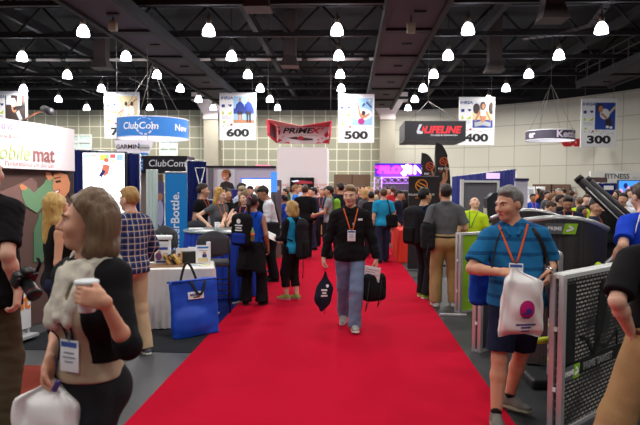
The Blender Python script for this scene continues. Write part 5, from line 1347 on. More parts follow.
q0, q1 = at(452, 180, 30), at(515, 170, 19.5)
drape('long blue drape line rising behind the grey framed partition', (q0.x, 30), (q1.x, 19.5), 2.30, 2.36, folds=30)
p0 = at(491, 176, 21.5); m = MB(); m.box((0, 0, 0), (.46, .05, .20), mat('screen_lilac', (206, 180, 236), .3, emit=.7)); m.box((0, .05, 0), (.5, .06, .24), INK); m.box((0, .06, -p0.z / 2 - .06), (.06, .06, p0.z - .12), INK); tag(m.build('glowing_screen', None, (p0.x, 21.2, p0.z)), 'small lilac glowing screen in front of the long blue drape line', 'screen')

# ------------------------------------------------------------------ far right booths
p0, p1 = at(590, 205, 30), at(662, 171.5, 30); W = p1.x - p0.x; H = p1.z
t = thing('booth_wall', 'pale booth wall with dark fitness lettering at the right edge', 'booth', ((p0.x + p1.x) / 2, 30, 0))
m = MB(); m.box((0, .1, H / 2), (W, .2, H), mat('booth_pale', (206, 204, 198), .5)); m.build('walls', t)
lx = at(617, 176.5, 30); m = MB(); m.text('FITNESS', .34, (lx.x - (p0.x + p1.x) / 2, -.002, lx.z), mat('letters_slate', (70, 74, 84), .5), bold=.02, sx=1.0); m.text('equipment', .2, (lx.x - (p0.x + p1.x) / 2 + 1.15, -.002, lx.z - .03), LGREY); m.build('lettering', t)
p0, p1 = at(587, 205, 28), at(606.5, 177.5, 28); m = MB(); m.box((0, 0, p1.z / 2), (p1.x - p0.x, .2, p1.z), mat('panel_maroon', (92, 72, 70), .6, var=.2, bscale=4)); tag(m.build('room_divider', None, ((p0.x + p1.x) / 2, 28, 0)), 'maroon brown panel under the fitness lettering wall', 'panel')
q0, q1 = at(594, 190, 24), at(623, 190, 24); drape('navy drape with a small white card beside the blue screen at right', (q0.x, 24.0), (q1.x, 24.0), 1.97, folds=12)
p0 = at(611, 187.8, 23.7); m = MB(); m.box((0, 0, 0), (.36, .02, .16), WHITE); tag(m.build('sign_card', None, (p0.x, 23.9, p0.z)), 'small white card pinned high on the navy drape', 'card')
p0, p1 = at(618.5, 197.5, 23), at(650, 181, 23); W, H = p1.x - p0.x, p1.z - p0.z
t = thing('video_screen', 'blue glowing video screen at the right edge', 'screen', ((p0.x + p1.x) / 2, 23, 0)); m = MB(); m.box((0, .06, p0.z + H / 2), (W + .06, .08, H + .06), INK); m.build('bezel', t)
m = MB(); m.box((0, 0, p0.z + H / 2), (W, .02, H), mat('screen_blue', (60, 130, 214), .3, emit=.9)); m.build('display', t)
m = MB(); r = random.Random(4)
for i in range(12): m.prism(oval(-W / 2 + W * r.random(), p0.z + H * r.uniform(.1, .75), .08, .11, 8), -.02, -.008, (mat('screen_pink', (214, 150, 190), .3, emit=.7), mat('screen_navy', (30, 50, 120), .3, emit=.4))[i % 2])
m.build('screen_picture', t); m = MB(); m.box((-W * .3, .1, p0.z / 2), (.06, .06, p0.z), INK); m.box((W * .3, .1, p0.z / 2), (.06, .06, p0.z), INK); m.build('stand', t)
for i, (x0, x1, y0, lab) in enumerate(((526.5, 535, 186.5, 'white poster panel far behind the man in a royal blue polo'), (536, 545, 186.5, 'white poster panel nearer the brown door of the curved wall'))):
    p0, p1 = at(x0, 200, 34), at(x1, y0, 34); m = MB(); m.box((0, 0, p1.z / 2), (p1.x - p0.x, .08, p1.z), BW)
    m.box((0, -.05, p1.z - .3), ((p1.x - p0.x) * .6, .01, .3), LGREY); m.box((0, -.05, .05), (p1.x - p0.x, .5, .08), LGREY); tag(m.build('poster_stand', None, ((p0.x + p1.x) / 2, 34, 0)), lab, 'panel')
p0 = at(536, 207, 16); t = thing('counter', 'white counter before the man in a royal blue polo', 'counter', (p0.x, 16.0, 0)); m = MB(); m.box((0, 0, .55), (1.0, .5, 1.08), BW, bev=.02); m.build('cabinet', t); m = MB(); m.box((0, 0, 1.11), (1.08, .56, .04), INK); m.build('worktop', t)

# red-draped tables beside the aisle
REDC = mat('cloth_red_orange', (226, 52, 36), .8, bump=.2, bscale=12)
def draped_table(label, x, y, w, dp, h, mt, rz=0.0, top_mt=None, pleats=18, cat='table'):
    t = thing('skirted_table', label, cat, (x, y, 0), rz)
    m = MB(); m.box((0, 0, h - .015), (w, dp, .03), top_mt or mt, bev=.008); m.build('tabletop', t)
    P = []; N = 160; per = 2 * (w + dp)
    for i in range(N):
        s_ = per * i / N
        if s_ < w: q = (-w / 2 + s_, -dp / 2, 0, -1)
        elif s_ < w + dp: q = (w / 2, -dp / 2 + s_ - w, 1, 0)
        elif s_ < 2 * w + dp: q = (w / 2 - (s_ - w - dp), dp / 2, 0, 1)
        else: q = (-w / 2, dp / 2 - (s_ - 2 * w - dp), -1, 0)
        P.append(q)
    def fn(u, v):
        i = int(round(u * N)) % N; q = P[i]; k = .014 * math.sin(i * 2 * math.pi * pleats / N * 2) * (1 - v) + .012 + .02 * (1 - v); return Vector((q[0] + q[2] * k, q[1] + q[3] * k, .02 + (h - .03) * v))
    m = MB(); m.sheet(fn, N, 4, mt); m.build('skirt', t); return t
for i, (px, Y, lab) in enumerate(((404.5, 14.7, 'red draped table nearest the black backdrop'), (401.5, 17.2, 'red draped table behind the first one, beside the man in turquoise'), (398, 19.8, 'farthest red draped table along the right side of the red carpet'))):
    p = at(px, 230, Y); draped_table(lab, p.x + .12, Y, .62, 1.7, .76, REDC)
drape('low navy drape behind the red draped tables', (at(398, 210, 21).x, 21), (at(412, 210, 21).x + .5, 21), 1.05, folds=8)
# ------------------------------------------------------------------ left foreground: literature table
SKW = mat('skirt_white', (226, 220, 216), .7, bump=.15, bscale=14)
tp = ground(181, 334); TRZ = rad(14)
TX, TY = -2.12, 7.56
TT = draped_table('white-skirted literature table behind the blue tote bag', TX - .02, TY, .86, .76, .74, SKW, TRZ, mat('table_white', (236, 232, 228), .5), pleats=20)
TL = lambda x, y, z=.74: (Matrix.Translation((TX, TY, 0)) @ Matrix.Rotation(TRZ, 4, 'Z')) @ Vector((x, y, z))
q = TL(-.20, -.02); m = MB(); m.box((0, 0, .004), (.50, .46, .008), mat('mat_brown', (126, 92, 62), .7), bev=.002); tag(m.build('table_mat', None, q, TRZ), 'brown mat lying on the white-skirted table', 'mat')
def stand_card(label, x, y, w, h, mt, marks, rz=0.0, z=.748, lean=8, cat='brochure', group=None, name='brochure'):
    q = TL(x, y, z); t = thing(name, label, cat, tuple(q), TRZ + rz, group)
    Mx = Matrix.Rotation(rad(-lean), 4, 'X'); m = MB(); m.box((0, 0, h / 2), (w, .012, h), mt, M=Mx); m.build('board', t)
    m = MB()
    for (x0, z0, x1, z1, c) in marks: m.prism([(w * (u - .5), h * v) for u, v in rect(x0, z0, x1, z1)], -.0085, -.006, c, M=Mx)
    m.build('print', t); m = MB(); m.prism([(-.006, 0), (.006, 0), (.006, h * .6), (-.006, h * .6)], .004, .05 + h * .18, mt, M=Mx); m.build('easel_back', t); return t
# tall box display with a capped top
q = TL(-.24, .13, .748); t = thing('leaflet_box', 'tall white leaflet display box at the left end of the table', 'display box', tuple(q), TRZ)
m = MB(); m.box((0, 0, .16), (.20, .15, .32), WHITE, bev=.004); m.build('box', t)
m = MB(); m.box((0, 0, .335), (.235, .18, .05), PALE, bev=.012); m.build('cap', t)
m = MB(); m.box((0, -.078, .265), (.17, .006, .05), PALE); m.box((0, -.079, .20), (.13, .006, .03), ROYAL); m.prism(oval(-.05, .10, .04, .05), -.083, -.076, mat('print_plum', (110, 70, 110), .5)); m.prism(oval(-.04, .15, .02, .02), -.083, -.076, TAN); m.box((.04, -.078, .10), (.07, .006, .09), LGREY); m.box((0, -.078, .03), (.16, .006, .02), NAVY); m.box((0, -.078, .30), (.15, .006, .02), DKBR); m.build('print', t)
stand_card('white card with two small portrait prints standing behind the books', .02, .17, .20, .19, WHITE, [(.12, .38, .32, .62, TAN), (.66, .38, .88, .62, TAN), (.15, .5, .29, .62, DKBR), (.69, .5, .85, .62, DKBR), (.1, .1, .9, .2, LGREY)])
stand_card('white framed flyer with a blue figure at the right end of the table', .27, .05, .185, .235, WHITE, [(.12, .82, .88, .92, CBLUE), (.15, .12, .85, .3, SAND), (.45, .32, .75, .5, NAVY), (.5, .5, .7, .64, TAN), (.12, .06, .88, .1, SAND), (.2, .68, .8, .72, LGREY)], rz=rad(4))
GOLD = mat('book_gold', (206, 160, 84), .45); BKD = mat('book_black', (34, 30, 30), .5); PGS = mat('book_pages', (226, 214, 190), .6)
def book(label, x, y, rz, tilt, cover, w=.13, h=.19, th=.028):
    q = TL(x, y, .752); t = thing('book', label, 'book', tuple(q), TRZ + rz, 'small books on the literature table'); Mx = Matrix.Rotation(rad(tilt), 4, 'Y')
    m = MB(); m.box((-th / 2, 0, h / 2), (.003, w, h), cover, M=Mx); m.box((th / 2, 0, h / 2), (.003, w, h), cover, M=Mx); m.box((0, -w / 2, h / 2), (th, .004, h), cover, M=Mx); m.build('cover', t)
    m = MB(); m.box((0, .004, h / 2), (th - .004, w - .012, h - .008), PGS, M=Mx); m.build('pages', t)
    m = MB(); m.box((0, -w / 2 - .003, h * .7), (th * .6, .002, h * .3), INK if cover is GOLD else GOLD, M=Mx); m.build('spine_label', t)
book('gold book leaning at the left of three on the table', -.13, .02, rad(-10), -38, GOLD, h=.15)
book('dark book leaning between two gold books on the table', -.065, .02, rad(-10), -38, BKD, h=.15)
book('gold book leaning at the right of three on the table', -.02, .02, rad(-10), -38, GOLD, h=.15)
q = TL(.09, .10, .744); t = thing('book_rack', 'small black rack with gold sides beside the leaning books', 'rack', tuple(q), TRZ)
m = MB(); m.box((0, .05, .075), (.17, .10, .15), BKD, bev=.005); m.build('box', t); m = MB(); m.box((.092, .05, .08), (.014, .11, .16), GOLD); m.build('side_panel', t); m = MB(); m.box((-.092, .05, .08), (.014, .11, .16), GOLD); m.build('side_panel', t)
q = TL(.20, .20, .742); t = thing('water_bottle', 'clear blue water bottle standing at the back of the table', 'bottle', tuple(q))
m = MB(); m.lathe([(.028, 0), (.032, .01), (.032, .09), (.028, .10), (.032, .11), (.031, .15), (.013, .19), (.013, .20)], (0, 0, 0), mat('bottle_blue', (120, 180, 226), .15, spec=.6), 16); m.build('body', t)
m = MB(); m.cyl((0, 0, .20), (0, 0, .22), .015, .015, WHITE, 12); m.build('cap', t); m = MB(); m.lathe([(.0330, .05), (.0330, .085)], (0, 0, 0), ROYAL, 16); m.build('label_band', t)
for (x, y, rz, lab) in ((.16, -.14, .2, 'flat white leaflet near the front edge of the table'), (.30, -.12, -.4, 'flat printed leaflet at the front right corner of the table')):
    q = TL(x, y, .741); m = MB(); m.box((0, 0, .0015), (.14, .20, .003), WHITE); m.box((0, .03, .0035), (.10, .08, .001), SKY if rz > 0 else LIME); tag(m.build('leaflet', None, q, TRZ + rz), lab, 'leaflet', 'leaflets lying on the table')
# little potted plant behind the box
q = TL(-.22, .36, 0); PLG = mat('leaf_green', (88, 128, 70), .5); p = at(163, 240, 8.25); t = thing('potted_plant', 'small green potted plant on a black plinth behind the leaflet box', 'plant', (p.x, 8.25, 0))
m = MB(); m.box((0, 0, .42), (.30, .30, .84), INK, bev=.01); m.build('plinth', t); m = MB(); m.lathe([(.05, .84), (.075, .95), (.07, .95)], (0, 0, 0), mat('pot_grey', (90, 84, 80), .6), 14); m.build('pot', t)
m = MB(); r = random.Random(2)
for i in range(26):
    a_ = r.uniform(0, 6.28); l_ = r.uniform(.10, .20); e_ = r.uniform(.3, 1.2); b0 = Vector((0, 0, .94)); d1 = Vector((math.cos(a_) * math.cos(e_), math.sin(a_) * math.cos(e_), math.sin(e_))); s_ = Vector((-math.sin(a_), math.cos(a_), 0)) * .014
    mid = b0 + d1 * l_ * .6; tip = b0 + d1 * l_ + Vector((0, 0, -.03)); m.add([b0, mid + s_, tip, mid - s_, mid + Vector((0, 0, .004))], [(0, 1, 4), (1, 2, 4), (2, 3, 4), (3, 0, 4)], PLG)
m.build('foliage', t)
# white corner post of the booth behind the table
p = at(208.5, 250, 8.0); m = MB(); m.box((0, 0, .50), (.055, .055, 1.0), WHITE, bev=.008); m.box((-.15, 0, .90), (.26, .03, .05), WHITE); m.box((0, 0, .01), (.25, .25, .02), LGREY); tag(m.build('barrier', None, (p.x, 8.0, 0)), 'white rail post at the right end of the literature table', 'post')

# big blue tote bag leaning on the table
BAGB = mat('tote_blue', (18, 76, 196), .5, bump=.25, bscale=9, var=.1); BKH = mat('handle_black', (30, 28, 32), .7)
b0 = ground(175, 340.5); b1 = ground(220.5, 333)
ang = math.atan2(b1.y - b0.y, b1.x - b0.x); t = thing('tote_bag', 'large blue tote bag with black handles leaning on the white-skirted table', 'bag', ((b0.x + b1.x) / 2, (b0.y + b1.y) / 2, 0), ang)
BW_, BH_ = (b1 - b0).length, .665
Rl = rx_(-9); g = Grid((-BW_ / 2 - .05, -.12, 0), (BW_ / 2 + .05, .28, BH_ + .08), .011)
ctr = Rl @ np.array([0, .05, BH_ / 2])
g.box(ctr, (BW_ / 2 * 1.0, .055, BH_ / 2), Rm=Rl, rnd=.03); g.ell(Rl @ np.array([-.05, .03, BH_ * .25]), (BW_ * .38, .085, BH_ * .24), Rm=Rl, k=.06); g.cut((0, 0, -1), (0, 0, .003))
v, qd = g.mesh(); v = rumple(v, qd, .012, (7, 4, 9), 11); solid('bag_body', v, qd, BAGB, t)
Ml = Matrix.Rotation(rad(-9), 4, 'X')
m = MB(); m.tube([(-BW_ / 2, -.01, BH_ - .01), (BW_ / 2, -.01, BH_ - .01)], .012, BAGB, 6, M=Ml); m.tube([(-BW_ / 2, .11, BH_ - .01), (BW_ / 2, .11, BH_ - .01)], .012, BAGB, 6, M=Ml); m.build('rim_piping', t)
for yy, up, dx in ((.11, .20, -.02), (-.012, -.16, .04)):
    m = MB(); P = [(-.10 + dx, yy, BH_ - .12)] + [(-.10 + .20 * u + dx, yy - (.03 if up < 0 else 0), BH_ + .0 + up * math.sin(math.pi * u)) for u in [i / 10 for i in range(11)]] + [(.10 + dx, yy, BH_ - .12)]
    if up < 0: P = [(-.09 + .18 * u + dx, -.022 - .018 * math.sin(math.pi * u), BH_ - .02 + up * math.sin(math.pi * u)) for u in [i / 12 for i in range(13)]]
    m.tube(P, (.016, .004), BKH, 8, M=Ml, flat=(0, 1, 0)); m.build('handle', t)
m = MB(); m.box((.0, -.016, BH_ - .185), (.20, .012, .085), WHITE, M=Ml, bev=.003); m.text('BALANCE', .035, (0, -.024, BH_ - .178), ROYAL, M=Ml, bold=.02); m.text('FITNESS', .022, (0, -.024, BH_ - .208), INK, M=Ml); m.build('label', t)

# ------------------------------------------------------------------ round bar table with a blue skirt, stools
SKB = mat('skirt_blue', (22, 62, 176), .75, bump=.2, bscale=14)
p = at(224, 234, 9.35); RX, RY, RR, RH = p.x - .09, 9.70, .64, 1.045
t = thing('round_table', 'tall round table with a bright blue skirt behind the bar stools', 'table', (RX, RY, 0))
m = MB(); m.lathe([(0, RH - .035), (RR - .01, RH - .035), (RR, RH - .03), (RR, RH - .005), (RR - .01, RH), (0, RH)], (0, 0, 0), mat('table_teal_grey', (120, 136, 140), .3), 40); m.build('tabletop', t)
m = MB(); m.sheet(lambda u, v: Vector(((RR - .03 + (.022 + .04 * (1 - v)) * math.sin(u * 2 * math.pi * 34) * .5 + .04 * (1 - v)) * math.cos(u * 2 * math.pi), (RR - .03 + (.022 + .04 * (1 - v)) * math.sin(u * 2 * math.pi * 34) * .5 + .04 * (1 - v)) * math.sin(u * 2 * math.pi), .02 + (RH - .06) * v)), 272, 4, SKB); m.build('skirt', t)
for i, (dx, dy, rz, lab) in enumerate(((-.38, -.25, .2, 'stack of white papers at the left edge of the round table'), (-.20, -.36, -.3, 'white magazine beside the paper stack on the round table'), (.22, -.42, .5, 'white sheet on the right of the round table'), (.30, -.15, -.2, 'open white form under the writing hand on the round table'))):
    m = MB()
    for k in range(4 if i == 0 else 1): m.box((0, 0, .004 + .008 * k), (.21, .28, .007), WHITE if k % 2 == 0 else PALE, rz=.06 * k)
    tag(m.build('paper', None, (RX + dx, RY + dy, RH), rz), lab, 'paper', 'papers on the round table')
q = (RX - .03, RY - .30, RH); t = thing('paper_cup', 'white paper cup on the round table beside the blonde woman', 'cup', q); m = MB(); m.lathe([(.032, 0), (.042, .12), (.040, .12), (.031, .01)], (0, 0, 0), WHITE, 18); m.build('cup', t); m = MB(); m.lathe([(.044, .118), (.045, .128), (.038, .134), (0, .134)], (0, 0, 0), PALE, 18); m.build('lid', t)

FAB = mat('stool_fabric', (62, 62, 68), .85, bump=.3, bscale=60); SFR = mat('stool_frame', (26, 26, 28), .4)
def bar_chair(label, x, y, rz, Hs=.72, Hb=1.14):
    t = thing('bar_stool', label, 'stool', (x, y, 0), rz, 'grey upholstered bar stools')
    g = Grid((-.26, -.26, Hs - .1), (.26, .26, Hs + .05), .012); g.box((0, -.0, Hs - .03), (.225, .22, .035), rnd=.03); v, qd = g.mesh(); solid('seat', v, qd, FAB, t)
    g = Grid((-.26, .12, Hs), (.26, .36, Hb + .05), .012); g.ell((0, .235, (Hs + .08 + Hb) / 2), (.225, .045, (Hb - Hs - .06) / 2), Rm=rx_(-6), k=.01); g.box((0, .235, (Hs + .1 + Hb) / 2 - .03), (.205, .026, (Hb - Hs - .1) / 2 - .05), Rm=rx_(-6), rnd=.02, k=.05); v, qd = g.mesh(); solid('backrest', v, qd, FAB, t)
    for sx in (-1, 1):
        m = MB(); m.tube([(sx * .21, -.21, Hs - .05), (sx * .225, -.235, 0)], .013, SFR, 8); m.build('leg', t)
        m = MB(); m.tube([(sx * .215, .275, Hb - .12), (sx * .215, .24, Hs + .05), (sx * .215, .22, Hs - .05), (sx * .225, .25, 0)], .013, SFR, 8); m.build('leg', t)
    m = MB()
    for zz in (.24, .40):
        for (a, b_) in (((-.222, -.228), (.222, -.228)), ((-.222, .235), (.222, .235)), ((-.222, -.228), (-.222, .235)), ((.222, -.228), (.222, .235))): m.tube([(a[0], a[1], zz), (b_[0], b_[1], zz)], .009, SFR, 6)
    m.build('foot_rail', t); return t
p = at(213.5, 262, 8.35); bar_chair('grey bar stool in front of the round blue-skirted table, beside the tote bag', p.x, 8.35, rad(193), .70, 1.13)
p = at(180, 235, 9.0); bar_chair('grey bar stool behind the leaflet box, below the bright blue banner', p.x, 8.9, rad(150), .74, 1.16)
p = at(198, 225, 10.4); bar_chair('grey bar stool behind the round table, mostly hidden by its top', p.x - .1, 10.62, rad(10), .74, 1.12)
# power strip on the carpet edge
p = ground(242, 303); m = MB(); m.box((0, 0, .012), (.30, .05, .022), mat('strip_grey', (150, 150, 152), .5), bev=.004)
for i in range(4): m.box((-.09 + .06 * i, 0, .025), (.03, .025, .006), INK)
tag(m.build('power_strip', None, (p.x - .05, p.y, .006), rad(70)), 'grey power strip lying at the edge of the red carpet', 'power strip')

# ------------------------------------------------------------------ right: partition boards along the carpet
ALU = mat('alu_carpet_tinted', (206, 200, 204), .35, metal=.55); LIMEB = mat('board_lime', (148, 196, 44), .45)  # ALU carries a pink tint standing in for light off the red carpet
mg, nt, b = nodes_of('board_mesh', 0.45)
tc = nt.nodes.new('ShaderNodeTexCoord'); sx_ = nt.nodes.new('ShaderNodeSeparateXYZ'); cx_ = nt.nodes.new('ShaderNodeCombineXYZ'); nt.links.new(tc.outputs['Object'], sx_.inputs[0]); nt.links.new(sx_.outputs['X'], cx_.inputs['X']); nt.links.new(sx_.outputs['Z'], cx_.inputs['Y'])
br = nt.nodes.new('ShaderNodeTexBrick'); br.offset = .5
for k_, v_ in (('Scale', 1.0), ('Brick Width', .060), ('Row Height', .030), ('Mortar Size', .009)): br.inputs[k_].default_value = v_
br.inputs['Color1'].default_value = rgb((196, 192, 184)); br.inputs['Color2'].default_value = rgb((160, 156, 150)); br.inputs['Mortar'].default_value = rgb((26, 26, 28))
nt.links.new(cx_.outputs[0], br.inputs['Vector']); nz = nt.nodes.new('ShaderNodeTexNoise'); nz.inputs['Scale'].default_value = 2.2; nz.inputs['Detail'].default_value = 3; nt.links.new(tc.outputs['Object'], nz.inputs['Vector'])
rmp = nt.nodes.new('ShaderNodeValToRGB'); rmp.color_ramp.elements[0].position = .36; rmp.color_ramp.elements[1].position = .56; nt.links.new(nz.outputs['Fac'], rmp.inputs[0])
mxx = nt.nodes.new('ShaderNodeMix'); mxx.data_type = 'RGBA'; mxx.inputs['A'].default_value = rgb((34, 34, 36)); nt.links.new(br.outputs['Color'], mxx.inputs['B']); nt.links.new(rmp.outputs['Color'], mxx.inputs['Factor']); nt.links.new(mxx.outputs['Result'], b.inputs['Base Color'])
BDK = mat('board_dark', (50, 50, 56), .5, var=.1, bscale=4); BLK = mat('print_black', (18, 18, 20), .5); CHG = mat('prime_green', (140, 190, 40), .5); CHS = mat('prime_slate', (92, 96, 98), .5); TXG = mat('prime_text', (130, 132, 132), .5)
def prime_mark(m, cx, cz, w, h, y, txt='PRIME'):
    m.prism(rect(cx - w / 2, cz - h / 2, cx + w * .08, cz + h / 2), y - .004, y, CHS); m.prism([(cx + w * .02, cz - h / 2), (cx + w * .42, cz - h / 2), (cx + w * .5, cz + h / 2), (cx + w * .10, cz + h / 2)], y - .005, y, CHG)
    m.prism(limb(cx + w * .22, cz + h * .28, cx + w * .36, cz, h * .09), y - .009, y - .004, WHITE); m.prism(limb(cx + w * .36, cz, cx + w * .14, cz - h * .22, h * .09), y - .009, y - .004, WHITE)
    m.text(txt, h * .5, (cx - w * .22, y - .005, cz), WHITE, bold=.02, depth=.002)
def board(label, px, Y, length, h, face, ang_deg, th=.11):
    p = at(px, 187, Y); t = thing('partition_board', label, 'partition', (p.x, Y, 0), rad(ang_deg), 'partition boards along the carpet')
    m = MB(); m.box((length / 2, th / 2, h / 2), (length - .06, th - .03, h - .06), face); m.build('panel', t)
    for yy in (.022, th - .022):
        m = MB(); m.box((.02, yy, h / 2), (.045, .042, h), ALU, bev=.004); m.build('post', t)
        m = MB(); m.box((length - .02, yy, h / 2), (.045, .042, h), ALU, bev=.004); m.build('post', t)
    m = MB(); m.box((length / 2, th / 2, h - .012), (length, th, .03), mat('alu_white', (226, 228, 226), .35, metal=.3)); m.build('top_rail', t)
    m = MB(); m.box((length / 2, th / 2, .02), (length, th, .03), ALU); m.build('bottom_rail', t)
    m = MB()
    for zz in (h * .28, h * .66): m.box((-.006, th / 2, zz), (.012, .022, .03), WHITE)
    m.build('joint_clips', t); return t
t = board('lime green partition board beside the man in the grey shirt', 462, 8.35, 1.15, 1.12, LIMEB, 34)
m = MB(); m.text('FIND YOUR', .085, (.16, .012, .80), mat('lime_white', (232, 240, 214), .5), align='LEFT', bold=.01); m.text('PRIME', .15, (.15, .012, .66), mat('lime_dark', (52, 60, 34), .5), align='LEFT', bold=.02); m.text('visit our booth', .045, (.16, .012, .17), _mats['lime_white'], align='LEFT'); m.build('lettering', t)
p = ground(441, 316); m = MB(); m.box((.16, .1, .02), (.36, .05, .035), ALU, bev=.006); tag(m.build('floor_bar', None, (p.x, p.y - .1, 0), rad(-2)), 'pale metal floor bar at the foot of the lime partition board', 'bar')
t = board('dark partition board behind the man in blue, its edge facing the carpet', 483.5, 6.35, 1.1, 1.12, BDK, 44)
t = board('nearest partition board with a perforated pattern and a black figure print', 567, 4.25, 1.25, 1.14, mg, 44)
fl = lambda pts, k=1: m.prism(pts, .010 - .002 * k, .018, BLK)
m = MB(); fl([(.52, .60), (.60, 1.02), (.66, .98), (.72, .84), (.66, .66), (.60, .58)]); fl(limb(.60, .62, .50, .50, .03)); fl(limb(.50, .50, .40, .62, .018)); fl(limb(.40, .62, .28, .66, .012)); fl(limb(.56, .56, .72, .52, .014)); fl(limb(.72, .52, .92, .62, .014)); fl(limb(.92, .62, .93, .50, .012)); fl(limb(.55, .6, .42, .44, .016)); fl(oval(.64, 1.0, .035, .05)); fl(rect(.04, .385, 1.2, .43)); fl(rect(.04, .42, .2, 1.07), .5); m.build('figure_print', t)
m = MB(); m.box((.62, .015, .445), (1.14, .012, .10), BLK); m.build('black_band', t)
m = MB(); prime_mark(m, .155, .425, .22, .10, .004); m.text('PRIME TARGET', .075, (.33, .006, .43), TXG, align='LEFT', bold=.02); m.build('lettering', t)

# ------------------------------------------------------------------ right: curved fitness pods, gym arms, clutter
mp, nt, b = nodes_of('pod_mesh', 0.4); b.inputs['Specular IOR Level'].default_value = .4
tc = nt.nodes.new('ShaderNodeTexCoord'); vo = nt.nodes.new('ShaderNodeTexVoronoi'); vo.inputs['Scale'].default_value = 70; vo.inputs['Randomness'].default_value = .15; nt.links.new(tc.outputs['Object'], vo.inputs['Vector'])
rp = nt.nodes.new('ShaderNodeValToRGB'); rp.color_ramp.elements[0].color = rgb((24, 24, 26)); rp.color_ramp.elements[1].color = rgb((60, 58, 58)); rp.color_ramp.elements[0].position = .25; rp.color_ramp.elements[1].position = .5; nt.links.new(vo.outputs['Distance'], rp.inputs[0]); nt.links.new(rp.outputs[0], b.inputs['Base Color'])
def pod(label, px, Y, W, zl, zm, zr, rz, bulge=.22):
    p = at(px, 187, Y); t = thing('fitness_pod', label, 'fitness machine', (p.x, Y, 0), rz, 'black mesh fitness pods')
    top = lambda u: zl + (zm - zl) * 4 * u * (1 - u) + (zr - zl) * u
    y_ = lambda u: -bulge * 4 * u * (1 - u)
    m = MB(); m.sheet(lambda u, v: Vector((W * (u - .5), y_(u), .06 + (top(u) - .06) * v)), 30, 4, mp); m.sheet(lambda u, v: Vector((W * (.5 - u), y_(1 - u) + .07, .06 + (top(1 - u) - .06) * v)), 30, 4, mp)
    for u in (0, 1): m.sheet(lambda a_, v, u=u: Vector((W * (u - .5), y_(u) + .07 * (1 - a_ if u == 0 else a_), .06 + (top(u) - .06) * v)), 1, 4, mp)
    m.build('shell', t)
    m = MB(); m.tube([(W * (i / 30 - .5), y_(i / 30) + .035, top(i / 30)) for i in range(31)], .034, mat('pod_trim', (168, 168, 168), .3, metal=.5), 8); m.build('top_trim', t)
    m = MB(); m.box((0, .05, .05), (W * .95, .5, .1), INK, bev=.02); m.build('base', t)
    m = MB()
    for i in range(14): m.box((W * .06, y_(.56) - .012, .35 + .05 * i), (.012, .01, .018), TXG)
    m.build('seam_studs', t); return t, y_
t, y_ = pod('black mesh fitness pod with a green logo, right of the man in blue', 566, 5.75, .76, 1.43, 1.50, 1.37, rad(-6))
m = MB(); mm = MB(); prime_mark(mm, -.085, 1.385, .28, .095, 0, 'PRIME'); Mx = Matrix.Translation((0, y_(.42) - .02, 0)); m.v = [Mx @ v for v in mm.v]; m.f, m.m, m.s, m.mats = mm.f, mm.m, mm.s, mm.mats; m.build('logo_plate', t)
m = MB(); m.box((.09, y_(.6) - .02, .885), (.17, .012, .085), WHITE); m.box((.07, y_(.6) - .028, .885), (.07, .004, .02), INK); m.build('white_label', t)
pod('black mesh fitness pod half hidden behind the shoulder of the man in blue', 532, 7.6, .95, 1.36, 1.50, 1.30, rad(-8))
p = at(556, 270, 5.35); t = thing('machine_post', 'pale rounded machine upright beside the arm of the man in blue', 'fitness machine', (p.x, 5.35, 0)); zt = at(556, 250, 5.35).z
m = MB(); g = Grid((-.1, -.1, 0), (.1, .1, zt + .02), .012); g.box((0, 0, zt / 2), (.055, .06, zt / 2), rnd=.05); v, qd = g.mesh(); solid('upright', v, qd, mat('post_silver', (168, 168, 170), .35, metal=.4), t)
m = MB(); m.box((.12, .1, .05), (.7, .5, .1), INK, bev=.03); m.build('base', t)
m = MB()
for zz in (.25, .33, .41, .55): m.tube([(-.08, -.08, zz), (.06, -.09, zz)], .022, mat('grip_yellow', (170, 190, 50), .5) if zz in (.25, .55) else INK, 8)
m.build('grips', t)
p = at(549, 340, 4.95); t = thing('foam_bar', 'yellow green foam bar sticking out from the dark machine base', 'bar', (p.x, 4.95, 0)); m = MB(); m.tube([(-.1, 0, .50), (.06, .02, .515)], .026, mat('foam_yellow', (200, 214, 50), .6), 12); m.build('foam_grip', t)
m = MB(); m.tube([(.05, .02, .515), (.25, .05, .53)], .014, INK, 8); m.box((.25, .1, .27), (.12, .18, .54), INK, bev=.02); m.build('bracket', t)
p = at(598.5, 265.5, 5.5); t = thing('rowing_machine', 'black machine handle with a lime knob above the perforated board', 'machine part', (p.x, 5.5, 0))
m = MB(); m.ball((0, 0, p.z), .033, mat('knob_lime', (190, 220, 40), .4), 14); m.build('lime_knob', t)
q1 = at(612, 264, 5.5).x - p.x; g = Grid((q1 - .2, -.12, p.z - .15), (q1 + .2, .12, p.z + .15), .012); g.ell((q1 + .02, 0, p.z + .0), (.10, .06, .085), Rm=ry_(-25)); v, qd = g.mesh(); solid('grip_shell', v, qd, mat('grip_charcoal', (62, 64, 68), .3), t)
m = MB(); m.tube([(q1 - .05, -.05, p.z - .06), (q1 - .07, -.05, p.z + .03), (q1 - .01, -.05, p.z + .085), (q1 + .08, -.05, p.z + .06)], .014, LGREY, 8); m.build('grip_rim', t)
m = MB(); m.tube([(-.30, .0, p.z - .14), (-.03, 0, p.z - .02)], .03, INK, 8); m.tube([(-.4, .05, p.z - .10), (q1, .05, p.z - .05)], .03, INK, 8); m.tube([(q1, .03, p.z - .06), (q1, .03, .05)], .04, INK, 10); m.box((q1, .05, .03), (.3, .4, .06), INK); m.build('arm', t)
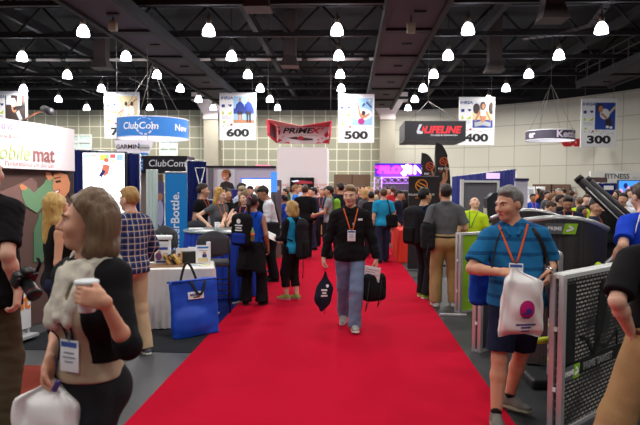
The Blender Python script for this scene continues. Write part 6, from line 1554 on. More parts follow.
# big gym machine with two padded diagonal arms
a0, a1 = at(578.5, 178.5, 6.4), at(650, 249, 6.1); b0_, b1_ = at(587, 180, 6.8), at(652, 238, 6.5)
bx = a1.x + .15; t = thing('gym_machine', 'gym machine with two thick black diagonal arms at the right edge', 'fitness machine', (bx, 6.3, 0))
ARM = mat('arm_black', (42, 42, 44), .45); lc = lambda q: tuple(Vector(q) - Vector((bx, 6.3, 0)))
for (u, v_) in ((a0, a1), (b0_, b1_)):
    m = MB(); e = v_ + (v_ - u) * .12; m.tube([lc(u), lc(u + (v_ - u) * .02), lc(e)], [.040, .047, .047], ARM, 14); m.build('arm', t)
    m = MB(); dd_ = (v_ - u).normalized(); m.cyl(lc(u - dd_ * .02), lc(u + dd_ * .03), .046, .050, INK, 14); m.build('end_cap', t)
    m = MB(); m.tube([lc(u + Vector((-.012, -.045, -.02)) + dd_ * .1), lc(e + Vector((-.012, -.045, -.02)))], .008, mat('arm_line_metal', (150, 150, 152), .3, metal=.6), 6); m.build('cable', t)  # thin pale metal line along the front of each arm
m = MB(); ea = a1 + (a1 - a0) * .12; eb = b1_ + (b1_ - b0_) * .12; m.tube([lc(ea), lc(eb)], .05, ARM, 10); m.tube([lc((ea + eb) / 2), (lc((ea + eb) / 2)[0], 0, .05)], .06, ARM, 10); m.box((lc((ea + eb) / 2)[0], 0, .04), (.6, .8, .08), ARM, bev=.02); m.build('frame', t)
# large white/grey object: second small box on floor behind walking man in khaki
# ------------------------------------------------------------------ people
BLKC = cloth((24, 23, 26)); BLK2 = cloth((34, 33, 38)); NAVYC = cloth((28, 34, 58)); JEAN = mat('cloth_jean', (112, 132, 164), .9, bump=.25, bscale=10, var=.22, spec=.15); DJEAN = cloth((44, 52, 78)); KHAKI = cloth((164, 132, 92)); KHAKI2 = cloth((196, 172, 138)); OLIVE = cloth((74, 64, 48)); GREYC_ = cloth((92, 94, 98)); LGREYC = cloth((150, 152, 158)); WHITEC = cloth((222, 224, 232)); LBLUEC = cloth((190, 204, 228)); ROYALC = cloth((30, 78, 190)); TURQ = cloth((36, 150, 196)); LIMEC = cloth((196, 222, 40)); TEALN = cloth((40, 58, 84)); CREAM = cloth((222, 206, 170)); REDCL = cloth((186, 44, 52)); ORANGEC = cloth((216, 112, 58)); BROWNCL = cloth((98, 72, 56)); PURP = cloth((96, 72, 130)); GREENC = cloth((72, 116, 70)); TANC = cloth((196, 176, 146)); PINKC = cloth((212, 150, 160))
GREYSH = cloth((118, 118, 116)); WSH = cloth((220, 220, 220)); BSH = cloth((28, 26, 26)); NEON = cloth((150, 190, 60))
S1, S2, S3, S4, S5 = (216, 168, 144), (206, 154, 126), (228, 184, 160), (168, 118, 94), (196, 148, 118)
def X_(px, Y): return at(px, 187, Y).x
def wl(face, H, dx, dy, z):
    a = rad(-face); s = H / 1.75; c, n = math.cos(a), math.sin(a); return ((dx * c - dy * n) / s, (dx * n + dy * c) / s, z / s)
def wp(face, H, base, px, py, Y):                       # the point of a pixel's ray, Y metres away, as a pose target
    q = at(px, py, Y); return wl(face, H, q.x - base[0], q.y - base[1], q.z)
def wd_(face, v):
    a = rad(-face); c, n = math.cos(a), math.sin(a); return (v[0] * c - v[1] * n, v[0] * n + v[1] * c, v[2])
LAN = dict(m=LAN_ORANGE, z=1.16)

def plastic_bag(label, grip, W, H, D, ang, m_bag, prints, top_off=(0, 0), skew=0.0):
    """thin carrier bag hanging under the hand at grip: pinched at the hand, wide and flat below, gathered by folds"""
    t = thing('carrier_bag', label, 'bag', (grip[0], grip[1], grip[2]), ang); x0, y0 = top_off; r = random.Random(3); ph = [r.uniform(0, 6.28) for _ in range(8)]
    NU, NV = 72, 34
    def fn(u, v):
        a = 2 * math.pi * u; c, n = math.cos(a), math.sin(a); e = .55; cx = math.copysign(abs(c) ** e, c); cy = math.copysign(abs(n) ** e, n)
        op = min(1, v / .20); op = op * op * (3 - 2 * op); hw = .025 + (W / 2 * (.80 + .20 * min(1, v / .8)) - .025) * op
        d = .014 + (D / 2 * (.55 + .45 * math.sin(math.pi * min(1, v * 1.02)) ** .7) - .014) * op
        if v > .93: d *= max(.06, (1 - v) / .07); hw *= 1 - .05 * (v - .93) / .07
        f = .010 * (math.sin(a * 5 + ph[0] + v * 3) + .7 * math.sin(a * 9 + ph[1]) ) * (1 - .75 * v) * op + .006 * math.sin(7 * v + 3 * a + ph[2]) + .005 * math.sin(17 * v - 4 * a + ph[3])
        return Vector((x0 * op + skew * v + cx * hw + .5 * f * c, y0 * op + cy * (d + f), .015 - H * v + .012 * math.sin(a * 2 + ph[4]) * v * (.4 if v < .95 else 1)))
    m = MB(); m.sheet(fn, NU, NV, m_bag); o = m.build('bag_body', t)
    bv = BVHTree.FromPolygons(m.v, m.f)
    def on(x, z):
        hit = bv.ray_cast(Vector((x, -1, z)), Vector((0, 1, 0))); return (hit[0].y if hit[0] is not None else -D / 2) - .003
    m = MB(); prints(m, on); m.build('print', t)
    return t
def draped_print(m, on, pts, mt, n=1):                   # a print that follows the bag's front
    c = (sum(p[0] for p in pts) / len(pts), sum(p[1] for p in pts) / len(pts)); vs = [(c[0], on(*c) - .0008 * n, c[1])]; fs = []
    for rr in (.5, 1.0):
        for p in pts: q = (c[0] + (p[0] - c[0]) * rr, c[1] + (p[1] - c[1]) * rr); vs.append((q[0], on(*q) - .0008 * n, q[1]))
    k = len(pts)
    for i in range(k):
        j = (i + 1) % k; fs += [(0, 1 + i, 1 + j), (1 + i, 1 + k + i, 1 + k + j, 1 + j)]
    m.add(vs, fs, mt, True)

# --- the man walking towards us
FA = 0; HC = 1.74; YC = 7.3; XC = X_(351, YC)
walker = person('man in a black half-zip jacket and light jeans walking up the red carpet', (XC, YC), FA, HC, .007, S1, hair=('short', (126, 98, 66)), eyes=True, wide=1.03,
    top=dict(name='jacket', m=BLKC, t=.017, hem=.865, sleeve=1.97, polo=True, vneck=.13, fat=.004, amp=.009), bottom=dict(name='jeans', m=JEAN, waist=1.0, knee=.082, cuff=.082, amp=.008), shoes=dict(m=cloth((150, 150, 146)), sole=SOLE_WHITE, lace=SOLE_WHITE),
    pose=dict(rw=(-.335, -.03, .86), lw=(.325, -.05, .85), re=(-.6, .8, -.1), le=(.6, .8, -.1), la=(.055, -.10, .088), ra=(-.075, .34, .115), rf=(-.15, -1, -.28), lf=(.12, -1, .12), head=(-14, 3, 0), rh=dict(curl=.95, n=(.4, 0, 0), d=(-.1, -.05, -1)), lh=dict(curl=.95, n=(-1, .2, 0), d=(.05, -.1, -1))),
    lanyard=dict(m=LAN_ORANGE, z=1.23, w=.0075, spread=.085, x=.01))
m = MB(); q = Vector(walker.U(np.array((.115, -.14, 1.37)) * walker.s)); m.box(q, (.055, .012, .026), WHITE, rz=rad(18), bev=.003); m.build('chest_logo', walker.root)
m = MB(); q = Vector(walker.U(np.array((.03, -.135, 1.315)) * walker.s)); m.box(q, (.012, .012, .03), LGREY, bev=.003); m.build('zip_pull', walker.root)
gp = walker.world(walker.rhand); DNAVY = cloth((34, 38, 54))
t = thing('drawstring_bag', 'dark drawstring bag with a white print hanging from the hand of the walking man', 'bag', tuple(gp), rad(12))
g = Grid((-.17, -.08, -.56), (.17, .08, .02), .009); g.cone((0, 0, -.10), (-.01, 0, -.30), .022, .085, k=.04, flat=((0, 1, 0), .42)); g.cone((-.01, 0, -.30), (-.03, 0, -.42), .085, .075, k=.05, flat=((0, 1, 0), .4)); g.cone((-.03, 0, -.42), (-.05, 0, -.55), .07, .02, k=.05, flat=((0, 1, 0), .42)); v, qd = g.mesh(); v = rumple(v, qd, .009, (14, 9, 14), 5); solid('bag_body', v, qd, DNAVY, t)
bv = BVHTree.FromPolygons([tuple(a) for a in v], [tuple(a) for a in qd])
def onb(x, z):
    h_ = bv.ray_cast(Vector((x, -1, z)), Vector((0, 1, 0))); return (h_[0].y if h_[0] is not None else -.03) - .003
m = MB()
for i, (w0, zz) in enumerate(((.07, -.30), (.05, -.335), (.08, -.37))): draped_print(m, onb, rect(-.02 - w0 / 2, zz - .011, -.02 + w0 / 2, zz + .011), WHITE)
draped_print(m, onb, oval(.02, -.25, .018, .02), WHITE); m.build('print', t)
m = MB(); m.tube([(0, 0, -.11), (.008, 0, -.05), (0, 0, .0)], .005, BKH, 6); m.tube([(0, 0, .0), (-.02, 0, -.06), (0, .01, -.11)], .004, BKH, 6); m.tube([(-.05, 0, -.50), (-.03, 0, -.56), (-.005, 0, -.60), (.0, 0, -.50)], .004, BKH, 6); m.build('drawcord', t)
gp = walker.world(walker.lhand)
t = thing('folded_newspaper', 'folded white newspaper held with the black rucksack by the walking man', 'newspaper', tuple(gp + Vector((-.03, -.03, -.12))), rad(-14)); m = MB()
for k in range(3): m.box((0, -.004 * k, 0), (.20 - .008 * k, .003, .235 - .01 * k), WHITE if k != 1 else PALE, ry=rad(8), rx=rad(6))
m.build('sheets', t); m = MB(); Mx = Matrix.Translation((0, -.011, 0)) @ Matrix.Rotation(rad(6), 4, 'X') @ Matrix.Rotation(rad(8), 4, 'Y')
for i in range(6): m.box((-.02 if i % 2 else .01, -.002, .08 - .03 * i), (.12 if i % 2 else .15, .001, .007), LGREY, M=Mx)
m.box((.045, -.002, -.06), (.07, .001, .06), SKY, M=Mx); m.build('print', t)
t = thing('rucksack', 'black rucksack hanging from the hand of the walking man', 'backpack', (gp.x, gp.y + .03, gp.z - .43), rad(25))
g = Grid((-.2, -.14, -.02), (.2, .14, .40), .01); g.box((0, 0, .17), (.145, .08, .165), rnd=.06); g.ell((-.02, -.06, .12), (.10, .05, .10), k=.04); v, qd = g.mesh(); v = rumple(v, qd, .009, (11, 9, 11), 8); solid('bag_body', v, qd, BLKC, t)
m = MB(); m.tube([(-.03, 0, .33), (-.02, 0, .42), (.02, 0, .42), (.03, 0, .33)], .010, BKH, 8); m.build('carry_handle', t)
for sx, dz in ((-.10, -.10), (.06, -.06)):
    m = MB(); m.tube([(sx, -.08, .26), (sx - .04, -.12, .10), (sx - .06, -.10, dz), (sx - .01, -.09, .02)], (.012, .004), BKH, 8, flat=(1, 0, 0)); m.build('shoulder_strap', t)

# --- the woman with a scarf, close on the left
FA = -20; HS_ = 1.695; YS = 2.42; XS = X_(89, YS)
SCW = mat('scarf_cream', (206, 198, 184), .95, bump=.5, bscale=22, var=.22, spec=.1); TANK = cloth((178, 158, 134))
hand_w = wp(FA, HS_, (XS, YS), 104, 301, 2.14); handr = wp(FA, HS_, (XS, YS), 49, 362, 2.36)
scarfw = person('woman in a black jacket and cream scarf walking close by, paper cup in hand', (XS, YS), FA, HS_, .006, (214, 156, 128), fem=True, hair=('bob', (112, 88, 66)), eyes=True, wide=.84,
    under=dict(name='tank_top', m=TANK, t=.015, hem=1.0, sleeve=0, amp=.006, loose=.0), top=dict(name='jacket', m=BLKC, t=.021, hem=1.085, sleeve=1.22, fat=.004, open=(.062, .105), amp=.007, vneck=.1), bottom=dict(name='leggings', m=BLK2, waist=1.03, knee=.064, cuff=.056, t=.002), shoes=dict(m=BSH),
    pose=dict(lw=hand_w, le=wd_(FA, (.22, .35, -1)), rw=handr, re=(-.6, .7, -.1), la=(.09, -.28, .09), ra=(-.09, .18, .10), head=(-50, -1, 0),
              lh=dict(curl=.42, d=wd_(FA, (-.95, -.05, .22)), n=wd_(FA, (.05, .95, -.1)), t=(0, 0, 1)), rh=dict(curl=.9, d=(-.05, -.1, -1), n=(1, .2, 0))),
    lanyard=dict(m=BKH, z=1.165, w=.006, x=.012, spread=.06))
s_ = scarfw.s; U = scarfw.U
g = Grid(U(np.array((-.22, -.26, 1.16)) * s_), U(np.array((.22, .2, 1.60)) * s_), .008)
def sc(pts, r, fl=None):
    for a_, b_ in zip(pts[:-1], pts[1:]): g.cone(U(np.array(a_) * s_), U(np.array(b_) * s_), r * s_, r * s_, k=.012, flat=fl)
for rr, zz, ph in ((.090, 1.475, 0), (.105, 1.445, .5), (.082, 1.50, 1.0)):
    sc([(rr * math.cos(a_) * 1.0, .012 + rr * .95 * math.sin(a_), zz - .035 * max(0, -math.sin(a_ + ph * .3)) + .01 * math.sin(3 * a_)) for a_ in [i * 2 * math.pi / 16 for i in range(17)]], .026)
sc([(-.05, -.09, 1.44), (-.06, -.115, 1.37), (-.07, -.135, 1.30), (-.065, -.135, 1.25)], .030); sc([(.055, -.085, 1.45), (.05, -.115, 1.38), (.03, -.140, 1.31), (.02, -.14, 1.26)], .030); sc([(-.03, -.10, 1.42), (-.03, -.135, 1.34), (-.02, -.150, 1.28)], .030)
v, qd = g.mesh(); v = rumple(v, qd, .010, (22, 22, 16), 31); solid('scarf', v, qd, SCW, scarfw.root)
cp = scarfw.world(scarfw.wr['l'] + (scarfw.ld * .085 + scarfw.ln * .052) * s_)
t = thing('paper_cup', 'white paper cup in the hand of the woman with the scarf', 'cup', (cp.x, cp.y, cp.z - .065)); m = MB(); m.lathe([(0, 0), (.029, 0), (.030, .004), (.041, .108), (.043, .110), (.041, .112), (.038, .105), (.028, .008)], (0, 0, 0), mat('cup_white', (236, 232, 230), .5), 28); m.build('cup', t); m = MB(); m.lathe([(.0435, .106), (.045, .112), (.043, .118), (.036, .121), (.034, .116), (0, .116)], (0, 0, 0), PALE, 28); m.build('lid', t)
gp = scarfw.world(scarfw.rhand); PBAG = mat('bag_plastic', (232, 228, 228), .35, spec=.5); MAGP = mat('bag_magenta', (186, 24, 112), .4); PUR = mat('bag_purple', (70, 52, 140), .4)
def prints_a(m, on):
    draped_print(m, on, oval(.09, -.20, .055, .062, 18), MAGP); draped_print(m, on, rect(.055, -.185, .115, -.17), PUR, 2); draped_print(m, on, oval(.10, -.215, .02, .02), PUR, 2)
    for i in range(3): draped_print(m, on, rect(.02, -.29 - .02 * i, .12, -.282 - .02 * i), PUR)
plastic_bag('white plastic carrier bag with a magenta dot carried by the woman with the scarf', gp, .34, .46, .13, rad(-12), PBAG, prints_a, top_off=(-.02, 0))
t = thing('car_key', 'dark purple key fob held above the carrier bag by the scarf woman', 'key fob', tuple(gp + Vector((.035, -.045, .005)))); m = MB(); m.box((0, 0, 0), (.022, .014, .05), mat('fob_violet', (74, 56, 120), .4), ry=rad(25), bev=.006); m.build('fob', t)

# --- tall man at the left edge, camera at his hip
FA = 172; HT = 1.95; YT = 4.0; XT = X_(-14, YT)
tall = person('tall man in a black shirt and olive trousers seen from behind at the left edge', (XT, YT), FA, HT, .008, S1, hair=('short', (120, 92, 62)), wide=1.10, top=dict(m=BLKC, t=.016, hem=.84, sleeve=.78, collar=.02, loose=.01, amp=.008), bottom=dict(m=OLIVE, knee=.088, cuff=.085, amp=.008), shoes=dict(m=BSH),
    pose=dict(rw=wl(FA, HT, .255, -.07, 1.04), re=(-.3, 1, 0), lw=(.26, 0, .86), rh=dict(curl=.6, d=wd_(FA, (.05, -.3, -1)), n=wd_(FA, (-1, -.2, 0)))))
CAMB = mat('camera_black', (24, 24, 26), .4); CAMR = mat('camera_red', (150, 30, 36), .4); q0 = at(24, 278, 3.62); hd = tall.world(tall.rhand)
t = thing('photo_camera', 'black camera with a large lens hanging at the hip of the tall man', 'camera', tuple(q0), rad(0))
ax_ = Vector((.62, -.38, -.52)).normalized(); m = MB(); up_ = Vector((0, 0, 1)); sd_ = ax_.cross(up_).normalized(); u2 = sd_.cross(ax_); Mx = Matrix(((sd_.x, ax_.x, u2.x, 0), (sd_.y, ax_.y, u2.y, 0), (sd_.z, ax_.z, u2.z, 0), (0, 0, 0, 1)))
m.box((0, 0, 0), (.145, .062, .10), CAMB, M=Mx, bev=.014); m.box((0, .005, .06), (.06, .06, .04), CAMB, M=Mx, bev=.012); m.box((.055, .03, -.005), (.03, .03, .085), CAMB, M=Mx, bev=.012); m.build('camera_body', t)
m = MB(); m.tube([Mx @ Vector((0, .03, -.01)), Mx @ Vector((0, .06, -.01)), Mx @ Vector((0, .062, -.01)), Mx @ Vector((0, .13, -.01)), Mx @ Vector((0, .135, -.01)), Mx @ Vector((0, .155, -.01))], [.036, .036, .041, .041, .046, .046], CAMB, 24); m.tube([Mx @ Vector((0, .125, -.01)), Mx @ Vector((0, .129, -.01))], .0425, CAMR, 24); m.build('lens', t)
m = MB(); m.tube([Mx @ Vector((-.07, 0, .04)), Mx @ Vector((-.085, -.02, .09)), Mx @ Vector((-.06, -.03, .13))], (.012, .003), BKH, 6, flat=(0, 1, 0)); m.build('neck_strap', t)
# camera strap over his back
trees_t = [BVHTree.FromPolygons([tuple(x) for x in vv], [tuple(x) for x in qq]) for vv, qq in tall.surf]
m = MB(); pts = []
for i in range(12):
    f = i / 11; p0 = np.array((-.095 - .05 * f + .0, .6, 1.50 - .50 * f)) * tall.s; best = None
    for tr in trees_t:
        h_ = tr.ray_cast(Vector(tall.U(p0 * 1.0)), Vector((0, -1, 0)))
        if h_[0] is not None and (best is None or h_[3] < best[1]): best = (h_[0], h_[3])
    if best: pts.append(best[0] + Vector((0, .006, 0)))
if len(pts) > 3: m.tube(pts, (.024, .004), mat('strap_grey', (66, 66, 70), .7), 8, flat=(0, 1, 0)); m.build('shoulder_strap', tall.root)

# --- blonde behind the scarf woman; plaid man
person('woman with long blonde hair and bare shoulders behind the scarf woman', (X_(57, 5.3), 5.3), 128, 1.64, .009, (216, 162, 130), fem=True, hair=('long', (204, 166, 96), 1.36), top=dict(name='tank_top', m=BLKC, t=.008, hem=.92, sleeve=0, vneck=.06), bottom=dict(m=DJEAN, knee=.066, cuff=.06), shoes=dict(m=BSH), pose=dict(head=(10, 0, 0)))
PLAID = plaid_mat('plaid_blue', (66, 88, 146), (216, 190, 146), (22, 26, 54))
FA = -122; plaid = person('blond man in a blue checked shirt and beige trousers by the white table', (X_(130, 6.05), 6.05), FA, 1.70, .007, S3, hair=('short', (176, 138, 82)), eyes=True, wide=1.05,
    top=dict(m=PLAID, t=.016, hem=.90, sleeve=1.9, collar=.03, fat=.006, amp=.006, loose=.006), bottom=dict(m=KHAKI2, knee=.080, cuff=.082, amp=.008), shoes=dict(m=cloth((96, 98, 106)), sole=SOLE_WHITE),
    pose=dict(lw=(.23, -.12, .93), rw=(-.22, -.10, .93), le=(.6, .7, 0), re=(-.6, .4, 0), head=(8, 4, 0), la=(.10, -.10, .085), ra=(-.11, .10, .085), rh=dict(curl=.5)), lanyard=dict(m=LAN_ORANGE, z=1.20))
m = MB(); hp_ = plaid.world(plaid.rhand); m = MB(); tt_ = thing('folder', 'slim black folder in the lowered hand of the man in the checked shirt', 'folder', (hp_.x, hp_.y, hp_.z - .14)); m.box((.01, -.0, 0), (.045, .14, .22), BKD, ry=rad(18), bev=.006); m.build('cover', tt_)

# --- people around the round table
person('dark-haired man in black with an orange lanyard standing before the dark blue drape', (X_(203, 11.2), 11.2), 75, 1.76, .012, S2, hair=('short', (52, 38, 30)), top=dict(m=BLKC, hem=.92, sleeve=.55, t=.014), bottom=dict(m=BLK2), shoes=dict(m=BSH), pose=dict(head=(25, 0, 0)), lanyard=LAN, eyes=True)
FA = 52; bl = person('woman with wavy blonde hair and a grey top writing at the round table', (X_(216, 10.4), 10.5), FA, 1.70, .010, S3, fem=True, hair=('wavy', (196, 152, 84), 1.32), eyes=True, top=dict(m=GREYC_, hem=.92, sleeve=.5, t=.009, vneck=.06), bottom=dict(m=BLK2, knee=.066, cuff=.06), shoes=dict(m=BSH), pose=dict(lean=(6, 0), rw=wl(FA, 1.70, -.10, -.32, 1.10), lw=wl(FA, 1.70, .16, -.34, 1.11), re=(-.8, .3, -.6), le=(.8, .3, -.6), head=(18, 4, 0), rh=dict(curl=.5, n=(0, 0, -1)), lh=dict(curl=.5, n=(0, 0, -1))), lanyard=LAN)
m = MB(); hdp = lambda x, y, z: Vector(bl.Hd(np.array((x, y, z)) * bl.s)); 
for sx in (-1, 1): m.tube([hdp(sx * .085, .02, 1.72), hdp(sx * .075, -.05, 1.755)], .004, INK, 6); m.ball(hdp(sx * .036, -.068, 1.765), (.030, .012, .022), INK, 10)
m.build('sunglasses', bl.root)
person('dark-haired woman half hidden behind the blonde woman at the round table', (X_(226, 11.3), 11.4), 40, 1.68, .012, S5, fem=True, hair=('long', (58, 42, 34)), top=dict(m=BLKC, hem=.92, sleeve=.5), bottom=dict(m=BLK2), shoes=dict(m=BSH), pose=dict(lw=(.05, -.30, 1.22)))
FA = -30; person('grey-haired man in a black tee leaning on the round table behind the smiling woman', (X_(246.5, 11.25), 11.3), FA, 1.73, .012, S3, hair=('short', (150, 132, 104)), top=dict(m=BLKC, hem=.92, sleeve=.6), bottom=dict(m=DJEAN), shoes=dict(m=BSH), pose=dict(rw=wl(FA, 1.73, -.30, -.42, 1.10), re=(-1, .5, .2), lean=(10, 0), head=(0, 6, 0)))
person('smiling brown-haired woman in a navy top facing us across the round table', (X_(244.5, 10.6), 10.62), -18, 1.63, .010, S3, fem=True, hair=('long', (112, 78, 54), 1.36), eyes=True, top=dict(m=NAVYC, hem=.92, sleeve=.35, vneck=.06), bottom=dict(m=BLK2), shoes=dict(m=TANC), pose=dict(rw=wl(-18, 1.63, -.22, -.40, 1.09), re=(-1, .2, -.3), head=(6, 4, -4)), lanyard=LAN)
FA = 168; pony = person('woman with a dark ponytail and blue top seen from behind on the carpet edge', (X_(253, 8.72), 8.72), FA, 1.61, .009, S4, fem=True, hair=('pony', (40, 30, 28), 1.38), wide=1.06, top=dict(m=cloth((24, 84, 206)), hem=.95, sleeve=0, t=.010), bottom=dict(m=BLKC, knee=.080, cuff=.105, amp=.006), shoes=dict(m=BSH),
    pose=dict(lw=wl(FA, 1.61, -.16, .26, 1.02), rw=(-.235, -.06, .92), la=(.12, .02, .085), ra=(-.14, -.04, .085), head=(-6, 3, 0), le=(1, .6, -.2)))
g = Grid((-.3, -.28, .45), (.3, .28, 1.05), .010); s_ = pony.s
g.cone((0, .01, .98 * s_), (0, .015, .60 * s_), .175 * s_, .235 * s_, k=.02, flat=((0, 1, 0), .74), clip=[((0, 0, -1), (0, 0, .58 * s_)), ((0, 0, 1), (0, 0, 1.02 * s_))]); g.cone((.14, .05, .95 * s_), (.19, .04, .52 * s_), .05, .06, k=.05); g.cone((-.10, .10, .95 * s_), (-.15, .09, .56 * s_), .05, .06, k=.05); v, qd = g.mesh(); v = rumple(v, qd, .014, (16, 16, 5), 9); solid('tied_jacket', v, qd, BLKC, pony.root)
m = MB(); q = Vector(pony.Hd(np.array((0, .128, 1.695)) * pony.s)); m.tube([q + Vector((.03 * math.cos(a_), .01 * math.sin(a_) , .03 * math.sin(a_))) for a_ in [i * math.pi / 6 for i in range(12)]], .007, mat('band_pink', (226, 90, 170), .6), 6, closed=True); m.build('hair_band', pony.root)
BPB = cloth((30, 54, 150))
bp = backpack('black and blue backpack on the back of the woman with the ponytail', pony, BLKC, BPB, ph=.18, H=.46, W=.32, D=.16, at_=(.10, .21, 1.22), rz=-14)
m = MB(); m.prism(oval(0, .36, .035, .035, 12), .0, .004, WHITE, M=Matrix.Translation((0, .083, 0)))
for i, w_ in enumerate((.13, .10, .12)): m.box((0, .086, .30 - .035 * i), (w_, .004, .018), WHITE)
for v_ in range(len(m.v)): pass
m.build('print', bp)
q = pony.world(pony.U(np.array((-.09, .25, 1.16)) * pony.s)); t = thing('drink_bottle', 'small bottle with an orange label in the side pocket of the blue backpack', 'bottle', (q.x, q.y, q.z - .1)); m = MB(); m.lathe([(.028, 0), (.03, .12), (.026, .15), (.012, .17), (.012, .19)], (0, 0, 0), mat('bottle_green', (130, 150, 90), .3), 12); m.build('body', t); m = MB(); m.lathe([(.031, .08), (.031, .12)], (0, 0, 0), mat('bottle_orange', (226, 110, 60), .5), 12); m.build('label_band', t)

FA = -78; ws = person('man in a white dress shirt and black trousers bending over a paper', (X_(273, 11), 11.0), FA, 1.76, .010, S4, hair=('short', (34, 28, 26)), wide=1.06, top=dict(m=WHITEC, hem=.96, sleeve=1.95, t=.014, collar=.02, fat=.012, amp=.008), bottom=dict(m=BLKC, knee=.085, cuff=.09), shoes=dict(m=BSH), pose=dict(lean=(12, 0), lw=(.12, -.36, 1.12), rw=(-.10, -.36, 1.14), head=(0, 18, 0), lh=dict(curl=.6), rh=dict(curl=.6)), eyes=True)
q = ws.world(ws.lhand); m = MB(); m.box((0, 0, 0), (.20, .26, .003), WHITE, rx=rad(-18), ry=rad(14)); tag(m.build('paper', None, q + Vector((-.02, -.02, .03)), rad(-20)), 'white paper in the hands of the man in the white dress shirt', 'paper')
q = ws.world((0.0, .0, .95)); g = Grid((-.22, -.12, -.2), (.22, .12, .2), .011); g.box((0, 0, 0), (.19, .06, .14), rnd=.04); v, qd = g.mesh(); v = rumple(v, qd, .006, (9, 9, 9), 4); t = thing('shoulder_bag', 'black shoulder bag at the hip of the man in the white dress shirt', 'bag', (q.x - .02, q.y - .27, q.z + .02)); solid('bag_body', v, qd, BLK2, t)
m = MB(); m.tube([(.17, .02, .12), (.10, .02, .40), (.06, .10, .62), (.06, .2, .64)], (.016, .004), BKH, 6, flat=(0, 1, 0)); m.build('shoulder_strap', t)
FA = -118; jk = person('short blonde woman in a black and turquoise jacket and capri leggings', (X_(292, 9.2), 9.2), FA, 1.50, .009, S3, fem=True, hair=('bob', (178, 140, 84)), wide=1.14, top=dict(name='jacket', m=[BLKC, TURQ], t=.018, hem=.86, sleeve=1.85, fat=.008, amp=.006, pick=lambda c: ((c[:, 1] > .02) & (np.abs(c[:, 0]) > .07) & (np.abs(c[:, 0]) < .20)).astype(int)), bottom=dict(name='leggings', m=BLKC, len=1.62, knee=.088, cuff=.082), shoes=dict(m=cloth((150, 160, 90)), sole=mat('sole_pink', (206, 120, 150), .6), sock=None), pose=dict(lw=(.12, -.26, 1.10), rw=(-.14, -.26, 1.06), la=(.07, -.06, .085), ra=(-.07, .07, .085), head=(8, 6, 0)))
q = jk.world(jk.lhand); m = MB(); m.box((0, 0, 0), (.14, .20, .004), WHITE, rx=rad(30), ry=rad(30)); tag(m.build('paper', None, q + Vector((-.04, -.03, .04)), rad(10)), 'white paper held by the short blonde woman in the turquoise jacket', 'paper')
bp = backpack('slim dark backpack on the back of the short blonde woman', jk, BLK2, BLKC, H=.60, W=.24, D=.13, at_=(0, .22, 1.10))
m = MB(); m.tube([(.05, .05, .05), (.06, .06, -.15), (.06, .05, -.28)], .008, BKH, 6); m.build('loose_strap', bp)

# --- right side of the carpet
FA = 128; nb = person('dark-haired man in navy with a black backpack at the carpet edge', (X_(425, 9.55), 9.55), FA, 1.71, .010, S5, hair=('short', (24, 22, 22)), top=dict(m=cloth((40, 56, 92)), hem=.9, sleeve=.6), bottom=dict(m=BLK2, knee=.078, cuff=.08), shoes=dict(m=NEON, sole=SOLE_WHITE), pose=dict(head=(-10, 0, 0), la=(.09, -.04, .085), ra=(-.10, .05, .085)))
backpack('large black backpack on the dark-haired man beside the grey polo man', nb, BLK2, BLKC, H=.58, W=.34, D=.20, at_=(.0, .24, 1.18), rz=0)
FA = 178; gp_ = person('man in a grey polo and khaki trousers seen from behind by the lime board', (X_(446, 8.9), 8.9), FA, 1.77, .008, S2, hair=('short', (42, 34, 32)), wide=1.08, top=dict(m=GREYC_, hem=.955, sleeve=.78, t=.012, polo=True, fat=.014, amp=.006), bottom=dict(m=KHAKI, waist=1.04, t=.014, knee=.088, cuff=.086, belt=BKH, amp=.006), shoes=dict(m=WSH, sole=SOLE_WHITE), pose=dict(lw=(.24, -.10, .97), rw=(-.22, -.20, 1.05), head=(10, 2, 0), la=(.13, .03, .085), ra=(-.14, .0, .085)))
q = gp_.world((.26, .03, 1.03)); g = Grid((-.16, -.16, -.25), (.16, .16, .25), .01); g.box((0, 0, 0), (.10, .13, .20), rnd=.06); v, qd = g.mesh(); v = rumple(v, qd, .008, (9, 9, 9), 2); t = thing('shoulder_bag', 'black shoulder bag hanging at the side of the man in the grey polo', 'bag', tuple(q)); solid('bag_body', v, qd, BLK2, t)
m = MB(); m.tube([(.02, -.05, .18), (.06, -.10, .35), (.10, -.06, .50), (.11, .02, .485)], (.014, .004), BKH, 6, flat=(1, 0, 0)); m.tube([(0, -.13, -.1), (-.04, -.14, -.28), (-.01, -.14, -.32)], .006, BKH, 6); m.build('shoulder_strap', t)
FA = -25; lm_ = person('man in a lime shirt leaning his head back behind the lime board', (X_(471, 9.75), 9.75), FA, 1.60, .009, S3, hair=('fringe', (120, 100, 84)), eyes=True, top=dict(m=LIMEC, hem=.9, sleeve=.6, t=.014, collar=.02), bottom=dict(m=BLK2), shoes=dict(m=BSH), pose=dict(lean=(-6, 6), head=(35, -28, 0), lw=(.24, -.2, 1.0), rw=(-.26, -.1, .95)), lanyard=dict(m=mat('lanyard_green', (60, 140, 70), .7), z=1.2, badge=False))
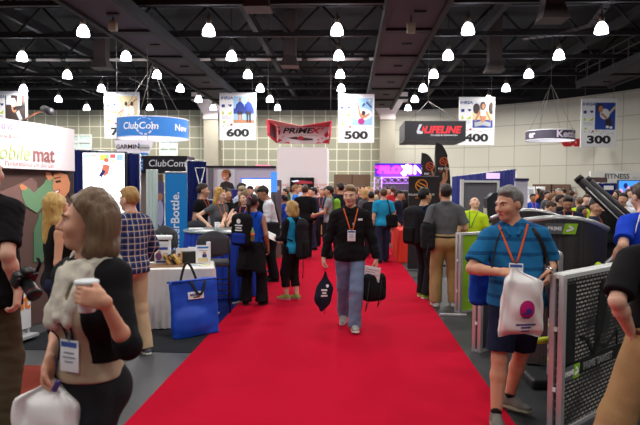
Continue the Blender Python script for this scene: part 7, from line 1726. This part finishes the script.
# --- man in the blue polo with a carrier bag
FA = -14; HB = 1.735; YB = 4.5; XB = X_(519, YB); STR = stripe_mat('polo_blue', (34, 108, 160), (24, 78, 124), .105, .26)
rh_ = wp(FA, HB, (XB, YB), 500, 272, 4.24); lh_ = wp(FA, HB, (XB, YB), 549, 271, 4.34)
bm_ = person('grey-haired man in a striped blue polo and navy shorts holding a white carrier bag', (XB, YB), FA, HB, .006, (206, 152, 124), hair=('short', (112, 108, 106)), eyes=True, wide=1.08, belly=.05, top=dict(m=STR, t=.013, hem=.90, sleeve=.80, polo=True, fat=.014, vneck=.09, loose=.012, amp=.007), bottom=dict(name='shorts', m=NAVYC, len=.90, cuff=.108, waist=1.0, amp=.008), shoes=dict(m=cloth((112, 110, 104)), sole=mat('sole_greygreen', (150, 156, 130), .6), sock=BSH, lace=SOLE_WHITE),
    pose=dict(rw=rh_, re=wd_(FA, (-.8, .2, -.7)), lw=lh_, le=wd_(FA, (.5, .4, -1)), head=(-44, 4, -3), lean=(3, -4), ra=wl(FA, HB, -.165, -.12, .085), la=wl(FA, HB, .015, .22, .085), rf=wd_(FA, (-.05, -1, 0)), lf=wd_(FA, (.75, -.75, 0)), lk=wd_(FA, (.3, -1, 0)),
              rh=dict(curl=.85, d=wd_(FA, (.9, -.35, .05)), n=wd_(FA, (.1, .5, -.9)), t=(0, 0, 1)), lh=dict(curl=.55, d=wd_(FA, (-.35, -.5, -.75)), n=wd_(FA, (-.9, .3, .2)), t=(-.5, -.5, .4))), lanyard=dict(m=LAN_ORANGE, z=1.235, w=.008, spread=.10))
m = MB(); wv = Vector(bm_.wr['l']); dv = Vector(bm_.ld); m.tube([wv - dv * .012, wv + dv * .006], .034, mat('watch_steel', (190, 192, 196), .25, metal=.8), 16); m.build('wristwatch', bm_.root)
gp = bm_.world(bm_.rhand)
def prints_b(m, on):
    draped_print(m, on, oval(.065, -.255, .056, .064, 20), MAGP); draped_print(m, on, rect(.035, -.29, .09, -.275), PUR, 2); draped_print(m, on, oval(.075, -.262, .022, .018), PUR, 2); draped_print(m, on, rect(.04, -.315, .085, -.305), PUR, 2)
    for i, (w_, z_) in enumerate(((.14, -.362), (.07, -.383), (.06, -.408))): draped_print(m, on, rect(.065 - w_ / 2, z_ - .007, .065 + w_ / 2, z_ + .004), PUR)
plastic_bag('white plastic bag with a magenta dot held up by the striped polo man', gp + Vector((.0, -.03, .04)), .30, .46, .10, rad(3), PBAG, prints_b, top_off=(.055, -.03), skew=-.02)
# strap across his chest and the blue bag behind his hip
def chest_strap(p, pts, w, mt, name='sling_strap'):
    trees = [BVHTree.FromPolygons([tuple(x) for x in vv], [tuple(x) for x in qq]) for vv, qq in p.surf]; out = []
    for (x, z) in pts:
        best = None
        for tr in trees:
            h_ = tr.ray_cast(Vector((x * p.s, -1, z * p.s)), Vector((0, 1, 0)))
            if h_[0] is not None and (best is None or h_[3] < best[1]): best = (h_[0], h_[3])
        if best: out.append(best[0] + Vector((0, -.006, 0)))
    m = MB(); m.tube(out, (w, .004), mt, 8, flat=(0, 1, 0)); return m, out
m, _o = chest_strap(bm_, [(.10, 1.475), (.135, 1.42), (.165, 1.36), (.19, 1.30), (.205, 1.24), (.215, 1.16)], .015, BKH); m.build('sling_strap', bm_.root)
m, _o = chest_strap(bm_, [(-.115, 1.46), (-.15, 1.38), (-.165, 1.30), (-.18, 1.2), (-.19, 1.1)], .006, BKH); m.build('drawcord', bm_.root)
q = bm_.world((-.21, .13, 1.0)); g = Grid((-.15, -.13, -.22), (.15, .13, .24), .011); g.box((0, 0, 0), (.09, .07, .16), rnd=.05); g.cone((0, 0, .1), (.03, 0, .22), .06, .015, k=.04); v, qd = g.mesh(); v = rumple(v, qd, .014, (11, 11, 11), 21); t = thing('drawstring_bag', 'royal blue drawstring bag behind the hip of the man in the striped polo', 'bag', (q.x - .05, q.y, q.z)); solid('bag_body', v, qd, cloth((26, 70, 178)), t)
q = bm_.world((.27, .05, .92)); g = Grid((-.14, -.14, -.24), (.14, .14, .24), .011); g.box((0, 0, 0), (.065, .10, .16), rnd=.05); v, qd = g.mesh(); v = rumple(v, qd, .010, (11, 11, 11), 22); t = thing('sling_bag', 'black sling bag at the hip of the man in the striped polo, by his watch', 'bag', (q.x + .02, q.y, q.z)); solid('bag_body', v, qd, BLK2, t); m = MB(); m.tube([(0, 0, .15), (-.02, -.02, .3)], (.014, .004), BKH, 6, flat=(1, 0, 0)); m.build('strap', t)
# --- the two men at the right edge
RB = cloth((28, 66, 196)); FA = 190; rbm = person('man in a royal blue shirt seen from behind at the right edge', (X_(655, 5.5), 5.5), FA, 1.80, .009, S1, hair=('short', (60, 46, 38)), wide=1.12, top=dict(m=RB, hem=.9, sleeve=.8, fat=.02, t=.016, amp=.007), bottom=dict(m=cloth((40, 42, 50)), knee=.085), shoes=dict(m=BSH), pose=dict(lean=(14, 0), lw=wl(FA, 1.80, -.36, .02, 1.05), rw=(-.25, -.2, .95)))
trees = [BVHTree.FromPolygons([tuple(x) for x in vv], [tuple(x) for x in qq]) for vv, qq in rbm.surf]; m = MB(); pts = []
for i in range(9):
    f = i / 8; o_ = Vector((.09 + .10 * f ** .7, .9, 1.49 - .17 * f)) * rbm.s; best = None
    for tr in trees:
        h_ = tr.ray_cast(o_, Vector((0, -1, 0)))
        if h_[0] is not None and (best is None or h_[3] < best[1]): best = (h_[0], h_[3])
    if best: pts.append(best[0] + Vector((0, .003, 0)))
if len(pts) > 2: m.tube(pts, .006, WHITE, 6); m.build('white_piping', rbm.root)
FA = 172; khm = person('man in a black polo and khaki trousers with a brown belt at the right edge', (X_(671, 3.3), 3.3), FA, 1.70, .007, S1, hair=('short', (60, 46, 38)), wide=1.16, belly=.03, top=dict(m=BLKC, hem=.985, sleeve=.85, t=.010, fat=.02, amp=.006), bottom=dict(m=KHAKI, waist=1.035, t=.016, knee=.10, cuff=.10, belt=mat('belt_brown', (92, 54, 34), .5), amp=.006), shoes=dict(m=BSH), pose=dict(lw=wl(FA, 1.72, -.20, -.02, .99), le=wl(FA, 1, -.6, -.6, 0), rw=(-.25, -.2, .95), la=(.38, .04, .085), ra=(-.10, -.02, .085)))

# --- the crowd further back: (pixel column, row of the crown, metres away, facing, label, body)
def folk(px, ytop, Y, face, label, skin_, hair_, top_, bottom_=None, fem=False, sleeve=.6, wide=1.0, pose=None, lan=False, group=None, bh=None, res=None, belly=0.0):
    H = min(1.95, max(1.42, CAM_H + (187 - ytop) * Y / FPX)); res = res or (.012 if Y < 13 else .015 if Y < 20 else .02)
    return person(label, (X_(px, Y), Y), face, H, res, skin_, fem=fem, hair=hair_, wide=wide, belly=belly, top=dict(m=top_, hem=.9, sleeve=sleeve, t=.016 if not fem else .011, collar=.015), bottom=dict(m=bottom_ or BLK2, knee=.078 if not fem else .068, cuff=.08 if not fem else .064), shoes=dict(m=BSH) if Y < 24 else None, pose=pose or {}, lanyard=LAN if lan else None, group=group)
DK, BR, BLO, GRY = (30, 25, 24), (74, 54, 40), (186, 148, 90), (150, 144, 136)
folk(238, 185, 13.3, 75, 'tall man in a pale shirt in front of the portrait poster', S5, ('short', DK), LBLUEC, sleeve=1.95, pose=dict(lean=(8, 0)))
folk(250, 188, 14.6 - 1.2, 10, 'man with dark hair facing us below the bright white screen', S2, ('short', DK), BLKC)
folk(258, 186.5, 12.9, 185, 'balding man in black with an orange collar band before the bright white screen', S3, ('fringe', GRY), BLKC, lan=True, wide=1.05)
folk(285, 190, 18, -60, 'man in grey left of the television on the white booth block', S2, ('short', DK), GREYC_)
folk(283.5, 196, 15.3, -120, 'dark-haired woman in blue behind the man in the white dress shirt', S4, ('pony', DK), ROYALC, fem=True)
folk(296, 186.5, 17, 95, 'man in a bright blue polo below the black television', S1, ('short', (150, 110, 76)), cloth((30, 120, 216)), DJEAN, sleeve=.7, lan=True)
st = folk(305, 186.5, 14.8, 176, 'broad man in a black suit seen from behind below the television', S2, ('short', BR), BLKC, BLKC, sleeve=1.97, wide=1.12, pose=dict(rw=(-.22, -.1, .92)))
folk(313.5, 189, 16.6, -80, 'man in navy beside the broad man in the black suit', S1, ('short', DK), NAVYC, DJEAN, pose=dict(lw=(.15, -.3, 1.1)))
folk(322, 189.5, 17.5, -10, 'bald man in dark blue facing us between navy and grey shirts', S2, ('buzz', (120, 92, 72)), TEALN, BLK2, lan=True)
gt = folk(329, 187.5, 14.6, -95, 'man in a grey tee holding a leaflet, beside the white booth block', S2, ('short', DK), LGREYC, BLKC, pose=dict(lw=(.14, -.32, 1.08), rw=(-.12, -.34, 1.05)))
backpack('lime green backpack on the man in the grey tee', gt, cloth((120, 176, 52)), cloth((84, 130, 40)), H=.46, W=.28, D=.16, res=.016)
dm = folk(340, 184.5, 15.4, -140, 'dark-haired man in charcoal beyond the walking man, beside the lime green backpack', S5, ('short', DK), BLK2, BLK2)
folk(316, 195, 19.5, 60, 'woman in purple glimpsed behind the bald man', S3, ('bob', BR), PURP, fem=True)
tq = folk(383.5, 189.5, 13.9, -168, 'man in a turquoise polo with a black shoulder bag on the red carpet', S1, ('short', (84, 60, 44)), TURQ, DJEAN, sleeve=.75, wide=1.06, pose=dict(lw=(.26, .02, .88), rw=(-.25, 0, .88), la=(.10, .10, .085), ra=(-.10, -.12, .085)))
m = MB(); q = tq.world((-.22, .09, .98)); g = Grid((-.18, -.12, -.2), (.18, .12, .2), .012); g.box((0, 0, 0), (.14, .06, .15), rnd=.05); v, qd = g.mesh(); t = thing('shoulder_bag', 'black shoulder bag hanging behind the man in the turquoise polo', 'bag', (q.x - .04, q.y - .05, q.z)); solid('bag_body', v, qd, BLKC, t); m.tube([(-.03, 0, .14), (-.06, .0, .3), (-.10, .02, .47), (-.11, .09, .50)], (.016, .004), BKH, 6, flat=(0, 1, 0)); m.build('shoulder_strap', t)
folk(376, 196, 15.6, 170, 'grey-blond man in royal blue behind the man in turquoise', S3, ('short', (196, 176, 140)), cloth((30, 56, 170)), DJEAN)
folk(398.5, 191, 15.4, 70, 'dark-haired man in dark navy beside the man in turquoise', S2, ('short', DK), NAVYC, DJEAN, pose=dict(head=(0, 12, 0)))
folk(404.5, 191.5, 17.5, -60, 'dark long-haired woman in black and red left of the black backdrop', S4, ('long', DK), BLKC, fem=True)
folk(401, 197, 19.5, 20, 'woman in crimson behind the dark-haired man in navy', S3, ('long', BR), REDCL, fem=True)
folk(366, 190.5, 17, 170, 'woman with blonde hair and a grey jacket beyond the walking man', S3, ('bob', BLO), GREYC_, fem=True, sleeve=1.9)
folk(371.5, 192.5, 15, 165, 'dark-haired man in a charcoal jacket left of the man in turquoise', S5, ('short', DK), BLK2, sleeve=1.95)
# right-hand crowd
folk(533, 193.5, 17.5, 15, 'man in a royal blue polo behind the white counter', S4, ('short', DK), ROYALC, sleeve=.7, lan=True)
be = folk(541.5, 199.5, 11.2, 75, 'brown-bearded man in black bowed over the fitness pod', S1, ('short', BR), BLKC, lan=True, pose=dict(lean=(14, 0), head=(0, 16, 0)))
g = Grid(be.Hd(np.array((-.09, -.13, 1.50)) * be.s) - .05, be.Hd(np.array((.09, .05, 1.62)) * be.s) + .05, .008)
g.ell(be.Hd(np.array((0, -.045, 1.573)) * be.s), (.062, .062, .048), Rm=be.RH); g.ell(be.Hd(np.array((0, -.11, 1.592)) * be.s), (.028, .03, .014), Rm=be.RH, mode='sub', k=.008); v, qd = g.mesh(); solid('beard', v, qd, hair_mat(BR), be.root)
folk(552, 193.5, 15, 100, 'brown-haired man in tan among the crowd behind the bearded man', S3, ('short', (126, 90, 60)), TANC)
folk(547, 191, 18, 40, 'dark-haired man in grey farther behind the bearded man', S2, ('short', DK), GREYC_)
folk(561, 194.5, 12.8, 60, 'dark-haired man in black between the bearded man and the navy polo man', S5, ('short', DK), BLKC)
folk(568.5, 195.5, 9.6, -12, 'dark-haired man in a navy polo looking down behind the green-logo pod', S4, ('short', DK), cloth((30, 36, 56)), KHAKI, sleeve=.7, lan=True, wide=1.1, pose=dict(head=(-6, 18, 0), lw=(.2, -.3, 1.05), rw=(-.2, -.3, 1.05)))
folk(579.5, 196, 13, 190, 'man in a bright lime shirt seen from behind among the crowd', S1, ('buzz', (110, 80, 60)), LIMEC, wide=1.12)
folk(586.5, 194, 14.4, -10, 'man facing us just behind the bright lime shirt', S3, ('short', BR), BLK2)
folk(583, 209, 10.9, 30, 'dark-haired woman low between the navy polos, behind the green-logo pod', S4, ('long', DK), BLKC, fem=True)
nv = folk(596.5, 198.5, 8.5, 62, 'man in a navy polo and khaki trousers below the diagonal gym arms', S2, ('short', (46, 34, 30)), cloth((28, 36, 58)), KHAKI, sleeve=.75, lan=True, wide=1.12, pose=dict(head=(-45, 2, 0)), res=.010)
folk(607.5, 196, 10.6, 150, 'man in black partly hidden by the diagonal gym arms', S1, ('short', BR), BLKC, BLK2, wide=1.1)
folk(613, 195.5, 13.2, -40, 'brown-haired man in grey below the navy drape', S2, ('short', (96, 72, 52)), GREYC_)
folk(623.5, 192.5, 11.4, -35, 'dark-haired man in a white shirt below the blue screen', S5, ('short', DK), WHITEC, sleeve=.8, lan=True)
folk(636.5, 194.5, 12.2, 175, 'man in a cream shirt at the right edge below the blue screen', S2, ('short', DK), CREAM, KHAKI, sleeve=.8, wide=1.12)
# far crowd down the hall
tops = [('navy', NAVYC), ('black', BLKC), ('white', WHITEC), ('grey', GREYC_), ('teal', cloth((40, 130, 140))), ('brown', BROWNCL), ('royal blue', ROYALC), ('pale blue', LBLUEC), ('green', GREENC), ('orange', ORANGEC), ('cream', CREAM), ('red', REDCL), ('pink', PINKC), ('purple', PURP), ('olive', OLIVE)]
hairs = [('dark', DK), ('brown', BR), ('blond', BLO), ('grey', GRY)]
r = random.Random(11)
far = [(288, 28, 'left of the television'), (300, 25, 'below the television'), (309, 26.5, 'right of the television'), (317, 23, 'by the corner of the white booth block'), (325, 21, 'by the corner of the white booth block'), (333, 27, 'before the brown double door'), (345, 20.5, 'before the brown double door'), (349, 30, 'before the brown double door'), (354, 24, 'before the brown double door'), (358, 35, 'at the far end of the red carpet'), (361, 20, 'behind the woman with blonde hair in grey'), (363, 28, 'at the far end of the red carpet'), (369, 23, 'left of the lilac truss'), (372, 30, 'left of the lilac truss'), (378, 20, 'in front of the lilac truss'), (388, 21, 'under the purple LED sign'), (393, 19, 'under the purple LED sign'), (355, 41, 'at the far end of the red carpet'), (366, 40, 'at the far end of the red carpet'), (341, 36, 'before the brown double door'),
       (538, 24, 'by the white poster panels'), (543, 21, 'by the white poster panels'), (549, 27, 'before the brown door of the curved wall'), (555, 22, 'before the brown door of the curved wall'), (559, 18.5, 'before the brown door of the curved wall'), (564, 25, 'before the brown door of the curved wall'), (572, 20, 'before the curved pale wall'), (575, 28, 'before the curved pale wall'), (590, 19, 'under the maroon panel'), (601, 18, 'before the navy drape'), (617, 17, 'before the navy drape'), (629, 18, 'before the blue screen'), (144, 14.0, 'in the tan booth behind the plaid shirt'), (264, 16.8, 'behind the glowing blue pillar'), (277, 21, 'by the left end of the white booth block')]
used = set()
for i, (px, Y, where) in enumerate(far):
    fem = r.random() < .38
    for _ in range(200):
        tn, tm = r.choice(tops); hn, hc_ = r.choice(hairs)
        if fem and hn == 'grey': hn, hc_ = hairs[1]
        key = (fem, hn, tn, where)
        if key not in used: break
    used.add(key)
    lab = 'distant %s in %s, %s hair, %s' % ('woman' if fem else 'man', tn, hn, where)
    folk(px, 187 + r.uniform(-1.2, 3.5) * 22 / Y, Y, r.choice((0, 20, -30, 90, -90, 160, 180, 200)), lab, r.choice((S1, S2, S3, S4, S5)), (r.choice(('long', 'bob', 'pony')) if fem else 'short', hc_), tm, r.choice((BLK2, DJEAN, KHAKI, NAVYC)), fem=fem, sleeve=r.choice((.6, .6, 1.95)), wide=r.uniform(.95, 1.1), group='visitors far down the hall')
EXPO = 0.55
wd = bpy.data.worlds.new('world'); scene.world = wd; wd.use_nodes = True
wd.node_tree.nodes['Background'].inputs[0].default_value = (.30, .30, .34, 1); wd.node_tree.nodes['Background'].inputs[1].default_value = .10
vs_ = scene.view_settings; vs_.view_transform = 'Standard'; vs_.look = 'None'; vs_.gamma = 1; vs_.use_curve_mapping = False; vs_.exposure = EXPO
